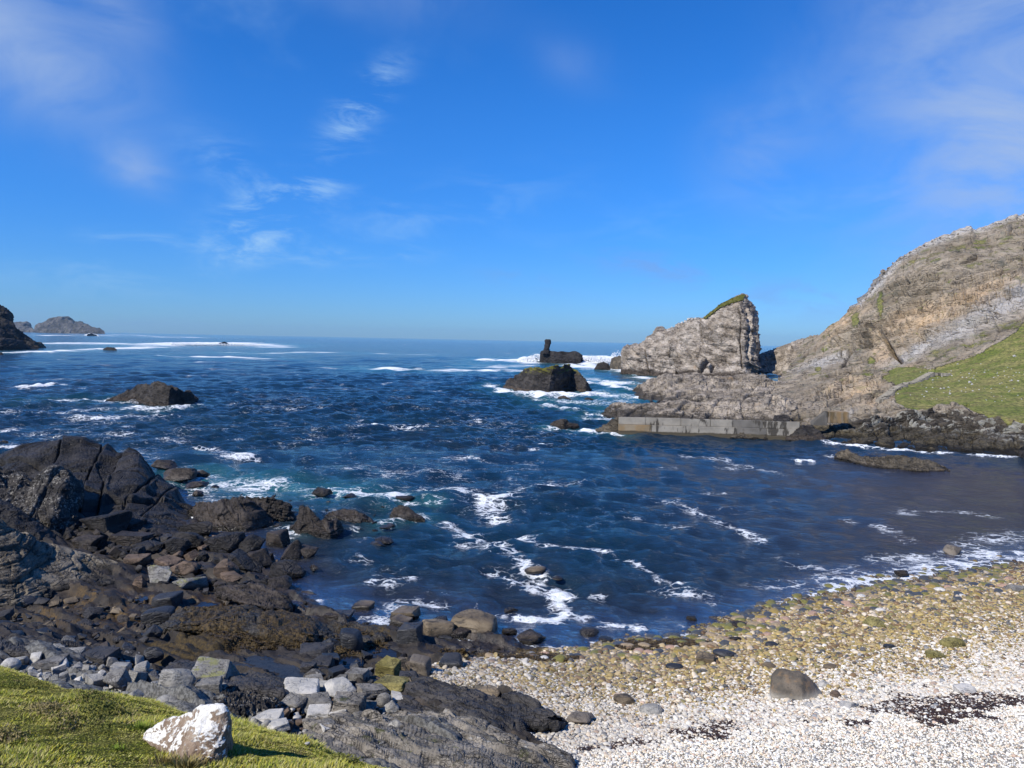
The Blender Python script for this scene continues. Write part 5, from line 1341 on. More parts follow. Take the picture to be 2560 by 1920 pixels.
for k in range(0, 32, 4):
    (x0, y0, _), (x1, y1, _) = pth[k], pth[min(k + 4, 32)]
    D = headD((x0 + x1) / 2, (y0 + y1) / 2) - 1.95
    a = at(x0, y0 + 4, D=D); b = at(x1, y1 + 4, D=D)
    V = []
    for p_, q_ in ((a, a), (b, b)):
        V += [p_ + [0, 0, -1.1], p_ + [0, 0, 0.35], p_ + [0, 0.3, 0.35], p_ + [0, 0.3, -1.1]]
    V = np.array(V); Fc = [[0, 4, 5, 1], [1, 5, 6, 2], [2, 6, 7, 3], [0, 1, 2, 3], [7, 6, 5, 4], [3, 7, 4, 0]]
    mesh_obj('side_wall', V - np.array(sw.location), Fc, M_con2, parent=sw, smooth=False)
a = at(2336, 933, D=headD(2338, 932) - 2.0); b = at(2364, 934, D=headD(2364, 934) - 2.0)
box_between('top_landing', a, b, a[2] - 0.5, a[2] + 0.1, 1.5, M_con, sw, 99)

# ------------------------------------------------------------------ rock generator
def _ico(level):
    bm = bmesh.new(); bmesh.ops.create_icosphere(bm, subdivisions=level, radius=1.0)
    bm.verts.ensure_lookup_table()
    V = np.array([v.co[:] for v in bm.verts]); Fc = np.array([[v.index for v in f.verts] for f in bm.faces]); bm.free()
    V /= np.linalg.norm(V, axis=1, keepdims=True)
    return V, Fc


ICO = {k: _ico(k) for k in (2, 3, 4, 5, 6)}


def rock_shape(seed, level=4, kind='block', rough=0.05, planes=14, flat=0.35):
    r = np.random.default_rng(seed); V, Fc = ICO[level]
    if kind == 'block':        # chipped block: a rough box cut by extra random planes
        q = np.eye(3) + r.normal(0, 0.16, (3, 3)); N_ = np.r_[q, -q + r.normal(0, 0.12, (3, 3))]; dd = np.r_[r.uniform(0.75, 1.0, 6)]
        N2 = r.normal(size=(planes, 3)); d2 = r.uniform(0.92, 1.25, planes)
        N_ = np.r_[N_, N2]; dd = np.r_[dd, d2]
        N_ /= np.linalg.norm(N_, axis=1, keepdims=True)
        c = V @ N_.T; R = np.where(c > 1e-3, dd / np.maximum(c, 1e-3), 9).min(axis=1)
        R = np.minimum(R, 1.35)
    elif kind == 'crag':
        N_ = r.normal(size=(planes + 6, 3)); N_ /= np.linalg.norm(N_, axis=1, keepdims=True); dd = r.uniform(0.68, 1.05, planes + 6)
        c = V @ N_.T; R = np.where(c > 1e-3, dd / np.maximum(c, 1e-3), 9).min(axis=1); R = np.minimum(R, 1.3)
    elif kind == 'worn':        # boulder with softened faces
        N_ = np.r_[np.eye(3), -np.eye(3), r.normal(size=(6, 3))]; N_ += r.normal(0, 0.12, N_.shape); N_ /= np.linalg.norm(N_, axis=1, keepdims=True)
        dd = np.r_[r.uniform(0.72, 0.9, 6), r.uniform(0.85, 1.1, 6)]
        c = V @ N_.T; Rp = np.where(c > 1e-3, dd / np.maximum(c, 1e-3), 50); R = ((Rp ** -9.0).sum(axis=1)) ** (-1 / 9.0)
    else:                       # waterworn
        N_ = r.normal(size=(5, 3)); N_ /= np.linalg.norm(N_, axis=1, keepdims=True); dd = r.uniform(0.75, 0.95, 5)
        c = V @ N_.T; Rp = np.where(c > 1e-3, dd / np.maximum(c, 1e-3), 9)
        R = (1.0 + (Rp ** -6.0).sum(axis=1)) ** (-1 / 6.0)
    P_ = V * R[:, None]
    o = r.uniform(0, 50, 3)
    P_ = P_ * (1 + rough * 1.4 * fbm(V * 1.8 + o, 3, seed)[:, None] + (rough * 0.7 * fbm(V * 6 + o, 4, seed + 3, 0.6, ridged=True))[:, None])
    lo, hi = P_.min(0), P_.max(0)
    return (P_ - (lo + hi) / 2) / (hi - lo) , Fc


def hull_shape(seed, kind, cuts=3):
    """angular broken stone: hull of a few corner points, faces split and roughened a little"""
    r = np.random.default_rng(seed)
    if kind == 'block':
        c = np.array([[x, y, z] for x in (-1, 1) for y in (-1, 1) for z in (-1, 1)], float) * (1 + r.normal(0, 0.13, (8, 3)))
        e = r.uniform(-0.95, 0.95, (7, 3)); e[np.arange(7), r.integers(0, 3, 7)] = r.choice([-1.0, 1.0], 7) * r.uniform(0.98, 1.12, 7)
        P_ = np.r_[c[r.permutation(8)[:7]], e]
    else:
        P_ = r.normal(size=(17, 3)); P_ /= np.linalg.norm(P_, axis=1, keepdims=True); P_ *= r.uniform(0.8, 1.1, (17, 1)); P_[:, 2] *= 0.9
    bm = bmesh.new()
    for p in P_: bm.verts.new(p)
    res = bmesh.ops.convex_hull(bm, input=list(bm.verts))
    bmesh.ops.delete(bm, geom=[v for v in bm.verts if not v.link_faces], context='VERTS')
    bmesh.ops.dissolve_limit(bm, angle_limit=math.radians(9), verts=list(bm.verts), edges=list(bm.edges))
    bmesh.ops.bevel(bm, geom=list(bm.edges), offset=0.06, segments=1, affect='EDGES')
    bmesh.ops.triangulate(bm, faces=list(bm.faces))
    for k in range(cuts):
        L = 0.75 / (1.6 ** k); ed = [e_ for e_ in bm.edges if e_.calc_length() > L]
        if ed: bmesh.ops.subdivide_edges(bm, edges=ed, cuts=1)
        bmesh.ops.triangulate(bm, faces=[f for f in bm.faces if len(f.verts) > 3])
    V = np.array([v.co[:] for v in bm.verts]); bm.verts.index_update(); Fc = np.array([[v.index for v in f.verts] for f in bm.faces]); bm.free()
    o = r.uniform(0, 50, 3); nrm = V / (np.linalg.norm(V, axis=1, keepdims=True) + 1e-6)
    V = V + nrm * (0.10 * fbm(V * 1.7 + o, 3, seed) + 0.035 * fbm(V * 5 + o, 3, seed + 1))[:, None]
    lo, hi = V.min(0), V.max(0)
    return (V - (lo + hi) / 2) / (hi - lo), Fc


LIB = {}


def rock_mesh(key, seed, level, kind, rough, mat, nm='rock'):
    k = (key, seed, level, kind, mat.name)
    if k not in LIB:
        V, Fc = hull_shape(seed, kind, 4 if level > 4 else (3 if level > 3 else 2)) if kind in ('block', 'crag') else rock_shape(seed, level, kind, rough)
        me = bpy.data.meshes.new(nm)
        me.vertices.add(len(V)); me.vertices.foreach_set('co', V.astype(np.float32).ravel())
        me.loops.add(Fc.size); me.loops.foreach_set('vertex_index', Fc.astype(np.int32).ravel())
        me.polygons.add(len(Fc)); me.polygons.foreach_set('loop_start', np.arange(0, Fc.size, 3, dtype=np.int32))
        me.update(calc_edges=True); me.polygons.foreach_set('use_smooth', np.ones(len(Fc), bool))
        if kind not in ('round', 'worn'): me.set_sharp_from_angle(angle=math.radians(17))
        me.materials.append(mat); LIB[k] = me
    return LIB[k]


def put_rock(px, py, wpx, hpx, mat, seed=0, kind='block', level=4, label=None, cat='rock', name='rock', group=None, z=None, rough=0.05, roll=0.0, depth=0.85, sunk=0.22, tilt=0.0):
    """a rock whose foot is seen at (px, py) and that looks wpx by hpx in the photograph"""
    c = hit(px, py - hpx * 0.12) if z is None else at(px, py - hpx * 0.12, z=z)
    if z is None and c[2] < -0.05: c = at(px, py - hpx * 0.12, z=0.0)
    D = c[1]; dist = np.linalg.norm(c - CAM); W = wpx / F * D * 1.02
    dep = math.atan2(CAM[2] - c[2], D); dy = W * depth
    # picture height = H cos(dep) + depth sin(dep)
    H = max((hpx / F * dist - 0.75 * dy * math.sin(dep)) / math.cos(dep), 0.3 * W, 0.04)
    H = min(H, 1.5 * W)
    o = bpy.data.objects.new(name, rock_mesh(name, seed, level, kind, rough, mat, name)); scene.collection.objects.link(o)
    Hs = H * (1 + sunk)
    o.scale = (W, dy, Hs); o.location = (c[0], c[1] + dy * 0.3, c[2] + Hs / 2 - H * sunk)
    r = np.random.default_rng(seed + 5)
    o.rotation_euler = (math.radians(r.normal() * 5), math.radians(roll + r.normal() * 3), math.radians(r.normal() * 14))
    tag(o, label, cat, group)
    return o


def occ_floor(px, py, z): return at(px, py, z=z)

def slab(name, sky, base, mat, h=0.5, rise=0.25, nu=200, nv=80, noise=(0.2, 1.4), bed=None, seed=0, fine=0.25, attrs=None, label=None, cat=None, crown=0.0):
    """bedrock rising h metres out of the near ground between a front line (base) and a far line (sky), both in photograph pixels"""
    n = 50; B = resample([(*p[:2], 0) for p in base], n); S = resample([(*p[:2], 0) for p in sky], n)
    e = np.clip(np.sin(np.linspace(0, 1, n) * np.pi) * 3, 0, 1) ** 0.7
    rows = []
    for s in (0.0, 0.06, rise * 0.5, rise, 0.45, 0.65, 0.82, 0.94, 1.0):
        r = []
        for i in range(n):
            px_, py_ = B[i, :2] + (S[i, :2] - B[i, :2]) * s
            g = hit(px_, py_)[2]; k = 1 - (1 - min(s / rise, 1)) ** 2
            k = k * (1 + crown * math.sin(math.pi * s))
            r.append(at(px_, py_, z=g - 0.25 * (s == 0) + h * k * e[i]))
        rows.append(np.array(r))
    first = rows[0].copy(); first[:, 2] -= 0.8; first[:, 1] -= 0.1
    last = rows[-1]; q1 = last.copy(); q1[:, 1] += 0.25; q1[:, 2] = last[:, 2] - 0.35 * h; q2 = last.copy(); q2[:, 1] += 0.6; q2[:, 2] = base_z(q2[:, 0], q2[:, 1]) - 0.7
    G = catmull([resample_w(r, nu) for r in [first] + rows + [q1, q2]], nv); N = grid_normals(G)
    P = G.reshape(-1, 3); amp, size = noise
    d = amp * fbm(P / size, 5, seed, 0.55) + amp * fine * fbm(P / (size * 0.22), 4, seed + 40, 0.6, ridged=True)
    if bed is not None:
        nb, tk, ba = bed[:3]; ln = bed[3] if len(bed) > 3 else 3.0
        d += ba * strata(P, nb, tk, ln, seed) + 0.45 * ba * strata(P, nb, tk * 0.37, ln, seed + 21)
    P2 = P + N.reshape(-1, 3) * d[:, None]
    c0 = np.array([P[:, 0].mean(), P[:, 1].mean(), P[:, 2].min()])
    return mesh_obj(name, P2, gridfaces(nu, nv), mat, label=label, cat=cat, attrs=attrs(P) if attrs else None, sharp=40, loc=c0)


# ------------------------------------------------------------------ great rock masses at the left
crag('outcrop', [(-160, 1190), (-60, 1165), (0, 1153), (45, 1127), (90, 1117), (163, 1111), (203, 1106), (244, 1117), (260, 1121), (293, 1137), (313, 1130), (346, 1133), (362, 1154), (382, 1194), (423, 1223), (448, 1259), (484, 1292), (500, 1312)],
     [(-160, 1310), (-60, 1312), (0, 1316), (142, 1325), (240, 1338), (330, 1350), (400, 1352), (460, 1345), (502, 1325)], M_dark, nu=360, nv=190, thick=24, noise=(0.35, 6.0),
     bed=((0.62, -0.45, 0.62), 2.3, 0.75, 12), openl=1, seed=201, cuts=[([(258, 1118), (225, 1180), (205, 1250), (190, 1310)], 3.0, 0.5), ([(313, 1130), (262, 1215), (235, 1320)], 3.0, 0.5), ([(382, 1195), (318, 1255), (285, 1335)], 3.0, 0.45), ([(160, 1110), (140, 1150), (100, 1200)], 2.5, 0.45), ([(0, 1165), (60, 1160), (150, 1175), (230, 1172)], 2.5, 0.4), ([(425, 1228), (350, 1300)], 2.5, 0.4), ([(200, 1240), (300, 1262), (400, 1262)], 2.2, 0.35)], sink=2, basez=[1.2, 1.2, 1.0, 0.8, 0.5, 0.3, 0.2, 0.1], bulge=0.15, lean=0.62, fine=0.2, cat='outcrop',
     label='great black smooth-sided rock outcrop at the left edge, sloping down to the surf')
crag('outcrop', [(-90, 1180), (-50, 1172), (0, 1166), (24, 1184), (38, 1182), (53, 1180), (68, 1190), (81, 1202), (95, 1196), (110, 1184), (122, 1178), (134, 1174), (150, 1180), (171, 1180), (195, 1208), (204, 1235), (202, 1262), (192, 1285)],
     [(-90, 1300), (0, 1305), (61, 1312), (122, 1310), (171, 1298), (195, 1292)], M_knob, nu=260, nv=140, thick=9, noise=(0.4, 2.4), bed=((0.6, -0.3, 0.7), 0.9, 0.7, 2.5), openl=1, seed=202, z=1.6, bulge=0.25, fine=0.2,
     sink=2, cat='outcrop', label='knobbly rock mass with pale lichen crests, in front of the great black outcrop')
crag('outcrop', [(-90, 1225), (-40, 1240), (0, 1259), (41, 1280), (81, 1304), (110, 1325), (140, 1345), (165, 1362)], [(-90, 1325), (0, 1340), (81, 1372), (140, 1388), (168, 1392)], M_dark, nu=150, nv=70, thick=5,
     noise=(0.35, 2), bed=((0.35, 0, 1), 0.5, 0.3), openl=1, seed=203, basez=[2.2, 1.4, 0.3], sink=2, bulge=0.4, cat='outcrop', label='dark sloping rock shoulder just above the pale layered ledge')
crag('layered_ledge', [(-140, 1260), (-60, 1282), (0, 1302), (41, 1322), (81, 1346), (120, 1362), (160, 1372), (200, 1382), (228, 1391), (260, 1402), (285, 1412), (303, 1424), (318, 1440)],
     [(-140, 1515), (-60, 1512), (0, 1512), (41, 1512), (102, 1497), (160, 1484), (203, 1476), (270, 1466), (322, 1455)], M_ledge, nu=340, nv=230, thick=5, noise=(0.18, 4.0),
     bed=((0.30, -0.02, 1.0), 0.42, 0.45, 6.0), openl=1, seed=204, sink=2, basez=[1.2, 1.1, 0.9, 0.7, 0.6, 0.5, 0.4], bulge=0.2, lean=0.8, fine=0.2, cat='rock ledge',
     label='pale grey layered ledge of cracked beds tilting down to the right, at the left edge')
slab('rock_bank', [(-60, 1568), (0, 1572), (40, 1580), (60, 1592), (110, 1602), (160, 1608), (210, 1618), (250, 1625)],
     [(-60, 1630), (0, 1640), (60, 1645), (120, 1650), (200, 1648), (252, 1640)], M_slabdark, nu=170, nv=70, noise=(0.25, 1.5), bed=((0.3, 0.1, 1), 0.35, 0.35, 4), seed=205,
     cat='rock ledge', label='low dark bedded shelf at the left edge, between the ledge pools and the grey rubble', h=0.5)
slab('rock_slab', [(-60, 1545), (0, 1548), (30, 1555), (50, 1570), (58, 1585)], [(-60, 1592), (20, 1594), (60, 1592)], M_wetblack, nu=80, nv=44, noise=(0.15, 1.5), seed=206, cat='rock',
     label='smooth blue-black rock slab at the left edge beside the amber pools', h=0.5)
# rocks with their own outline
C = 2.458
def c1(p): return [(x / 2.458, 1060 + y / 2.458) for x, y in p]
def c2b(p): return [(400 + x / 2.765, 1180 + y / 2.765) for x, y in p]
def c2(p): return [(800 + x / 2.458, 1400 + y / 2.458) for x, y in p]
def c6(p): return [(x / 2.212, 1500 + y / 2.212) for x, y in p]


crag('rock', c1([(1160, 515), (1230, 475), (1270, 478), (1300, 500), (1380, 462), (1480, 450), (1560, 490), (1620, 540), (1660, 600)]), c1([(1165, 560), (1230, 620), (1320, 655), (1500, 655), (1665, 618)]), M_brown,
     nu=170, nv=90, noise=(0.35, 2.2), bed=((0.6, -0.2, 0.7), 0.7, 0.45, 3), seed=211, cat='rock', label='big dark crumpled rock at the water, right of the black outcrop', fine=0.15, basez=[0.1, 0, 0, 0])
crag('rock', c1([(1480, 470), (1520, 440), (1590, 455), (1650, 452), (1700, 462), (1780, 490), (1790, 530), (1812, 575)]), c1([(1480, 600), (1620, 606), (1740, 598), (1814, 588)]), M_brown,
     nu=140, nv=70, noise=(0.3, 1.5), bed=(DIPR, 0.4, 0.3, 3), seed=212, cat='rock', label='low brown rock with a smooth pale flank, reaching out into the foam', fine=0.4)
crag('rock', c1([(1800, 640), (1838, 585), (1850, 515), (1888, 508), (1935, 545), (1970, 590), (2000, 580), (2050, 590), (2090, 615), (2112, 645)]), c1([(1796, 652), (1850, 672), (1930, 690), (2030, 690), (2114, 655)]), M_brown,
     nu=170, nv=100, noise=(0.3, 2.2), bed=((0.6, -0.2, 0.7), 0.7, 0.4, 3), seed=213, cat='rock', label='tall two-humped brown rock standing in the water, largest of the rocks offshore of the shelf', fine=0.15, sink=1)
crag('rock', c2b([(1140, 305), (1170, 280), (1230, 252), (1260, 248), (1340, 260), (1400, 285), (1450, 315), (1490, 350)]), c2b([(1138, 318), (1250, 345), (1360, 364), (1492, 358)]), M_brown,
     nu=140, nv=70, noise=(0.3, 1.6), bed=(DIPR, 0.4, 0.25, 2), seed=214, cat='rock', label='broad brown rock behind and right of the two-humped one', fine=0.15, sink=1)
crag('rock', c2b([(1590, 300), (1610, 250), (1660, 232), (1720, 245), (1760, 280), (1830, 320)]), c2b([(1590, 312), (1680, 328), (1832, 330)]), M_brown, nu=90, nv=50, noise=(0.15, 1.4), seed=215,
     bed=(DIPR, 0.4, 0.12, 2), cat='rock', label='smooth half-submerged brown rock with waves breaking over it', sink=1)
slab('rock_ridge', c2b([(395, 785), (480, 785), (560, 800), (600, 795), (680, 810), (760, 838), (820, 860), (860, 900), (895, 935)]), c2b([(400, 860), (520, 905), (600, 940), (750, 962), (897, 958)]), M_brown,
     nu=190, nv=80, noise=(0.22, 1.2), bed=((PERP[0], PERP[1], 0.7), 0.4, 0.35, 6), seed=216, cat='rock ridge', label='ribbed brown rock running down into the water beside the small pools', fine=0.4, h=0.5)
def weedf(P):
    x = CX + F * ((P - CAM) @ RT) / ((P - CAM) @ fwd)
    q = np.exp(-((x - 725) / 55) ** 2) * 1.1 + 0.55 * np.exp(-((x - 530) / 110) ** 2)
    return {'weed': np.clip(q + 0.15, 0, 1)}
slab('rock_ridge', c2b([(-20, 1085), (40, 1040), (110, 985), (200, 962), (400, 946), (560, 945), (700, 950), (850, 958), (960, 972), (1010, 1010), (1100, 1050), (1180, 1080)]),
     c2b([(-20, 1110), (100, 1120), (300, 1130), (450, 1125), (600, 1150), (800, 1190), (1000, 1215), (1180, 1180)]), M_weedrock, nu=300, nv=120, noise=(0.35, 1.8), bed=(DIPR, 0.5, 0.25, 2.5), seed=217,
     attrs=weedf, cat='rock ridge', label='long rounded dark ridge hung with brown seaweed, between the pools', fine=0.25, h=0.5, crown=0.5, rise=0.45)
slab('rock_ridge', c2b([(1080, 1090), (1200, 1060), (1350, 1068), (1480, 1085), (1600, 1110), (1640, 1140)]), c2b([(1080, 1170), (1250, 1190), (1420, 1195), (1560, 1170), (1642, 1150)]), M_weedrock, nu=180, nv=70,
     noise=(0.25, 1.4), bed=((PERP[0], PERP[1], 0.7), 0.4, 0.3, 6), seed=218, attrs=lambda P: {'weed': np.full(len(P), 0.45)}, cat='rock ridge', label='olive weedy rock apron at the water, left of the two tan boulders', h=0.3)
slab('whaleback_rock', c2([(515, 805), (530, 770), (562, 745), (640, 745), (720, 780), (810, 800), (900, 832), (980, 845), (1060, 872), (1110, 865), (1140, 835), (1170, 820), (1195, 815), (1240, 855), (1340, 902), (1400, 950), (1460, 975), (1510, 1000)]),
     c2([(515, 845), (640, 895), (760, 960), (900, 1015), (1050, 1085), (1190, 1088), (1290, 1045), (1380, 1045), (1512, 1010)]), M_slabdark, nu=330, nv=120, noise=(0.25, 1.4), bed=((PERP[0], PERP[1], 0.7), 0.42, 0.32, 7),
     seed=219, cat='rock outcrop', label='long dark ridge of bedrock running down to the right into the pebbles', fine=0.3, h=0.55, rise=0.5)
slab('bedrock_slab', c2([(-100, 1000), (60, 985), (200, 990), (280, 985), (330, 950), (400, 936), (480, 935), (560, 940), (680, 955), (800, 985), (900, 1015), (1000, 1045), (1100, 1080), (1180, 1100), (1280, 1118), (1350, 1140), (1430, 1180), (1485, 1212), (1510, 1255), (1520, 1300)]),
     c2([(-100, 1500), (200, 1500), (560, 1480), (800, 1460), (1000, 1440), (1250, 1410), (1400, 1380), (1525, 1330)]), M_slab, nu=380, nv=170, noise=(0.2, 2.2), bed=((PERP[0], PERP[1], 0.7), 0.5, 0.34, 8), seed=220, cat='bedrock slab', label='broad grey lichened bedrock slab with cracked ledges at the bottom of the picture, beside the white pebbles', fine=0.35, h=0.35, rise=0.12)
slab('bedrock_slab', c2([(455, 885), (520, 858), (600, 850), (640, 860), (720, 885), (850, 935), (1000, 985), (1060, 1020)]), c2([(450, 920), (600, 960), (800, 1010), (1000, 1070), (1065, 1075)]), M_slabdark, nu=160, nv=60,
     noise=(0.15, 1), bed=((PERP[0], PERP[1], 0.7), 0.3, 0.25, 7), seed=221, cat='bedrock slab', label='narrow dark slab between the long dark ridge and the grey bedrock slab', h=0.3)
slab('bedrock_slab', c6([(880, 400), (930, 355), (1000, 335), (1100, 335), (1200, 350), (1300, 395), (1500, 430), (1640, 470), (1680, 500)]), c6([(880, 430), (1000, 470), (1200, 500), (1400, 520), (1560, 545), (1680, 540)]), M_slabdark, nu=200, nv=80,
     noise=(0.2, 1.3), bed=((PERP[0], PERP[1], 0.7), 0.35, 0.2, 7), seed=222, cat='bedrock slab', label='smooth black bedrock slab behind the big grey boulders, beside the dark pool', h=0.5)
slab('bedrock_slab', c6([(1180, 520), (1250, 500), (1330, 490), (1420, 505), (1500, 530), (1540, 570)]), c6([(1180, 600), (1300, 650), (1450, 640), (1545, 600)]), M_knob, nu=150, nv=80, noise=(0.22, 0.6), seed=223,
     cat='rock', label='knobbly black rock spotted with white lichen, between the two heaps of grey rubble', fine=0.7, h=0.35)
slab('bedrock_slab', c6([(1240, 372), (1330, 335), (1400, 320), (1550, 340), (1640, 385), (1690, 430)]), c6([(1240, 410), (1400, 445), (1560, 465), (1690, 450)]), M_wetblack, h=0.22, nu=120, nv=50, noise=(0.07, 1.2),
     bed=(PERP.tolist() + [0.7], 0.5, 0.08, 7), seed=226, cat='bedrock slab', label='smooth wet black slab between the weedy ridge and the right rubble heap')
crag('boulder', [(1924, 1733), (1925, 1712), (1929, 1690), (1941, 1673), (1961, 1671), (1985, 1675), (2006, 1681), (2025, 1695), (2037, 1708), (2048, 1725), (2062, 1742), (2071, 1752)],
     [(1924, 1745), (1945, 1753), (1975, 1757), (2006, 1761), (2035, 1757), (2060, 1758), (2071, 1754)], M_helmet, nu=130, nv=90, noise=(0.08, 0.8), seed=224, thick=1.5, basez=[1.55, 1.55, 1.55], bulge=0.8, fine=0.1,
     cat='boulder', label='large smooth grey-brown boulder shaped like a helmet, alone on the white pebbles')

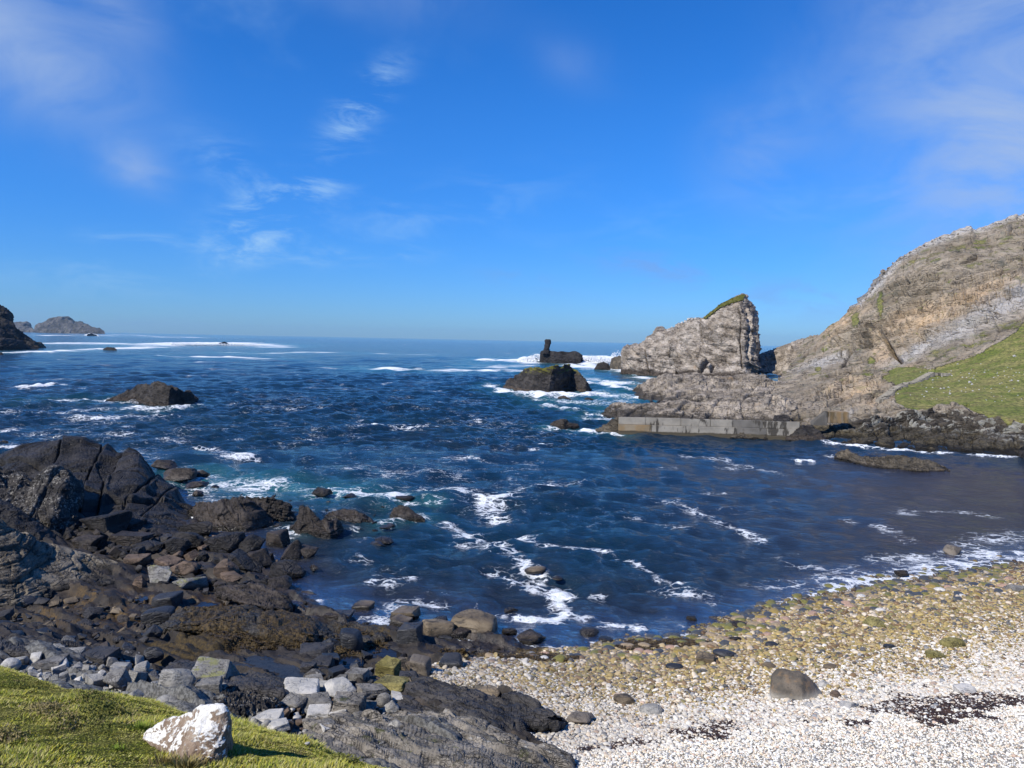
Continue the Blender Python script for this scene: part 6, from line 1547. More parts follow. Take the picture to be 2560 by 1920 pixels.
# ------------------------------------------------------------------ individual rocks: foot x, foot y, width, height in the photograph
T = [
    (407, 1182, 66, 31, M_brown, 'crag', 'dark rock in the surf nearest the tip of the black outcrop'),
    (440, 1208, 82, 37, M_brown, 'crag', 'broad dark rock in the surf, middle one of the row off the black outcrop'),
    (500, 1196, 40, 20, M_brown, 'crag', 'small dark rock in the surf, outermost of the row off the black outcrop'),
    (488, 1225, 60, 18, M_brown, 'crag', 'low flat brown rock awash below the broad one in the surf'),
    (492, 1244, 29, 17, M_brown, 'crag', 'small round rock in white foam above the crumpled rock'),
    (536, 1221, 22, 9, M_brown, 'crag', 'tiny brown rock showing through the greenish surf'),
    (800, 1245, 52, 27, M_dark, 'crag', 'dark rounded rock alone in the greenish water beyond the two-humped rock'),
    (872, 1249, 40, 12, M_brown, 'crag', 'low rock awash just right of the dark rounded one'),
    (944, 1371, 42, 19, M_brown, 'crag', 'small brown rock alone in blue water right of the two-humped rock'),
    (964, 1327, 36, 15, M_brown, 'crag', 'small low brown rock just below the submerged one'),
    (1010, 1258, 50, 12, M_brown, 'crag', 'low brown rock behind the half-submerged one, a wave breaking on it'),
    (695, 1320, 28, 8, M_brown, 'crag', 'very small flat rock in foam between the crumpled and two-humped rocks'),
    (688, 1370, 54, 42, M_brown, 'block', 'upright brown block between two inlets of blue water'),
    (725, 1408, 52, 54, M_brown, 'crag', 'brown upright rock right of the narrow blue inlet'),
    (772, 1402, 50, 38, M_brown, 'crag', 'ragged low brown rock on the sea side of the upright rock'),
    (783, 1432, 26, 20, M_brown, 'crag', 'small wet rock in foam at the edge of the shelf'),
    (712, 1452, 100, 52, M_dark, 'crag', 'big dark wedge rock with a ribbed face by the inlet'),
    (684, 1482, 80, 42, M_brown, 'crag', 'dark roof-shaped rock at the water, below the wedge rock'),
    (552, 1385, 100, 52, M_dark, 'crag', 'large dark rock just right of the triangular blue pool'),
    (620, 1388, 76, 50, M_dark, 'crag', 'dark rock with a rounded back left of the narrow inlet'),
    (600, 1438, 98, 60, M_dark, 'crag', 'large dark rough rock in the middle of the rock shelf'),
    (645, 1425, 62, 50, M_brown, 'crag', 'dark brown rock beside the inlet'),
    (560, 1360, 60, 30, M_dark, 'crag', 'dark rock below the white water line'),
    (462, 1382, 88, 50, M_dark, 'crag', 'dark rock left of the triangular blue pool'),
    (432, 1398, 70, 50, M_dark, 'crag', 'dark rock left of the pool, lower one'),
    (478, 1345, 84, 40, M_dark, 'crag', 'dark rock at the foot of the black outcrop by the white water line'),
    (467, 1484, 84, 42, M_lichgrey, 'crag', 'rounded greenish-grey rock at the front of the tan boulders'),
    (415, 1423, 62, 26, M_pink, 'block', 'flat-topped tan block on the shelf, left of the pinkish rocks'),
    (455, 1448, 78, 44, M_pink, 'crag', 'pinkish rock with a split face among the dark rocks'),
    (505, 1442, 52, 26, M_brown, 'crag', 'brown rock bridging the pinkish ones'),
    (562, 1458, 60, 54, M_pink, 'crag', 'pinkish-tan upright rock right of the greenish-grey one'),
    (574, 1466, 62, 34, M_pink, 'crag', 'tan rock leaning at the foot of the upright pinkish rock'),
    (395, 1468, 70, 52, M_lichgrey, 'crag', 'brown-grey rock left of the greenish-grey one'),
    (334, 1420, 60, 30, M_pink, 'block', 'brown slab lying at the end of the layered ledge'),
    (360, 1395, 80, 40, M_dark, 'crag', 'black rock behind the end of the layered ledge'),
    (250, 1345, 120, 60, M_dark, 'crag', 'broad black rock under the knobbly rock mass'),
    (300, 1330, 100, 50, M_dark, 'crag', 'black rock at the foot of the great outcrop'),
    (210, 1372, 80, 34, M_brown, 'crag', 'brown rock just above the layered ledge'),
    (320, 1370, 90, 36, M_brown, 'block', 'long brown flat rock above the end of the ledge'),
    (408, 1526, 72, 40, M_wetblack, 'worn', 'round black boulder by the small pale pool'),
    (388, 1564, 76, 42, M_wetblack, 'worn', 'round black boulder, left one above the pools'),
    (376, 1601, 48, 34, M_wetblack, 'crag', 'dark rounded boulder at the near side of the weedy pools'),
    (876, 1636, 60, 56, M_wetblack, 'worn', 'drum-shaped blue-black boulder near the water'),
    (826, 1632, 58, 36, M_wetblack, 'crag', 'cracked black rock left of the drum-shaped boulder'),
    (783, 1655, 84, 36, M_slabdark, 'block', 'squared dark ledge block left of the drum-shaped boulder'),
    (800, 1680, 60, 34, M_slabdark, 'block', 'squared brown-black block below the ledge block'),
    (822, 1672, 50, 34, M_wetblack, 'block', 'blue-black squared block in the shade of the ledge'),
    (768, 1690, 40, 30, M_slabdark, 'block', 'small dark block at the end of the dark pool'),
    (782, 1708, 54, 34, M_knob, 'crag', 'black rock with white speckles above the right rubble heap'),
    (840, 1706, 40, 34, M_wetblack, 'block', 'dark grey pointed stone behind the pale rubble'),
    (1023, 1630, 64, 66, M_wetblack, 'block', 'black angular boulder at the water left of the tan boulders'),
    (1000, 1572, 50, 28, M_tan, 'block', 'tan block in the water, front one of the stacked pair'),
    (1013, 1552, 66, 32, M_tan, 'block', 'long tan block in the water, rear one of the stacked pair'),
    (1092, 1604, 78, 54, M_tan, 'worn', 'tan boulder at the water line, left of the biggest one'),
    (1184, 1593, 122, 64, M_tan, 'worn', 'biggest tan rounded boulder at the water line with banded sides'),
    (1115, 1608, 36, 22, M_wetblack, 'block', 'small black stone between the two tan boulders'),
    (1150, 1600, 50, 30, M_brown, 'crag', 'brown stone in front of the biggest tan boulder'),
    (1100, 1560, 44, 20, M_brown, 'crag', 'dark rock tip behind the tan boulders'),
    (907, 1528, 50, 22, M_tan, 'worn', 'small tan rock alone in the water left of the stacked pair'),
    (845, 1558, 70, 30, M_brown, 'block', 'reddish-brown rock awash at the edge of the weedy ridge'),
    (1328, 1613, 72, 22, M_islet, 'crag', 'dark slanting rock slab awash by the pebbles'),
    (1273, 1590, 40, 20, M_islet, 'crag', 'small dark rock in the water right of the biggest tan boulder'),
    (1278, 1533, 36, 12, M_dark, 'crag', 'dark weedy rock tip showing in the water'),
    (1475, 1592, 50, 15, M_brown, 'round', 'low grey-brown rock just under the surface near the pebbles'),
    (1516, 1610, 38, 14, M_tan, 'round', 'small orange-brown rock at the water edge'),
    (1339, 1438, 56, 15, M_tan, 'round', 'low tan rock in the foam line, left one of a pair'),
    (1394, 1452, 28, 9, M_tan, 'round', 'small tan rock in the foam line, right one of a pair'),
    (957, 1362, 50, 9, M_brown, 'round', 'rock barely breaking the surface right of the shelf'),
    (1049, 1694, 64, 48, M_smooth, 'worn', 'round dark-grey boulder resting on the bedrock above the pebbles'),
    (1128, 1677, 62, 36, M_wetblack, 'worn', 'dark greenish oval boulder right of the round grey one'),
    (1020, 1712, 50, 30, M_slabdark, 'block', 'dark angular stone left of the round grey boulder'),
    (969, 1697, 56, 44, M_yellow, 'block', 'yellow-green upright block of rock above the pebbles'),
    (978, 1738, 84, 42, M_yellow, 'block', 'yellow-grey slab lying below the yellow-green block'),
    (1006, 1730, 34, 28, M_yellow, 'crag', 'small yellowish stone right of the yellow-grey slab'),
    (1217, 1752, 68, 30, M_tan, 'crag', 'brown jagged stone on the pebbles behind the dark ridge'),
    (1452, 1818, 70, 32, M_smooth, 'crag', 'ribbed brown stone flat in the pebbles at the end of the dark ridge'),
    (1107, 1770, 22, 14, M_tan, 'block', 'little tan stone lying on the dark ridge'),
    (2387, 1389, 44, 22, M_smooth, 'crag', 'grey-brown rock standing in the shallow water at the right'),
    (2262, 1445, 42, 20, M_islet, 'crag', 'dark weedy rock in the wash at the right'),
    (1850, 1574, 46, 18, M_islet, 'crag', 'dark flat stone at the wash edge'),
    (1767, 1665, 46, 28, M_tan, 'block', 'amber-brown block on the wet pebbles'),
    (1730, 1552, 28, 12, M_islet, 'crag', 'small dark stone in shallow water before the wash'),
    (1925, 1676, 34, 18, M_tan, 'round', 'brown stone behind the helmet-shaped boulder'),
    (1932, 1622, 32, 16, M_wetblack, 'round', 'dark stone among the yellow wet pebbles'),
    (1838, 1610, 34, 18, M_islet, 'crag', 'dark brown pointed stone at the near edge of the wash'),
    (1688, 1678, 44, 20, M_wetblack, 'round', 'dark stone at the left end of the ochre pebbles'),
    (1815, 1648, 58, 14, M_wetblack, 'round', 'flat dark stone beside the amber block'),
    # rubble, left heap
    (437, 1748, 88, 70, M_grey, 'crag', 'biggest upright grey boulder with streaked face at the end of the left rubble heap'),
    (520, 1718, 108, 56, M_lichgrey, 'block', 'flat-topped grey boulder with yellow lichen behind the streaked one'),
    (516, 1753, 70, 48, M_grey2, 'block', 'squared cracked grey boulder in front of the flat-topped one'),
    (553, 1742, 26, 28, M_lichgrey, 'block', 'small upright block right of the squared cracked boulder'),
    (125, 1648, 54, 32, M_grey, 'crag', 'pale grey block, left one of the two on top of the left heap'),
    (163, 1656, 66, 29, M_grey, 'block', 'pale grey block, right one of the two on top of the left heap'),
    (164, 1628, 48, 32, M_grey2, 'crag', 'rough grey-brown rock behind the two pale blocks'),
    (16, 1683, 54, 32, M_pale, 'round', 'whitish rock on the crest of the grass at the left edge'),
    (110, 1680, 80, 28, M_grey2, 'block', 'long grey slab behind the left part of the rubble'),
    (240, 1664, 84, 30, M_slabdark, 'block', 'dark slab lying behind the rubble'),
    (314, 1660, 68, 28, M_knob, 'crag', 'rough black and white rock behind the rubble'),
    (345, 1692, 54, 32, M_grey, 'crag', 'rugged light-grey rock at the back of the left heap'),
    (297, 1687, 44, 26, M_grey, 'block', 'flat grey block left of the rugged one'),
    (282, 1730, 72, 46, M_grey2, 'crag', 'olive-grey rock in the middle of the left heap, darkest of it'),
    (222, 1690, 62, 32, M_grey, 'crag', 'light grey jagged rock in the middle of the left heap'),
    (409, 1772, 62, 26, M_grey, 'round', 'rounded pale grey stone at the edge of the grass below the streaked boulder'),
    (380, 1660, 50, 40, M_wetblack, 'crag', 'dark blue-grey angular rock at the right end of the left heap'),
    # rubble, right heap
    (748, 1757, 106, 34, M_pale, 'block', 'long pale slab at the left of the right rubble heap'),
    (843, 1752, 90, 50, M_pale, 'crag', 'pale peaked rock at the top of the right heap'),
    (730, 1776, 58, 30, M_grey2, 'block', 'brown-grey rock under the long pale slab'),
    (786, 1778, 74, 28, M_grey2, 'block', 'brown-grey flat rock in the middle of the right heap'),
    (794, 1800, 64, 28, M_pale, 'block', 'pale bluish slab in the middle of the right heap'),
    (661, 1816, 76, 36, M_pale, 'block', 'pale slanting slab at the edge of the grass'),
    (690, 1830, 56, 24, M_pale, 'block', 'pale flat stone at the edge of the grass beside the slanting slab'),
    (868, 1806, 84, 62, M_slab, 'block', 'big dark-grey smooth slab leaning in the right heap'),
    (904, 1790, 76, 36, M_grey2, 'crag', 'ribbed grey rock on the right heap'),
    (976, 1791, 42, 36, M_grey, 'crag', 'pointed pale grey rock at the right end of the right heap'),
    (958, 1770, 40, 34, M_grey2, 'round', 'smooth grey rock between the ribbed and pointed ones'),
    (904, 1808, 34, 26, M_grey, 'block', 'small cracked cube of grey rock'),
    (808, 1840, 58, 42, M_grey2, 'crag', 'grey-brown slab leaning at the foot of the right heap'),
    (859, 1840, 50, 28, M_pale, 'crag', 'pale streaked rock at the foot of the right heap'),
    (813, 1847, 30, 16, M_pale, 'round', 'small whitish rounded stone at the foot of the heap'),
    (947, 1850, 28, 32, M_pink, 'crag', 'upright tan stone on the grey bedrock slab'),
    (985, 1843, 42, 36, M_grey, 'crag', 'pale grey pointed stone on the grey bedrock slab'),
    (782, 1724, 50, 32, M_grey2, 'block', 'tan-grey angular rock at the back of the right heap, left one'),
    (800, 1735, 40, 26, M_grey, 'block', 'tan-grey angular block at the back of the right heap, right one'),
    (890, 1710, 54, 34, M_grey2, 'block', 'tilted ribbed slab behind the right heap'),
    (850, 1722, 60, 22, M_grey2, 'block', 'flat tan stone behind the pale peaked rock'),
    (925, 1752, 84, 22, M_slab, 'block', 'long flat dark-grey slab behind the ribbed rock'),
    (986, 1752, 24, 14, M_pale, 'round', 'small white stone right of the flat dark slab'),
]
for i, (x, y, w_, h_, mt_, kd, lb) in enumerate(T):
    put_rock(x, y, w_, h_, mt_, seed=1000 + i, kind=kd, level=5 if w_ > 60 else 4, label=lb, cat='boulder' if kd in ('round', 'worn') and w_ > 50 else 'rock',
             name='boulder' if kd in ('round', 'worn') and w_ > 50 else 'rock', rough={'block': 0.05, 'crag': 0.09, 'round': 0.02, 'worn': 0.03}[kd], roll={M_slab: 8}.get(mt_, 0))

# loose rubble between them
fr_ = np.random.default_rng(12)


FILLS = []
HERO = [(x, y, w_, lb) for (x, y, w_, h_, mt_, kd, lb) in T]
COLN = {}
for m_, c_ in ((M_grey, 'grey'), (M_grey2, 'brownish-grey'), (M_pale, 'pale'), (M_pink, 'tan'), (M_knob, 'speckled black'), (M_slabdark, 'dark'), (M_dark, 'black'), (M_brown, 'brown'),
               (M_tan, 'amber-brown'), (M_yellow, 'yellowish'), (M_wetblack, 'blue-black'), (M_islet, 'dark grey')): COLN[m_.name] = c_


def fill(n, poly, wr_, mats, kinds, label, group, cat='rock', name='rock', hr=(0.5, 0.85), lib=14):
    P_ = np.array(poly, float); lo, hi = P_.min(0), P_.max(0); k = 0; pts = []
    tries = 0
    while k < n and tries < 20000:
        tries += 1
        p = fr_.uniform(lo, hi)
        if not inside(P_, p[:1], p[1:])[0]: continue
        w_ = wr_[0] + (wr_[1] - wr_[0]) * fr_.uniform() ** 2.0
        if any(abs(p[0] - q[0]) < 0.42 * (w_ + q[2]) and abs(p[1] - q[1]) < 0.24 * (w_ + q[2]) for q in pts): continue
        pts.append((p[0], p[1], w_)); k += 1
    for q in pts:
        j = int(fr_.integers(lib)); m_ = mats[int(fr_.integers(len(mats)))]
        FILLS.append((q[2], q[0], q[1], fr_.uniform(*hr), m_, kinds[j % len(kinds)], j, label, group, fr_.uniform(0, 6.28), fr_.normal(), fr_.normal()))


def build_fills(keep=125):
    FILLS.sort(key=lambda q: -q[0]); used = set(); loose = {}
    for n_, (w_, x, y, hr, m_, kd, j, label, group, rz, r1, r2) in enumerate(FILLS):
        o = put_rock(x, y, w_, w_ * hr, m_, seed=3000 + j, kind=kd, level=3, rough=0.06)
        o.rotation_euler[2] = rz; o.rotation_euler[0] += r1 * 0.25; o.rotation_euler[1] += r2 * 0.25
        if n_ < keep:
            hx, hy, hw, hl = min(HERO, key=lambda h: (h[0] - x) ** 2 + 3 * (h[1] - y) ** 2)
            dx, dy = x - hx, y - hy
            rel = ('right of' if dx > 0 else 'left of') if abs(dx) > 1.5 * abs(dy) else ('in front of' if dy > 0 else 'behind')
            ref = ' '.join(hl.split(',')[0].split()[:8])
            for cutw in (' at the', ' in the', ' on the', ' with', ' showing', ' above', ' beside', ' below', ' just', ' through'):
                ref = ref.split(cutw)[0]
            sh = {'block': 'squared', 'crag': 'jagged', 'round': 'rounded'}[kd]
            lb = f"{COLN[m_.name]} {sh} stone {rel} the {ref}"
            if lb in used or math.hypot(dx, dy) > 70:
                lb = f"{'bigger' if w_ > 34 else 'smaller'} {COLN[m_.name]} {sh} stone, {label}"
                lb = ' '.join(lb.split()[:16])
            used.add(lb); tag(o, lb, 'rock', group)
        else:
            o.rotation_mode = 'XYZ'; me_ = o.data; nv = len(me_.vertices); co = np.empty(nv * 3, np.float32); me_.vertices.foreach_get('co', co)
            co = co.reshape(-1, 3) * np.array(o.scale); Rm = np.array(o.rotation_euler.to_matrix()); co = co @ Rm.T + np.array(o.location)
            f = np.empty(len(me_.polygons) * 3, np.int32); me_.loops.foreach_get('vertex_index', f)
            loose.setdefault(m_.name, [m_, [], [], 0]); L = loose[m_.name]; L[1].append(co); L[2].append(f.reshape(-1, 3) + L[3]); L[3] += nv
            bpy.data.objects.remove(o)
    V, Fc, mi, off, mats = [], [], [], 0, []
    for k, (m_, vs, fs, n2) in enumerate(loose.values()):
        V += vs; Fc += [f + off for f in fs]; mi += [np.full(sum(len(f) for f in fs), k)]; off += n2; mats.append(m_)
    if V:
        o = mesh_obj('loose_rubble', np.concatenate(V), np.concatenate(Fc), mats, kind='stuff', sharp=32)
        o.data.polygons.foreach_set('material_index', np.concatenate(mi).astype(np.int32))


fill(190, [(40, 1665), (110, 1655), (340, 1662), (400, 1685), (402, 1775), (350, 1770), (250, 1740), (120, 1726), (40, 1690)], (14, 52), [M_grey, M_grey, M_pale, M_grey2], ['block', 'crag'],
     'in the left rubble heap below the grass', 'grey stones of the left rubble heap')
fill(34, [(400, 1745), (560, 1745), (580, 1790), (480, 1785), (380, 1775)], (12, 30), [M_grey, M_grey2, M_pink, M_knob], ['block', 'crag', 'round'],
     'at the foot of the big grey boulders', 'small stones round the big grey boulders')
fill(150, [(620, 1780), (700, 1755), (900, 1740), (1000, 1760), (1000, 1850), (860, 1850), (760, 1840), (650, 1825)], (10, 46), [M_grey, M_pale, M_grey2, M_pink], ['block', 'crag', 'round'],
     'in the right rubble heap', 'small stones of the right rubble heap')
fill(46, [(570, 1740), (640, 1740), (690, 1770), (640, 1800), (590, 1795)], (10, 28), [M_knob, M_grey2, M_slabdark], ['crag', 'round'],
     'between the two rubble heaps', 'dark stones between the rubble heaps')
fill(50, [(330, 1370), (560, 1350), (690, 1400), (700, 1470), (560, 1490), (360, 1480), (300, 1420)], (18, 50), [M_dark, M_brown, M_dark, M_slabdark, M_pink], ['crag', 'block'],
     'on the shelf among the larger dark ones', 'dark broken rocks on the shelf')
fill(60, [(180, 1320), (420, 1340), (420, 1400), (330, 1410), (230, 1385), (160, 1350)], (18, 48), [M_dark, M_dark, M_brown], ['crag', 'block'],
     'below the great black outcrop', 'black rocks below the great outcrop')
fill(130, [(-10, 1520), (200, 1500), (340, 1490), (380, 1560), (340, 1640), (200, 1640), (20, 1620)], (12, 56), [M_brown, M_slabdark, M_slabdark, M_tan, M_wetblack], ['crag', 'block'],
     'lying by the amber tide pools', 'brown stones by the amber tide pools', hr=(0.3, 0.55))
fill(40, [(760, 1630), (900, 1640), (1060, 1680), (1040, 1740), (900, 1740), (780, 1720)], (12, 36), [M_slabdark, M_wetblack, M_tan, M_grey2], ['crag', 'block'],
     'between the dark pool and the yellow-green block', 'dark stones beside the dark pool')
fill(30, [(540, 1240), (760, 1240), (980, 1270), (980, 1340), (760, 1300), (600, 1230)], (8, 24), [M_brown], ['crag'],
     'awash among the rocks offshore', 'small rocks awash off the shelf', hr=(0.25, 0.4))
fill(26, [(640, 1470), (800, 1520), (1100, 1590), (1400, 1625), (1450, 1640), (1100, 1640), (880, 1580), (700, 1500)], (10, 30), [M_brown, M_islet, M_tan], ['crag', 'round'],
     'at the water edge of the shelf', 'wet stones at the water edge', hr=(0.3, 0.5))

build_fills()

# pale stones and boulders on the green hillside and along the cliff crest
r_ = np.random.default_rng(44)
from mathutils.bvhtree import BVHTree
tri = gridfaces(nu_, nv_)
bvh = BVHTree.FromPolygons(P4.tolist(), tri.tolist())
def on_head(px, py):
    rr = Vector(ray(px, py)); h_ = bvh.ray_cast(Vector(CAM), rr.normalized()); return h_[0]
STN = [(2425, 957, 9), (2430, 962, 7), (2375, 986, 7), (2360, 972, 6), (2352, 972, 5), (2371, 969, 5), (2332, 951, 6), (2529, 952, 7), (2484, 945, 5), (2461, 932, 5), (2394, 911, 5), (2423, 935, 5), (2438, 950, 4), (2374, 982, 5),
       (2317, 980, 5), (2316, 970, 4), (2432, 978, 5), (2478, 972, 4), (2448, 975, 4), (2406, 944, 4), (2398, 953, 3), (2452, 910, 3), (2522, 980, 4), (2545, 953, 5), (2380, 940, 4), (2370, 952, 3), (2512, 940, 3), (2310, 992, 4), (2245, 985, 5),
       (2435, 940, 4), (2500, 960, 4), (2342, 998, 3), (2536, 892, 10), (2493, 934, 3), (2414, 970, 4), (2276, 988, 4)]
for k in range(60): STN.append((r_.uniform(2300, 2570), r_.uniform(915, 1005), r_.uniform(2.0, 4.0)))
for k, (px, py, w_) in enumerate(STN):
    p = on_head(px, py)
    if p is None: continue
    W = w_ / F * p[1]
    o = bpy.data.objects.new('stone', rock_mesh('s', 3100 + k % 6, 2, 'crag', 0.08, M_pale, 'stone')); scene.collection.objects.link(o)
    o.scale = (W, W * 0.9, W * 0.75); o.location = (p[0], p[1], p[2] + W * 0.15); o.rotation_euler = (0, 0, r_.uniform(0, 6))
    wh = 'lower' if py > 978 else ('upper' if py < 940 else 'middle'); wd_ = 'close to the stairway' if px < 2345 else ('near the right edge' if px > 2490 else ('below the stair head' if px < 2410 else 'in the open grass'))
    tag(o, f"{'larger' if w_ > 6 else ('small' if w_ > 3.4 else 'tiny')} white stone on the {wh} part of the green hillside, {wd_}", 'stone', 'white stones on the green hillside')
CRST = [(2211, 683, 16), (2165, 749, 9), (2131, 773, 6), (2120, 780, 5), (2182, 722, 6), (2199, 700, 7), (2233, 660, 7), (2245, 652, 5), (2262, 638, 6), (2275, 632, 5), (2290, 625, 6), (2310, 614, 6), (2330, 605, 6), (2350, 596, 6), (2372, 590, 5),
        (2395, 586, 6), (2430, 580, 5), (2460, 573, 6), (2490, 562, 6), (2515, 552, 5), (2540, 542, 6), (2300, 619, 5), (2222, 672, 8), (2190, 711, 7), (2175, 733, 5), (2150, 757, 5)]
for k, (px, py, w_) in enumerate(CRST):
    p = None
    for dy_ in range(0, 30, 2):
        p = on_head(px, py + dy_)
        if p is not None: break
    if p is None: continue
    W = w_ / F * p[1]
    o = bpy.data.objects.new('boulder', rock_mesh('b', 3200 + k % 7, 3, 'crag', 0.08, M_stack, 'boulder')); scene.collection.objects.link(o)
    o.scale = (W, W * 0.9, W * 0.9); o.location = (p[0], p[1], p[2] + W * 0.2); o.rotation_euler = (0, 0, r_.uniform(0, 6))
    if k == 0: tag(o, 'large white boulder perched alone on the skyline of the cliff', 'boulder')
    else: tag(o, f"{'bigger' if w_ > 6 else 'small'} pale block on the {'low left end' if px < 2170 else ('steep left shoulder' if px < 2240 else ('middle' if px < 2360 else 'high right part'))} of the cliff skyline", 'boulder', 'pale blocks along the cliff crest')
me = stk.data; sv_ = np.empty(len(me.vertices) * 3, np.float32); me.vertices.foreach_get('co', sv_); sv_ = sv_.reshape(-1, 3)
bvs = BVHTree.FromPolygons(sv_.tolist(), [list(p.vertices) for p in me.polygons])
for k, (px, py, w_) in enumerate([(1698, 812, 6), (1706, 808, 6), (1714, 805, 7), (1722, 800, 8), (1731, 799, 6), (1740, 798, 7), (1748, 797, 5), (1690, 817, 5), (1680, 820, 5), (1668, 827, 5)]):
    p = None
    for dy_ in range(0, 30, 2):
        p = bvs.ray_cast(Vector(CAM), Vector(ray(px, py + dy_)).normalized())[0]
        if p is not None: break
    if p is None: continue
    W = w_ / F * p[1]
    o = bpy.data.objects.new('boulder', rock_mesh('b', 3200 + k % 7, 3, 'crag', 0.08, M_pale, 'boulder')); scene.collection.objects.link(o)
    o.scale = (W, W, W * 0.9); o.location = (p[0], p[1] + 0.3, p[2] + W * 0.25); o.rotation_euler = (0, 0, r_.uniform(0, 6))
    tag(o, 'white block perched on the shoulder of the sea stack', 'boulder', 'white blocks on the shoulder of the sea stack')

# ------------------------------------------------------------------ pebbles
rp = np.random.default_rng(5)
lo, hi = PEBBLE.min(0), PEBBLE.max(0)
mpb, t = new_mat('pebble')
P = t.node('ShaderNodeNewGeometry').outputs['Position']
vc = t.attr('pebble_col', 'Color', 'INSTANCER')
col = t.mix(t.ramp(t.noise(P, 22, 5, 0.65), 0.5, 0.75, 0, 0.35), vc, (0.12, 0.1, 0.08))
sz_ = t.node('ShaderNodeSeparateXYZ'); t.l.new(P, sz_.inputs[0])
finish(t, col, t.ramp(sz_.outputs[2], 0.3, 1.1, 0.25, 0.75), t.noise(P, 40, 4, 0.6), 0.004, 1.0, 0.35)


def pebble_cols(x, y, z, n, r):
    """colours by where the stone lies: ochre and wet near the water, cream white higher up"""
    pick = r.uniform(size=n); b = r.uniform(0.7, 1.1, n)[:, None]
    white = np.array([0.76, 0.72, 0.63]); cream = np.array([0.66, 0.56, 0.42]); pinkc = np.array([0.5, 0.37, 0.28]); greyc = np.array([0.27, 0.28, 0.29])
    tanc = np.array([0.42, 0.32, 0.16]); och = np.array([0.42, 0.31, 0.10]); oli = np.array([0.22, 0.19, 0.06]); drk = np.array([0.07, 0.075, 0.08]); bro = np.array([0.17, 0.10, 0.04])
    up = np.where(pick[:, None] < 0.66, white, np.where(pick[:, None] < 0.87, cream, np.where(pick[:, None] < 0.93, pinkc, greyc)))
    lowc = np.where(pick[:, None] < 0.26, och, np.where(pick[:, None] < 0.48, tanc, np.where(pick[:, None] < 0.60, oli, np.where(pick[:, None] < 0.77, bro, np.where(pick[:, None] < 0.88, cream, drk)))))
    nz = 0.35 * fbm(np.c_[x / 3, y / 3, x * 0], 3, 301)
    xl = np.clip((x - 2.0) / 8, 0, 1)                      # the left end of the beach is greyer
    k = np.clip((1.75 + 0.8 * nz - z) / 1.0, 0, 1) ** 0.8 * np.clip(0.35 + (x + 2) / 8, 0.35, 1)
    mixr = (r.uniform(size=n) < k)[:, None]
    c = np.where(mixr, lowc, up)
    gl = np.clip(0.75 - 0.35 * (z > 2.1) - 0.4 * xl, 0, 1)[:, None] * (z < 2.2)[:, None]
    c = c * (1 - 0.35 * gl) + np.array([0.30, 0.26, 0.21]) * 0.35 * gl
    u_ = np.clip((z + 0.05) / 0.25, 0, 1)[:, None]
    c = c * b * (1 + 0.12 * np.clip((z - 2.0) / 0.4, 0, 1))[:, None]; c = np.clip(c, 0, 0.8)
    lf = (np.clip((6.0 - x) / 7, 0, 1) * np.clip((2.35 - z) / 0.5, 0, 1))[:, None]
    c = c * (1 - 0.42 * lf * (0.4 + 0.6 * r.uniform(size=n))[:, None])
    return c * (0.45 + 0.55 * u_)


N_ = 520000
px_ = rp.uniform(lo[0], min(hi[0], 34), N_); py_ = rp.uniform(max(lo[1], 14), hi[1] + 2, N_)
PD = polydist(PEBBLE, px_, py_) + 0.5 * fbm(np.c_[px_ / 1.2, py_ / 1.2, px_ * 0], 4, 3)
vis = np.abs(np.arctan2(px_ + 1, py_)) < 0.75
keep = (PD > -0.25) & vis
px_, py_ = px_[keep], py_[keep]
pz_, _ = relief(px_, py_)
keep = pz_ > -0.55; px_, py_, pz_ = px_[keep], py_[keep], pz_[keep]
n = len(px_)
wet = np.clip((1.35 - pz_) / 1.1, 0, 1)
size = (0.032 + 0.03 * rp.uniform(size=n) ** 2) * (1 + 0.8 * wet) * np.where(rp.uniform(size=n) < 0.06, 1.7, 1) * (1 - 0.42 * np.clip((pz_ - 1.9) / 0.6, 0, 1))
colp = pebble_cols(px_, py_, pz_, n, rp)
zoff = size * (0.15 + 0.55 * rp.uniform(size=n))
# the biggest of them stand out one by one
big_n = 300
app = size / np.hypot(px_, py_)
xs, ys, zs = px_, py_, pz_
infr = (np.abs(xs / ys) < 0.66)
score = np.where(infr & (xs > -2), size * (1 + 0.0 * xs), 0)
idx = np.argsort(-score)[:big_n]; rest = np.setdiff1d(np.arange(n), idx)
V = np.c_[px_, py_, pz_ + zoff][rest]
me = bpy.data.meshes.new('pebbles'); me.vertices.add(len(V)); me.vertices.foreach_set('co', V.astype(np.float32).ravel())
a_ = me.attributes.new('pebble_col', 'FLOAT_COLOR', 'POINT'); a_.data.foreach_set('color', np.c_[colp[rest], np.ones(len(rest))].astype(np.float32).ravel())
sc = np.c_[size * rp.uniform(0.9, 1.5, n), size * rp.uniform(0.8, 1.1, n), size * rp.uniform(0.45, 0.75, n)][rest]
a_ = me.attributes.new('pebble_scale', 'FLOAT_VECTOR', 'POINT'); a_.data.foreach_set('vector', sc.astype(np.float32).ravel())
rt_ = np.c_[rp.normal(0, 0.35, n), rp.normal(0, 0.35, n), rp.uniform(0, 6.28, n)][rest]
a_ = me.attributes.new('pebble_rot', 'FLOAT_VECTOR', 'POINT'); a_.data.foreach_set('vector', rt_.astype(np.float32).ravel())
peb_o = bpy.data.objects.new('pebbles', me); scene.collection.objects.link(peb_o); tag(peb_o, kind='stuff')
ng = bpy.data.node_groups.new('pebble_scatter', 'GeometryNodeTree')
ng.interface.new_socket('Geometry', in_out='INPUT', socket_type='NodeSocketGeometry'); ng.interface.new_socket('Geometry', in_out='OUTPUT', socket_type='NodeSocketGeometry')
gi = ng.nodes.new('NodeGroupInput'); go = ng.nodes.new('NodeGroupOutput')
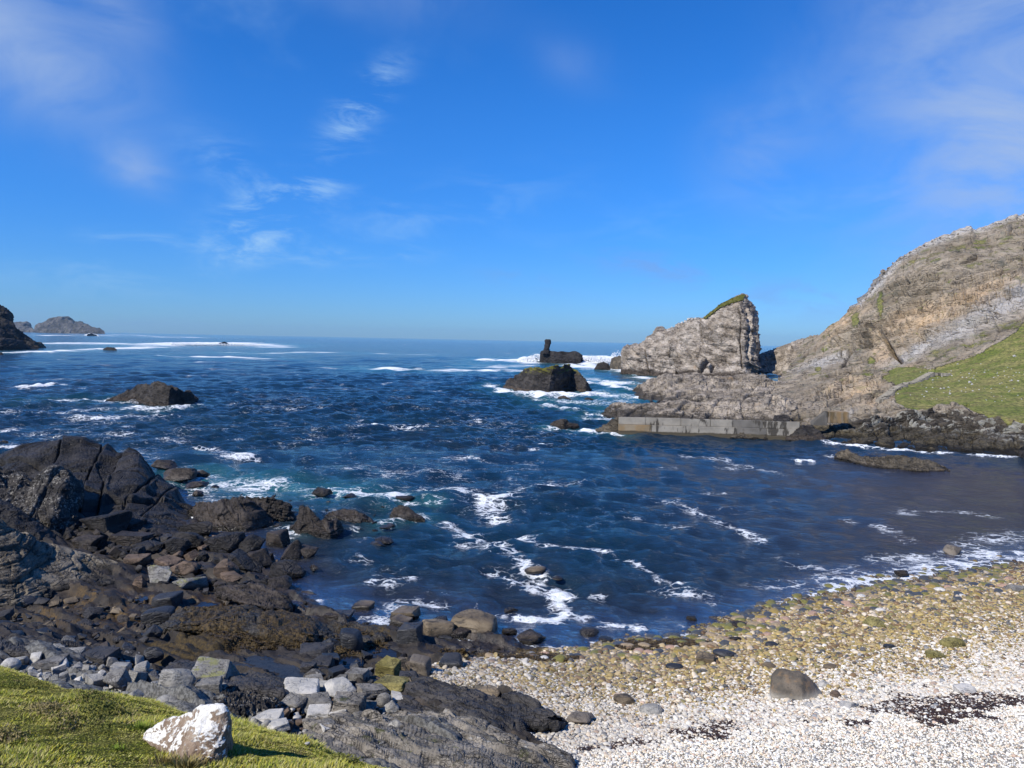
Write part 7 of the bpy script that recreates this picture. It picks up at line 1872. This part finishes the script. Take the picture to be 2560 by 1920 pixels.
ico = ng.nodes.new('GeometryNodeMeshIcoSphere'); ico.inputs['Subdivisions'].default_value = 2; ico.inputs['Radius'].default_value = 1.0
sm = ng.nodes.new('GeometryNodeSetShadeSmooth'); ng.links.new(ico.outputs[0], sm.inputs[0])
smt = ng.nodes.new('GeometryNodeSetMaterial'); smt.inputs['Material'].default_value = mpb; ng.links.new(sm.outputs[0], smt.inputs[0])
iop = ng.nodes.new('GeometryNodeInstanceOnPoints'); ng.links.new(gi.outputs[0], iop.inputs['Points']); ng.links.new(smt.outputs[0], iop.inputs['Instance'])
for nm_, sk in (('pebble_scale', 'Scale'), ('pebble_rot', 'Rotation')):
    na = ng.nodes.new('GeometryNodeInputNamedAttribute'); na.data_type = 'FLOAT_VECTOR'; na.inputs[0].default_value = nm_
    if sk == 'Rotation':
        er = ng.nodes.new('FunctionNodeEulerToRotation'); ng.links.new(na.outputs[0], er.inputs[0]); ng.links.new(er.outputs[0], iop.inputs[sk])
    else: ng.links.new(na.outputs[0], iop.inputs[sk])
ng.links.new(iop.outputs[0], go.inputs[0])
md = peb_o.modifiers.new('scatter', 'NODES'); md.node_group = ng
me.materials.append(mpb)
# single cobbles
def flat_mat(name, c, rough=0.6):
    m, t = new_mat(name); P = t.node('ShaderNodeNewGeometry').outputs['Position']
    finish(t, t.mix(t.ramp(t.noise(P, 14, 6, 0.7), 0.35, 0.7), c, tuple(x * 0.55 for x in c)), rough, t.noise(P, 25, 5, 0.7), 0.008, 1.0, 0.35); return m
CM = [flat_mat('cobble_white', (0.62, 0.6, 0.55)), flat_mat('cobble_ochre', (0.33, 0.24, 0.07), 0.4), flat_mat('cobble_olive', (0.19, 0.175, 0.05), 0.4), flat_mat('cobble_tan', (0.34, 0.26, 0.16), 0.5),
      flat_mat('cobble_dark', (0.07, 0.075, 0.08), 0.4), flat_mat('cobble_pink', (0.42, 0.28, 0.2))]
CN = ['whitish', 'ochre-yellow', 'olive-green', 'tan', 'dark grey', 'pinkish']
HB = [(hit(x, y)[:2], lb) for x, y, w_, lb in HERO if y > 1370 and x > 940] + [(hit(1990, 1740)[:2], 'helmet-shaped boulder'), (hit(2400, 1765)[:2], 'thick brown wrack'), (hit(1240, 1790)[:2], 'long dark ridge'),
      (hit(2345, 1650)[:2], 'olive-yellow flat stone'), (hit(2195, 1572)[:2], 'wide yellow-green stone'), (hit(1565, 1765)[:2], 'flat grey-green slab')]
seen_ = {}
for j in idx:
    c = colp[j] / (colp[j].sum() + 1e-6); br = colp[j].mean()
    refs = np.array([[0.62, 0.6, 0.55], [0.33, 0.24, 0.07], [0.19, 0.175, 0.05], [0.34, 0.26, 0.16], [0.07, 0.075, 0.08], [0.42, 0.28, 0.2]])
    q = int(np.argmin(((refs - colp[j]) ** 2).sum(1)))
    o = bpy.data.objects.new('cobble', rock_mesh('c', 3300 + int(j) % 6, 3, 'round', 0.02, CM[q], 'cobble')); scene.collection.objects.link(o)
    s_ = size[j] * 3.0
    o.scale = (s_ * rp.uniform(1, 1.5), s_, s_ * 0.6); o.location = (px_[j], py_[j], pz_[j] + s_ * 0.1); o.rotation_euler = (rp.normal() * 0.15, rp.normal() * 0.15, rp.uniform(0, 6.28))
    pj = np.array([px_[j], py_[j]]); hb, hl = min(HB, key=lambda h: np.sum((h[0] - pj) ** 2)); dv = pj - hb
    rel = ('right of' if dv[0] > 0 else 'left of') if abs(dv[0]) > abs(dv[1]) else ('beyond' if dv[1] > 0 else 'on the near side of')
    ref = ' '.join(hl.split(',')[0].split()[:7])
    for cutw in (' at the', ' in the', ' on the', ' with', ' resting', ' awash', ' just', ' among', ' lying', ' standing', ' flat in', ' sunk'): ref = ref.split(cutw)[0]
    dist_ = np.linalg.norm(dv); far_w = 'close' if dist_ < 0.9 else ('a little' if dist_ < 2.2 else 'well')
    tag(o, f'{CN[q]} rounded cobble {far_w} {rel} the {ref}'.replace('close on', 'right on'), 'cobble', f'larger {CN[q]} cobbles on the pebble beach')

# flat pale slabs in the pebbles
for i, (x, y, w_, h_, m_, lb) in enumerate([(1565, 1765, 60, 18, M_tan, 'flat grey-green slab sunk in the pebbles right of the dark ridge'), (1630, 1790, 60, 24, M_grey, 'pale flat slab sunk in the pebbles, right of the grey-green one'),
        (2063, 1722, 30, 18, M_pale, 'pale stone right of the helmet-shaped boulder'), (2092, 1746, 28, 18, M_pink, 'pinkish stone right of the helmet-shaped boulder'),
        (2125, 1772, 56, 16, M_pale, 'white flat stone below and right of the helmet-shaped boulder'), (2125, 1734, 26, 12, M_pale, 'white oval stone beside the brown wrack'),
        (2420, 1738, 52, 22, M_pale, 'pale cracked stone at the edge of the thick brown wrack'), (2024, 1768, 26, 12, M_pale, 'white stone at the foot of the helmet-shaped boulder'),
        (2345, 1650, 52, 20, M_yellow, 'olive-yellow flat stone among the ochre cobbles'), (2390, 1622, 60, 20, M_yellow, 'long olive-yellow stone on the ochre pebbles at the right'),
        (2195, 1572, 60, 18, M_yellow, 'wide yellow-green stone near the wash'), (2080, 1676, 36, 14, M_tan, 'brown flat stone above the wrack'), (2550, 1482, 50, 14, M_grey2, 'grey slab at the right edge by the wash'),
        (2225, 1625, 30, 14, M_wetblack, 'blue-grey cobble among the ochre ones')]):
    put_rock(x, y, w_, h_, m_, seed=1500 + i, kind='round' if i % 2 else 'crag', level=4, label=lb, rough=0.04, sunk=0.6)

# ------------------------------------------------------------------ wrack: torn dark seaweed lying on the pebbles
mwr, t = new_mat('dark_wrack')
P = t.node('ShaderNodeNewGeometry').outputs['Position']
finish(t, t.mix(t.ramp(t.noise(P, 5, 5, 0.6), 0.35, 0.65), (0.022, 0.013, 0.008), (0.075, 0.042, 0.025)), 0.5, None, spec=0.4)
mwo, t = new_mat('olive_wrack')
P = t.node('ShaderNodeNewGeometry').outputs['Position']
finish(t, t.mix(t.ramp(t.noise(P, 5, 5, 0.6), 0.35, 0.65), (0.02, 0.014, 0.006), (0.09, 0.06, 0.02)), 0.5, None, spec=0.4)


def ribbons(name, pts, mat, L=(0.08, 0.2), W=0.02, up=0.03, label=None):
    """short crooked strips of weed"""
    n = len(pts); a = rp.uniform(0, 6.28, n); l = rp.uniform(L[0], L[1], n)
    V = np.empty((n, 6, 3)); dx, dy = np.cos(a), np.sin(a); nx, ny = -dy, dx
    bend = rp.normal(0, 0.5, n); wd = W * rp.uniform(0.6, 1.4, n)
    for k, s in enumerate((-0.5, 0.0, 0.5)):
        cx_ = pts[:, 0] + dx * l * s + nx * bend * l * (0.25 - s * s); cy_ = pts[:, 1] + dy * l * s + ny * bend * l * (0.25 - s * s)
        cz_ = pts[:, 2] + up * rp.uniform(0.2, 1.5, n)
        for q, sg in enumerate((-1, 1)):
            V[:, 2 * k + q, 0] = cx_ + nx * wd * sg; V[:, 2 * k + q, 1] = cy_ + ny * wd * sg; V[:, 2 * k + q, 2] = cz_ + sg * wd * rp.uniform(-0.6, 0.6, n)
    b = np.arange(n)[:, None] * 6
    Fc = np.concatenate([b + np.array([[0, 1, 3, 2]]), b + np.array([[2, 3, 5, 4]])])
    return mesh_obj(name, V.reshape(-1, 3), Fc, mat, kind='stuff', smooth=False)


def scatter_poly(poly, n, thr=0.0, sc=0.8, seed=0, edge=0.3):
    pw_ = poly_world(poly); lo, hi = pw_.min(0), pw_.max(0)
    x = rp.uniform(lo[0] - edge, hi[0] + edge, n * 3); y = rp.uniform(lo[1] - edge, hi[1] + edge, n * 3)
    dd = polydist(pw_, x, y) / edge + 1.6 * fbm(np.c_[x / sc, y / sc, x * 0], 5, seed, 0.65)
    k = dd > thr; x, y = x[k][:n], y[k][:n]; z, _ = relief(x, y)
    return np.c_[x, y, z]


wr_pts = [scatter_poly([(2180, 1740), (2260, 1735), (2330, 1742), (2420, 1735), (2600, 1738), (2700, 1760), (2560, 1775), (2440, 1792), (2330, 1812), (2240, 1800), (2150, 1770)], 22000, 0.25, 0.6, 1, 1.0),
          scatter_poly([(2250, 1700), (2330, 1715), (2450, 1725), (2330, 1730)], 3500, 0.8, 0.5, 2, 0.5),
          scatter_poly([(1880, 1780), (2100, 1800), (2330, 1800), (2100, 1820)], 7500, 0.6, 0.45, 3, 0.5),
          scatter_poly([(1660, 1830), (1760, 1790), (1880, 1800), (1830, 1850), (1700, 1865)], 6000, 0.7, 0.4, 4, 0.6),
          scatter_poly([(1400, 1870), (1500, 1850), (1640, 1830), (1680, 1850), (1560, 1890), (1440, 1885)], 6000, 0.7, 0.4, 5, 0.6),
          scatter_poly([(1480, 1790), (1600, 1800), (1720, 1820), (1600, 1830)], 2200, 0.9, 0.4, 6, 0.5),
          scatter_poly([(2000, 1690), (2100, 1675), (2250, 1665), (2240, 1680), (2060, 1700)], 1400, 1.0, 0.6, 7),
          scatter_poly([(1550, 1700), (1700, 1715), (1900, 1700), (1900, 1730), (1700, 1740)], 1600, 1.3, 0.6, 8)]
ribbons('wrack', np.concatenate(wr_pts), mwr, (0.07, 0.18), 0.016, 0.036)
ow = [scatter_poly([(1540, 1612), (1600, 1602), (1680, 1612), (1640, 1632), (1560, 1634)], 4500, 0.3, 0.8, 11), scatter_poly([(1640, 1605), (1700, 1598), (1780, 1612), (1700, 1628)], 3800, 0.3, 0.8, 12),
      scatter_poly([(1190, 1640), (1330, 1635), (1460, 1645), (1440, 1665), (1260, 1655)], 6000, 0.5, 0.8, 13), scatter_poly([(1100, 1640), (1180, 1635), (1180, 1660)], 1500, 0.6, 0.8, 14)]
ribbons('wrack', np.concatenate(ow), mwo, (0.08, 0.22), 0.022, 0.12)
wp = scatter_poly([(480, 1590), (690, 1545), (790, 1560), (960, 1600), (1000, 1640), (880, 1655), (700, 1625), (560, 1640)], 9000, 0.9, 1.2, 15)
ribbons('wrack', wp, mwo, (0.06, 0.16), 0.02, 0.05)

# ------------------------------------------------------------------ grass bank the photograph was taken from
crest = [(-260, 1600, 15.5), (-100, 1640, 14.2), (0, 1668, 13.2), (45, 1686, 12.8), (117, 1715, 12.2), (180, 1722, 11.9), (253, 1727, 11.6), (316, 1746, 11.0), (389, 1767, 10.5), (475, 1781, 10.1), (574, 1796, 9.6), (655, 1822, 9.1), (710, 1845, 8.7), (768, 1862, 8.4),
         (859, 1895, 7.9), (931, 1922, 7.5), (1000, 1960, 7.1), (1150, 2060, 6.4), (1400, 2300, 5.4)]
cr_w = resample_w(np.array([at(a, b, D=c) for a, b, c in crest]), 60)
cam_feet = np.array([0.4, 0.0, 12.35])
rows = []
lin = lambda a, b, f: a * (1 - f) + b * f
back = np.array([np.array([x, -3.0, 12.9]) for x in np.linspace(-14, 3.5, 60)])
feet = np.array([np.array([x, 0.5, 12.3]) for x in np.linspace(-13, 3.0, 60)])
near_ = np.array([np.array([x, 3.4, z_]) for x, z_ in zip(np.linspace(-11.5, 2.9, 60), np.linspace(11.6, 11.2, 60))])
rows = [back, feet, near_, lin(near_, cr_w, 0.42) + np.array([0, 0, 0.10]), lin(near_, cr_w, 0.75) + np.array([0, 0, 0.10]), cr_w,
        cr_w + np.array([0.3, 0.8, -0.75]), cr_w + np.array([0.9, 2.0, -2.6]), cr_w + np.array([1.5, 3.0, -6.0])]
GB = catmull([resample_w(r, 420) for r in rows], 420); NB = grid_normals(GB)
PB = GB.reshape(-1, 3)
hm = 0.13 * fbm(PB / 1.3, 4, 401) + 0.055 * fbm(PB / 0.28, 4, 402, 0.6) + 0.05 * np.clip(fbm(PB / 0.6, 3, 403), 0, 1)
crestw = np.exp(-((np.arange(420) - 262) / 60.0) ** 2)
PB2 = PB.copy(); PB2[:, 2] += hm
mgb, t = new_mat('turf')
P = t.node('ShaderNodeNewGeometry').outputs['Position']
n_a = t.noise(P, 1.1, 6, 0.65); n_b = t.noise(P, 6, 7, 0.72)


def turf_col(t, P):
    n_a = t.noise(P, 1.3, 6, 0.68); n_b = t.noise(P, 7, 6, 0.7); n_c = t.noise(t.vmath('ADD', P, (7.0, 3.0, 1.0)), 2.1, 6, 0.68)
    c = t.mix(t.ramp(n_a, 0.38, 0.62), (0.22, 0.25, 0.03), (0.38, 0.35, 0.09))
    c = t.mix(t.ramp(n_c, 0.54, 0.66), c, (0.26, 0.23, 0.02))
    c = t.mix(t.ramp(t.noise(t.vmath('ADD', P, (1.0, 9.0, 4.0)), 1.7, 6, 0.7), 0.57, 0.68), c, (0.19, 0.13, 0.085))
    c = t.mix(t.ramp(n_b, 0.5, 0.68), c, (0.07, 0.09, 0.018))
    return c


tcol = turf_col(t, P)
finish(t, t.mix(t.ramp(t.noise(P, 45, 5, 0.7), 0.62, 0.40), tcol, (0.035, 0.04, 0.012)), 0.95, t.noise(P, 16, 8, 0.8), 0.07, 1.0, 0.1)
mesh_obj('grass_bank', PB2, gridfaces(420, 420), mgb, kind='structure')
# blades and mossy sprigs
mbl, t = new_mat('grass_blade')
P = t.node('ShaderNodeNewGeometry').outputs['Position']
tcol = turf_col(t, P); ba = t.attr('tone', 'Color')
p_ = finish(t, t.mix(0.6, tcol, ba), 0.8, None, spec=0.2)
rb = np.random.default_rng(9); NBL = 400000
ui = rb.integers(0, 419, NBL); vi = (rb.uniform(0.20, 0.70, NBL) * 419).astype(int); fu, fv = rb.uniform(size=NBL), rb.uniform(size=NBL)
Q = PB2.reshape(420, 420, 3)
base_p = Q[vi, ui] * ((1 - fu) * (1 - fv))[:, None] + Q[vi, ui + 1] * (fu * (1 - fv))[:, None] + Q[vi + 1, ui] * ((1 - fu) * fv)[:, None] + Q[vi + 1, ui + 1] * (fu * fv)[:, None]
ok = np.abs(base_p[:, 0] / np.maximum(base_p[:, 1], 0.5)) < 0.85; base_p = base_p[ok]; nb_ = len(base_p)
tall = np.clip(0.55 + 2.2 * fbm(base_p / 0.7, 4, 501), 0.15, 2.0)
hgt_ = (0.018 + 0.028 * rb.uniform(size=nb_)) * tall; wdt = 0.0035 + 0.004 * rb.uniform(size=nb_)
an = rb.uniform(0, 6.28, nb_); ln = rb.normal(0, 0.8, nb_)
V = np.empty((nb_, 3, 3))
V[:, 0] = base_p + np.c_[np.cos(an) * wdt, np.sin(an) * wdt, -0.004 + 0 * an]; V[:, 1] = base_p - np.c_[np.cos(an) * wdt, np.sin(an) * wdt, 0.004 + 0 * an]
V[:, 2] = base_p + np.c_[-np.sin(an) * ln * hgt_ + 0.012, np.cos(an) * ln * hgt_, hgt_]
pal = np.array([[0.24, 0.32, 0.03], [0.42, 0.42, 0.09], [0.6, 0.55, 0.26], [0.08, 0.11, 0.02], [0.55, 0.48, 0.03], [0.3, 0.22, 0.14]])
tn = pal[rb.choice(6, nb_, p=[0.20, 0.25, 0.22, 0.12, 0.12, 0.09])]
mesh_obj('grass', V.reshape(-1, 3), np.arange(nb_ * 3).reshape(-1, 3), mbl, kind='stuff', smooth=False, attrs={'tone': np.repeat(tn, 3, axis=0)})
bvg = BVHTree.FromPolygons(PB2.tolist(), gridfaces(420, 420).tolist())
def on_bank(px, py):
    for k in range(40):
        q = bvg.ray_cast(Vector(CAM), Vector(ray(px, py + 3 * k)).normalized())[0]
        if q is not None: return np.array(q)


def tuft(px, py, n, h, spread, pal_, label, cat, name, dead=False, wid=0.004):
    c = on_bank(px, py); V = []; Fc = []; cl = []
    for k in range(n):
        a = rb.uniform(0, 6.28); r0 = spread * abs(rb.normal()) * 0.6; b = c + [math.cos(a) * r0, math.sin(a) * r0, -0.03]
        hh = h * rb.uniform(0.5, 1.1); l = rb.uniform(0.1, 0.7); a2 = a + rb.normal() * 0.6; w2 = wid * rb.uniform(0.6, 1.4)
        nx, ny = -math.sin(a2) * w2, math.cos(a2) * w2; i0 = len(V)
        for s, ww in ((0, 1), (0.5, 0.8)):
            q = b + [math.cos(a2) * l * hh * s * s, math.sin(a2) * l * hh * s * s, hh * s]
            V += [q + [nx * ww, ny * ww, 0], q - [nx * ww, ny * ww, 0]]
        V.append(b + [math.cos(a2) * l * hh, math.sin(a2) * l * hh, hh * 0.9])
        Fc += [[i0, i0 + 1, i0 + 3], [i0, i0 + 3, i0 + 2], [i0 + 2, i0 + 3, i0 + 4]]
        cl += [pal_[rb.integers(len(pal_))]] * 5
    mesh_obj(name, V, Fc, mbl, smooth=False, attrs={'tone': np.array(cl)}, label=label, cat=cat, loc=tuple(c))


tuft(350, 1824, 420, 0.11, 0.10, [[0.1, 0.2, 0.02], [0.18, 0.26, 0.04]], 'tuft of taller green grass left of the white-crusted boulder', 'grass tuft', 'grass_tuft')
tuft(288, 1872, 150, 0.06, 0.06, [[0.09, 0.2, 0.02], [0.16, 0.24, 0.04]], 'small bright green tuft left of and below the white-crusted boulder', 'grass tuft', 'grass_tuft')
tuft(470, 1921, 420, 0.13, 0.12, [[0.3, 0.21, 0.13], [0.2, 0.11, 0.06], [0.38, 0.3, 0.18]], 'dry reddish-brown heather sprigs at the foot of the white-crusted boulder', 'heather', 'heather_sprigs', wid=0.006)
tuft(418, 1905, 220, 0.09, 0.09, [[0.3, 0.21, 0.13], [0.26, 0.18, 0.1]], 'dry brown sprigs left of the foot of the white-crusted boulder', 'heather', 'heather_sprigs', wid=0.006)


def shrub(px, py, spx, spy, n, pal_, label, cat, name, h=0.06):
    V = []; Fc = []; cl = []; c0_ = on_bank(px, py)
    for k in range(n):
        q = bvg.ray_cast(Vector(CAM), Vector(ray(px + rb.normal() * spx, py + rb.normal() * spy)).normalized())[0]
        if q is None: continue
        q = np.array(q); hh = h * rb.uniform(0.1, 1) * math.exp(-np.sum((q - c0_) ** 2) * 2); i0 = len(V); s = 0.009 * rb.uniform(0.6, 1.5)
        d_ = rb.normal(size=(3, 3)) * s
        V += [q + [0, 0, hh] + d_[0], q + [0, 0, hh] + d_[1], q + [0, 0, hh] + d_[2]]; Fc.append([i0, i0 + 1, i0 + 2]); cl += [pal_[rb.integers(len(pal_))]] * 3
    mesh_obj(name, V, Fc, mbl, smooth=False, attrs={'tone': np.array(cl)}, label=label, cat=cat, loc=tuple(c0_))


GRN = [[0.05, 0.075, 0.015], [0.1, 0.12, 0.025], [0.15, 0.15, 0.05], [0.03, 0.035, 0.01]]
BRN = [[0.22, 0.15, 0.12], [0.13, 0.09, 0.065], [0.3, 0.22, 0.18], [0.08, 0.06, 0.04]]
shrub(232, 1752, 24, 12, 2600, GRN + BRN[:1], 'low dark bushy heather on the crest of the grass bank', 'heather', 'heather_clump', 0.13)
shrub(245, 1795, 22, 20, 3200, GRN, 'dark green mossy hummock in the middle of the grass bank', 'heather', 'heather_clump', 0.15)
shrub(120, 1775, 24, 9, 1800, BRN, 'dry purplish-brown heather patch, upper one on the left of the bank', 'heather', 'heather_clump', 0.07)
shrub(165, 1806, 20, 10, 1500, BRN + GRN[:2], 'dry brown heather patch below and right of the purplish one', 'heather', 'heather_clump', 0.09)
shrub(15, 1845, 22, 9, 1200, BRN + GRN[:1], 'brown heather patch at the left edge of the bank', 'heather', 'heather_clump', 0.07)
shrub(300, 1780, 30, 7, 1500, GRN + BRN[:1], 'low dark sprigs behind the grass tuft', 'heather', 'heather_clump', 0.07)
shrub(55, 1722, 36, 9, 2000, GRN, 'dark mossy turf edge at the far left of the bank crest', 'heather', 'heather_clump', 0.06)
shrub(860, 1895, 28, 8, 1400, GRN, 'dark mossy turf edge at the right end of the bank', 'heather', 'heather_clump', 0.05)
# the white-crusted boulder on the grass
bb = on_bank(500, 1900); Dq = on_bank(470, 1870)[1]
crag('boulder', [(362, 1846), (385, 1830), (430, 1804), (470, 1785), (505, 1774), (540, 1770), (556, 1771), (563, 1776), (569, 1788), (574, 1805), (573, 1822), (566, 1845), (563, 1870), (560, 1890)],
     [(362, 1850), (385, 1862), (405, 1875), (420, 1890), (450, 1905), (490, 1912), (535, 1916), (556, 1905), (562, 1895)], M_boulder, nu=220, nv=150, thick=0.85,
     basez=[float(on_bank(*p)[2]) - 0.02 for p in ((365, 1850), (420, 1885), (490, 1905), (540, 1910), (562, 1900))], noise=(0.035, 0.35), bed=((0.6, -0.5, 0.6), 0.3, 0.03, 2), seed=301, sink=0.3,
     bulge=0.75, lean=0.45, fine=0.5, cat='boulder', label='pale boulder crusted with white lichen, sitting on the grass bank in the foreground')
pw3 = on_bank(768, 1862)
put = bpy.data.objects.new('stone', rock_mesh('s', 3100, 3, 'round', 0.04, M_pale, 'stone')); scene.collection.objects.link(put)
put.scale = (0.055, 0.045, 0.03); put.location = tuple(pw3 + [0, 0, 0.015]); tag(put, 'single small white stone on the edge of the grass bank', 'stone')

# ------------------------------------------------------------------ sea haze
mh, t = new_mat('haze')
pv = t.node('ShaderNodeVolumePrincipled'); pv.inputs['Color'].default_value = (0.52, 0.79, 1.0, 1); pv.inputs['Density'].default_value = 0.00003; pv.inputs['Anisotropy'].default_value = 0.2
oo = t.node('ShaderNodeOutputMaterial'); t.l.new(pv.outputs[0], oo.inputs['Volume'])
bx_ = np.array([[x, y, z] for x in (-14500, 14500) for y in (-300, 14500) for z in (-70, 170)], float)
mesh_obj('haze', bx_, [[0, 1, 3, 2], [4, 6, 7, 5], [0, 4, 5, 1], [2, 3, 7, 6], [0, 2, 6, 4], [1, 5, 7, 3]], mh, kind='stuff', smooth=False)
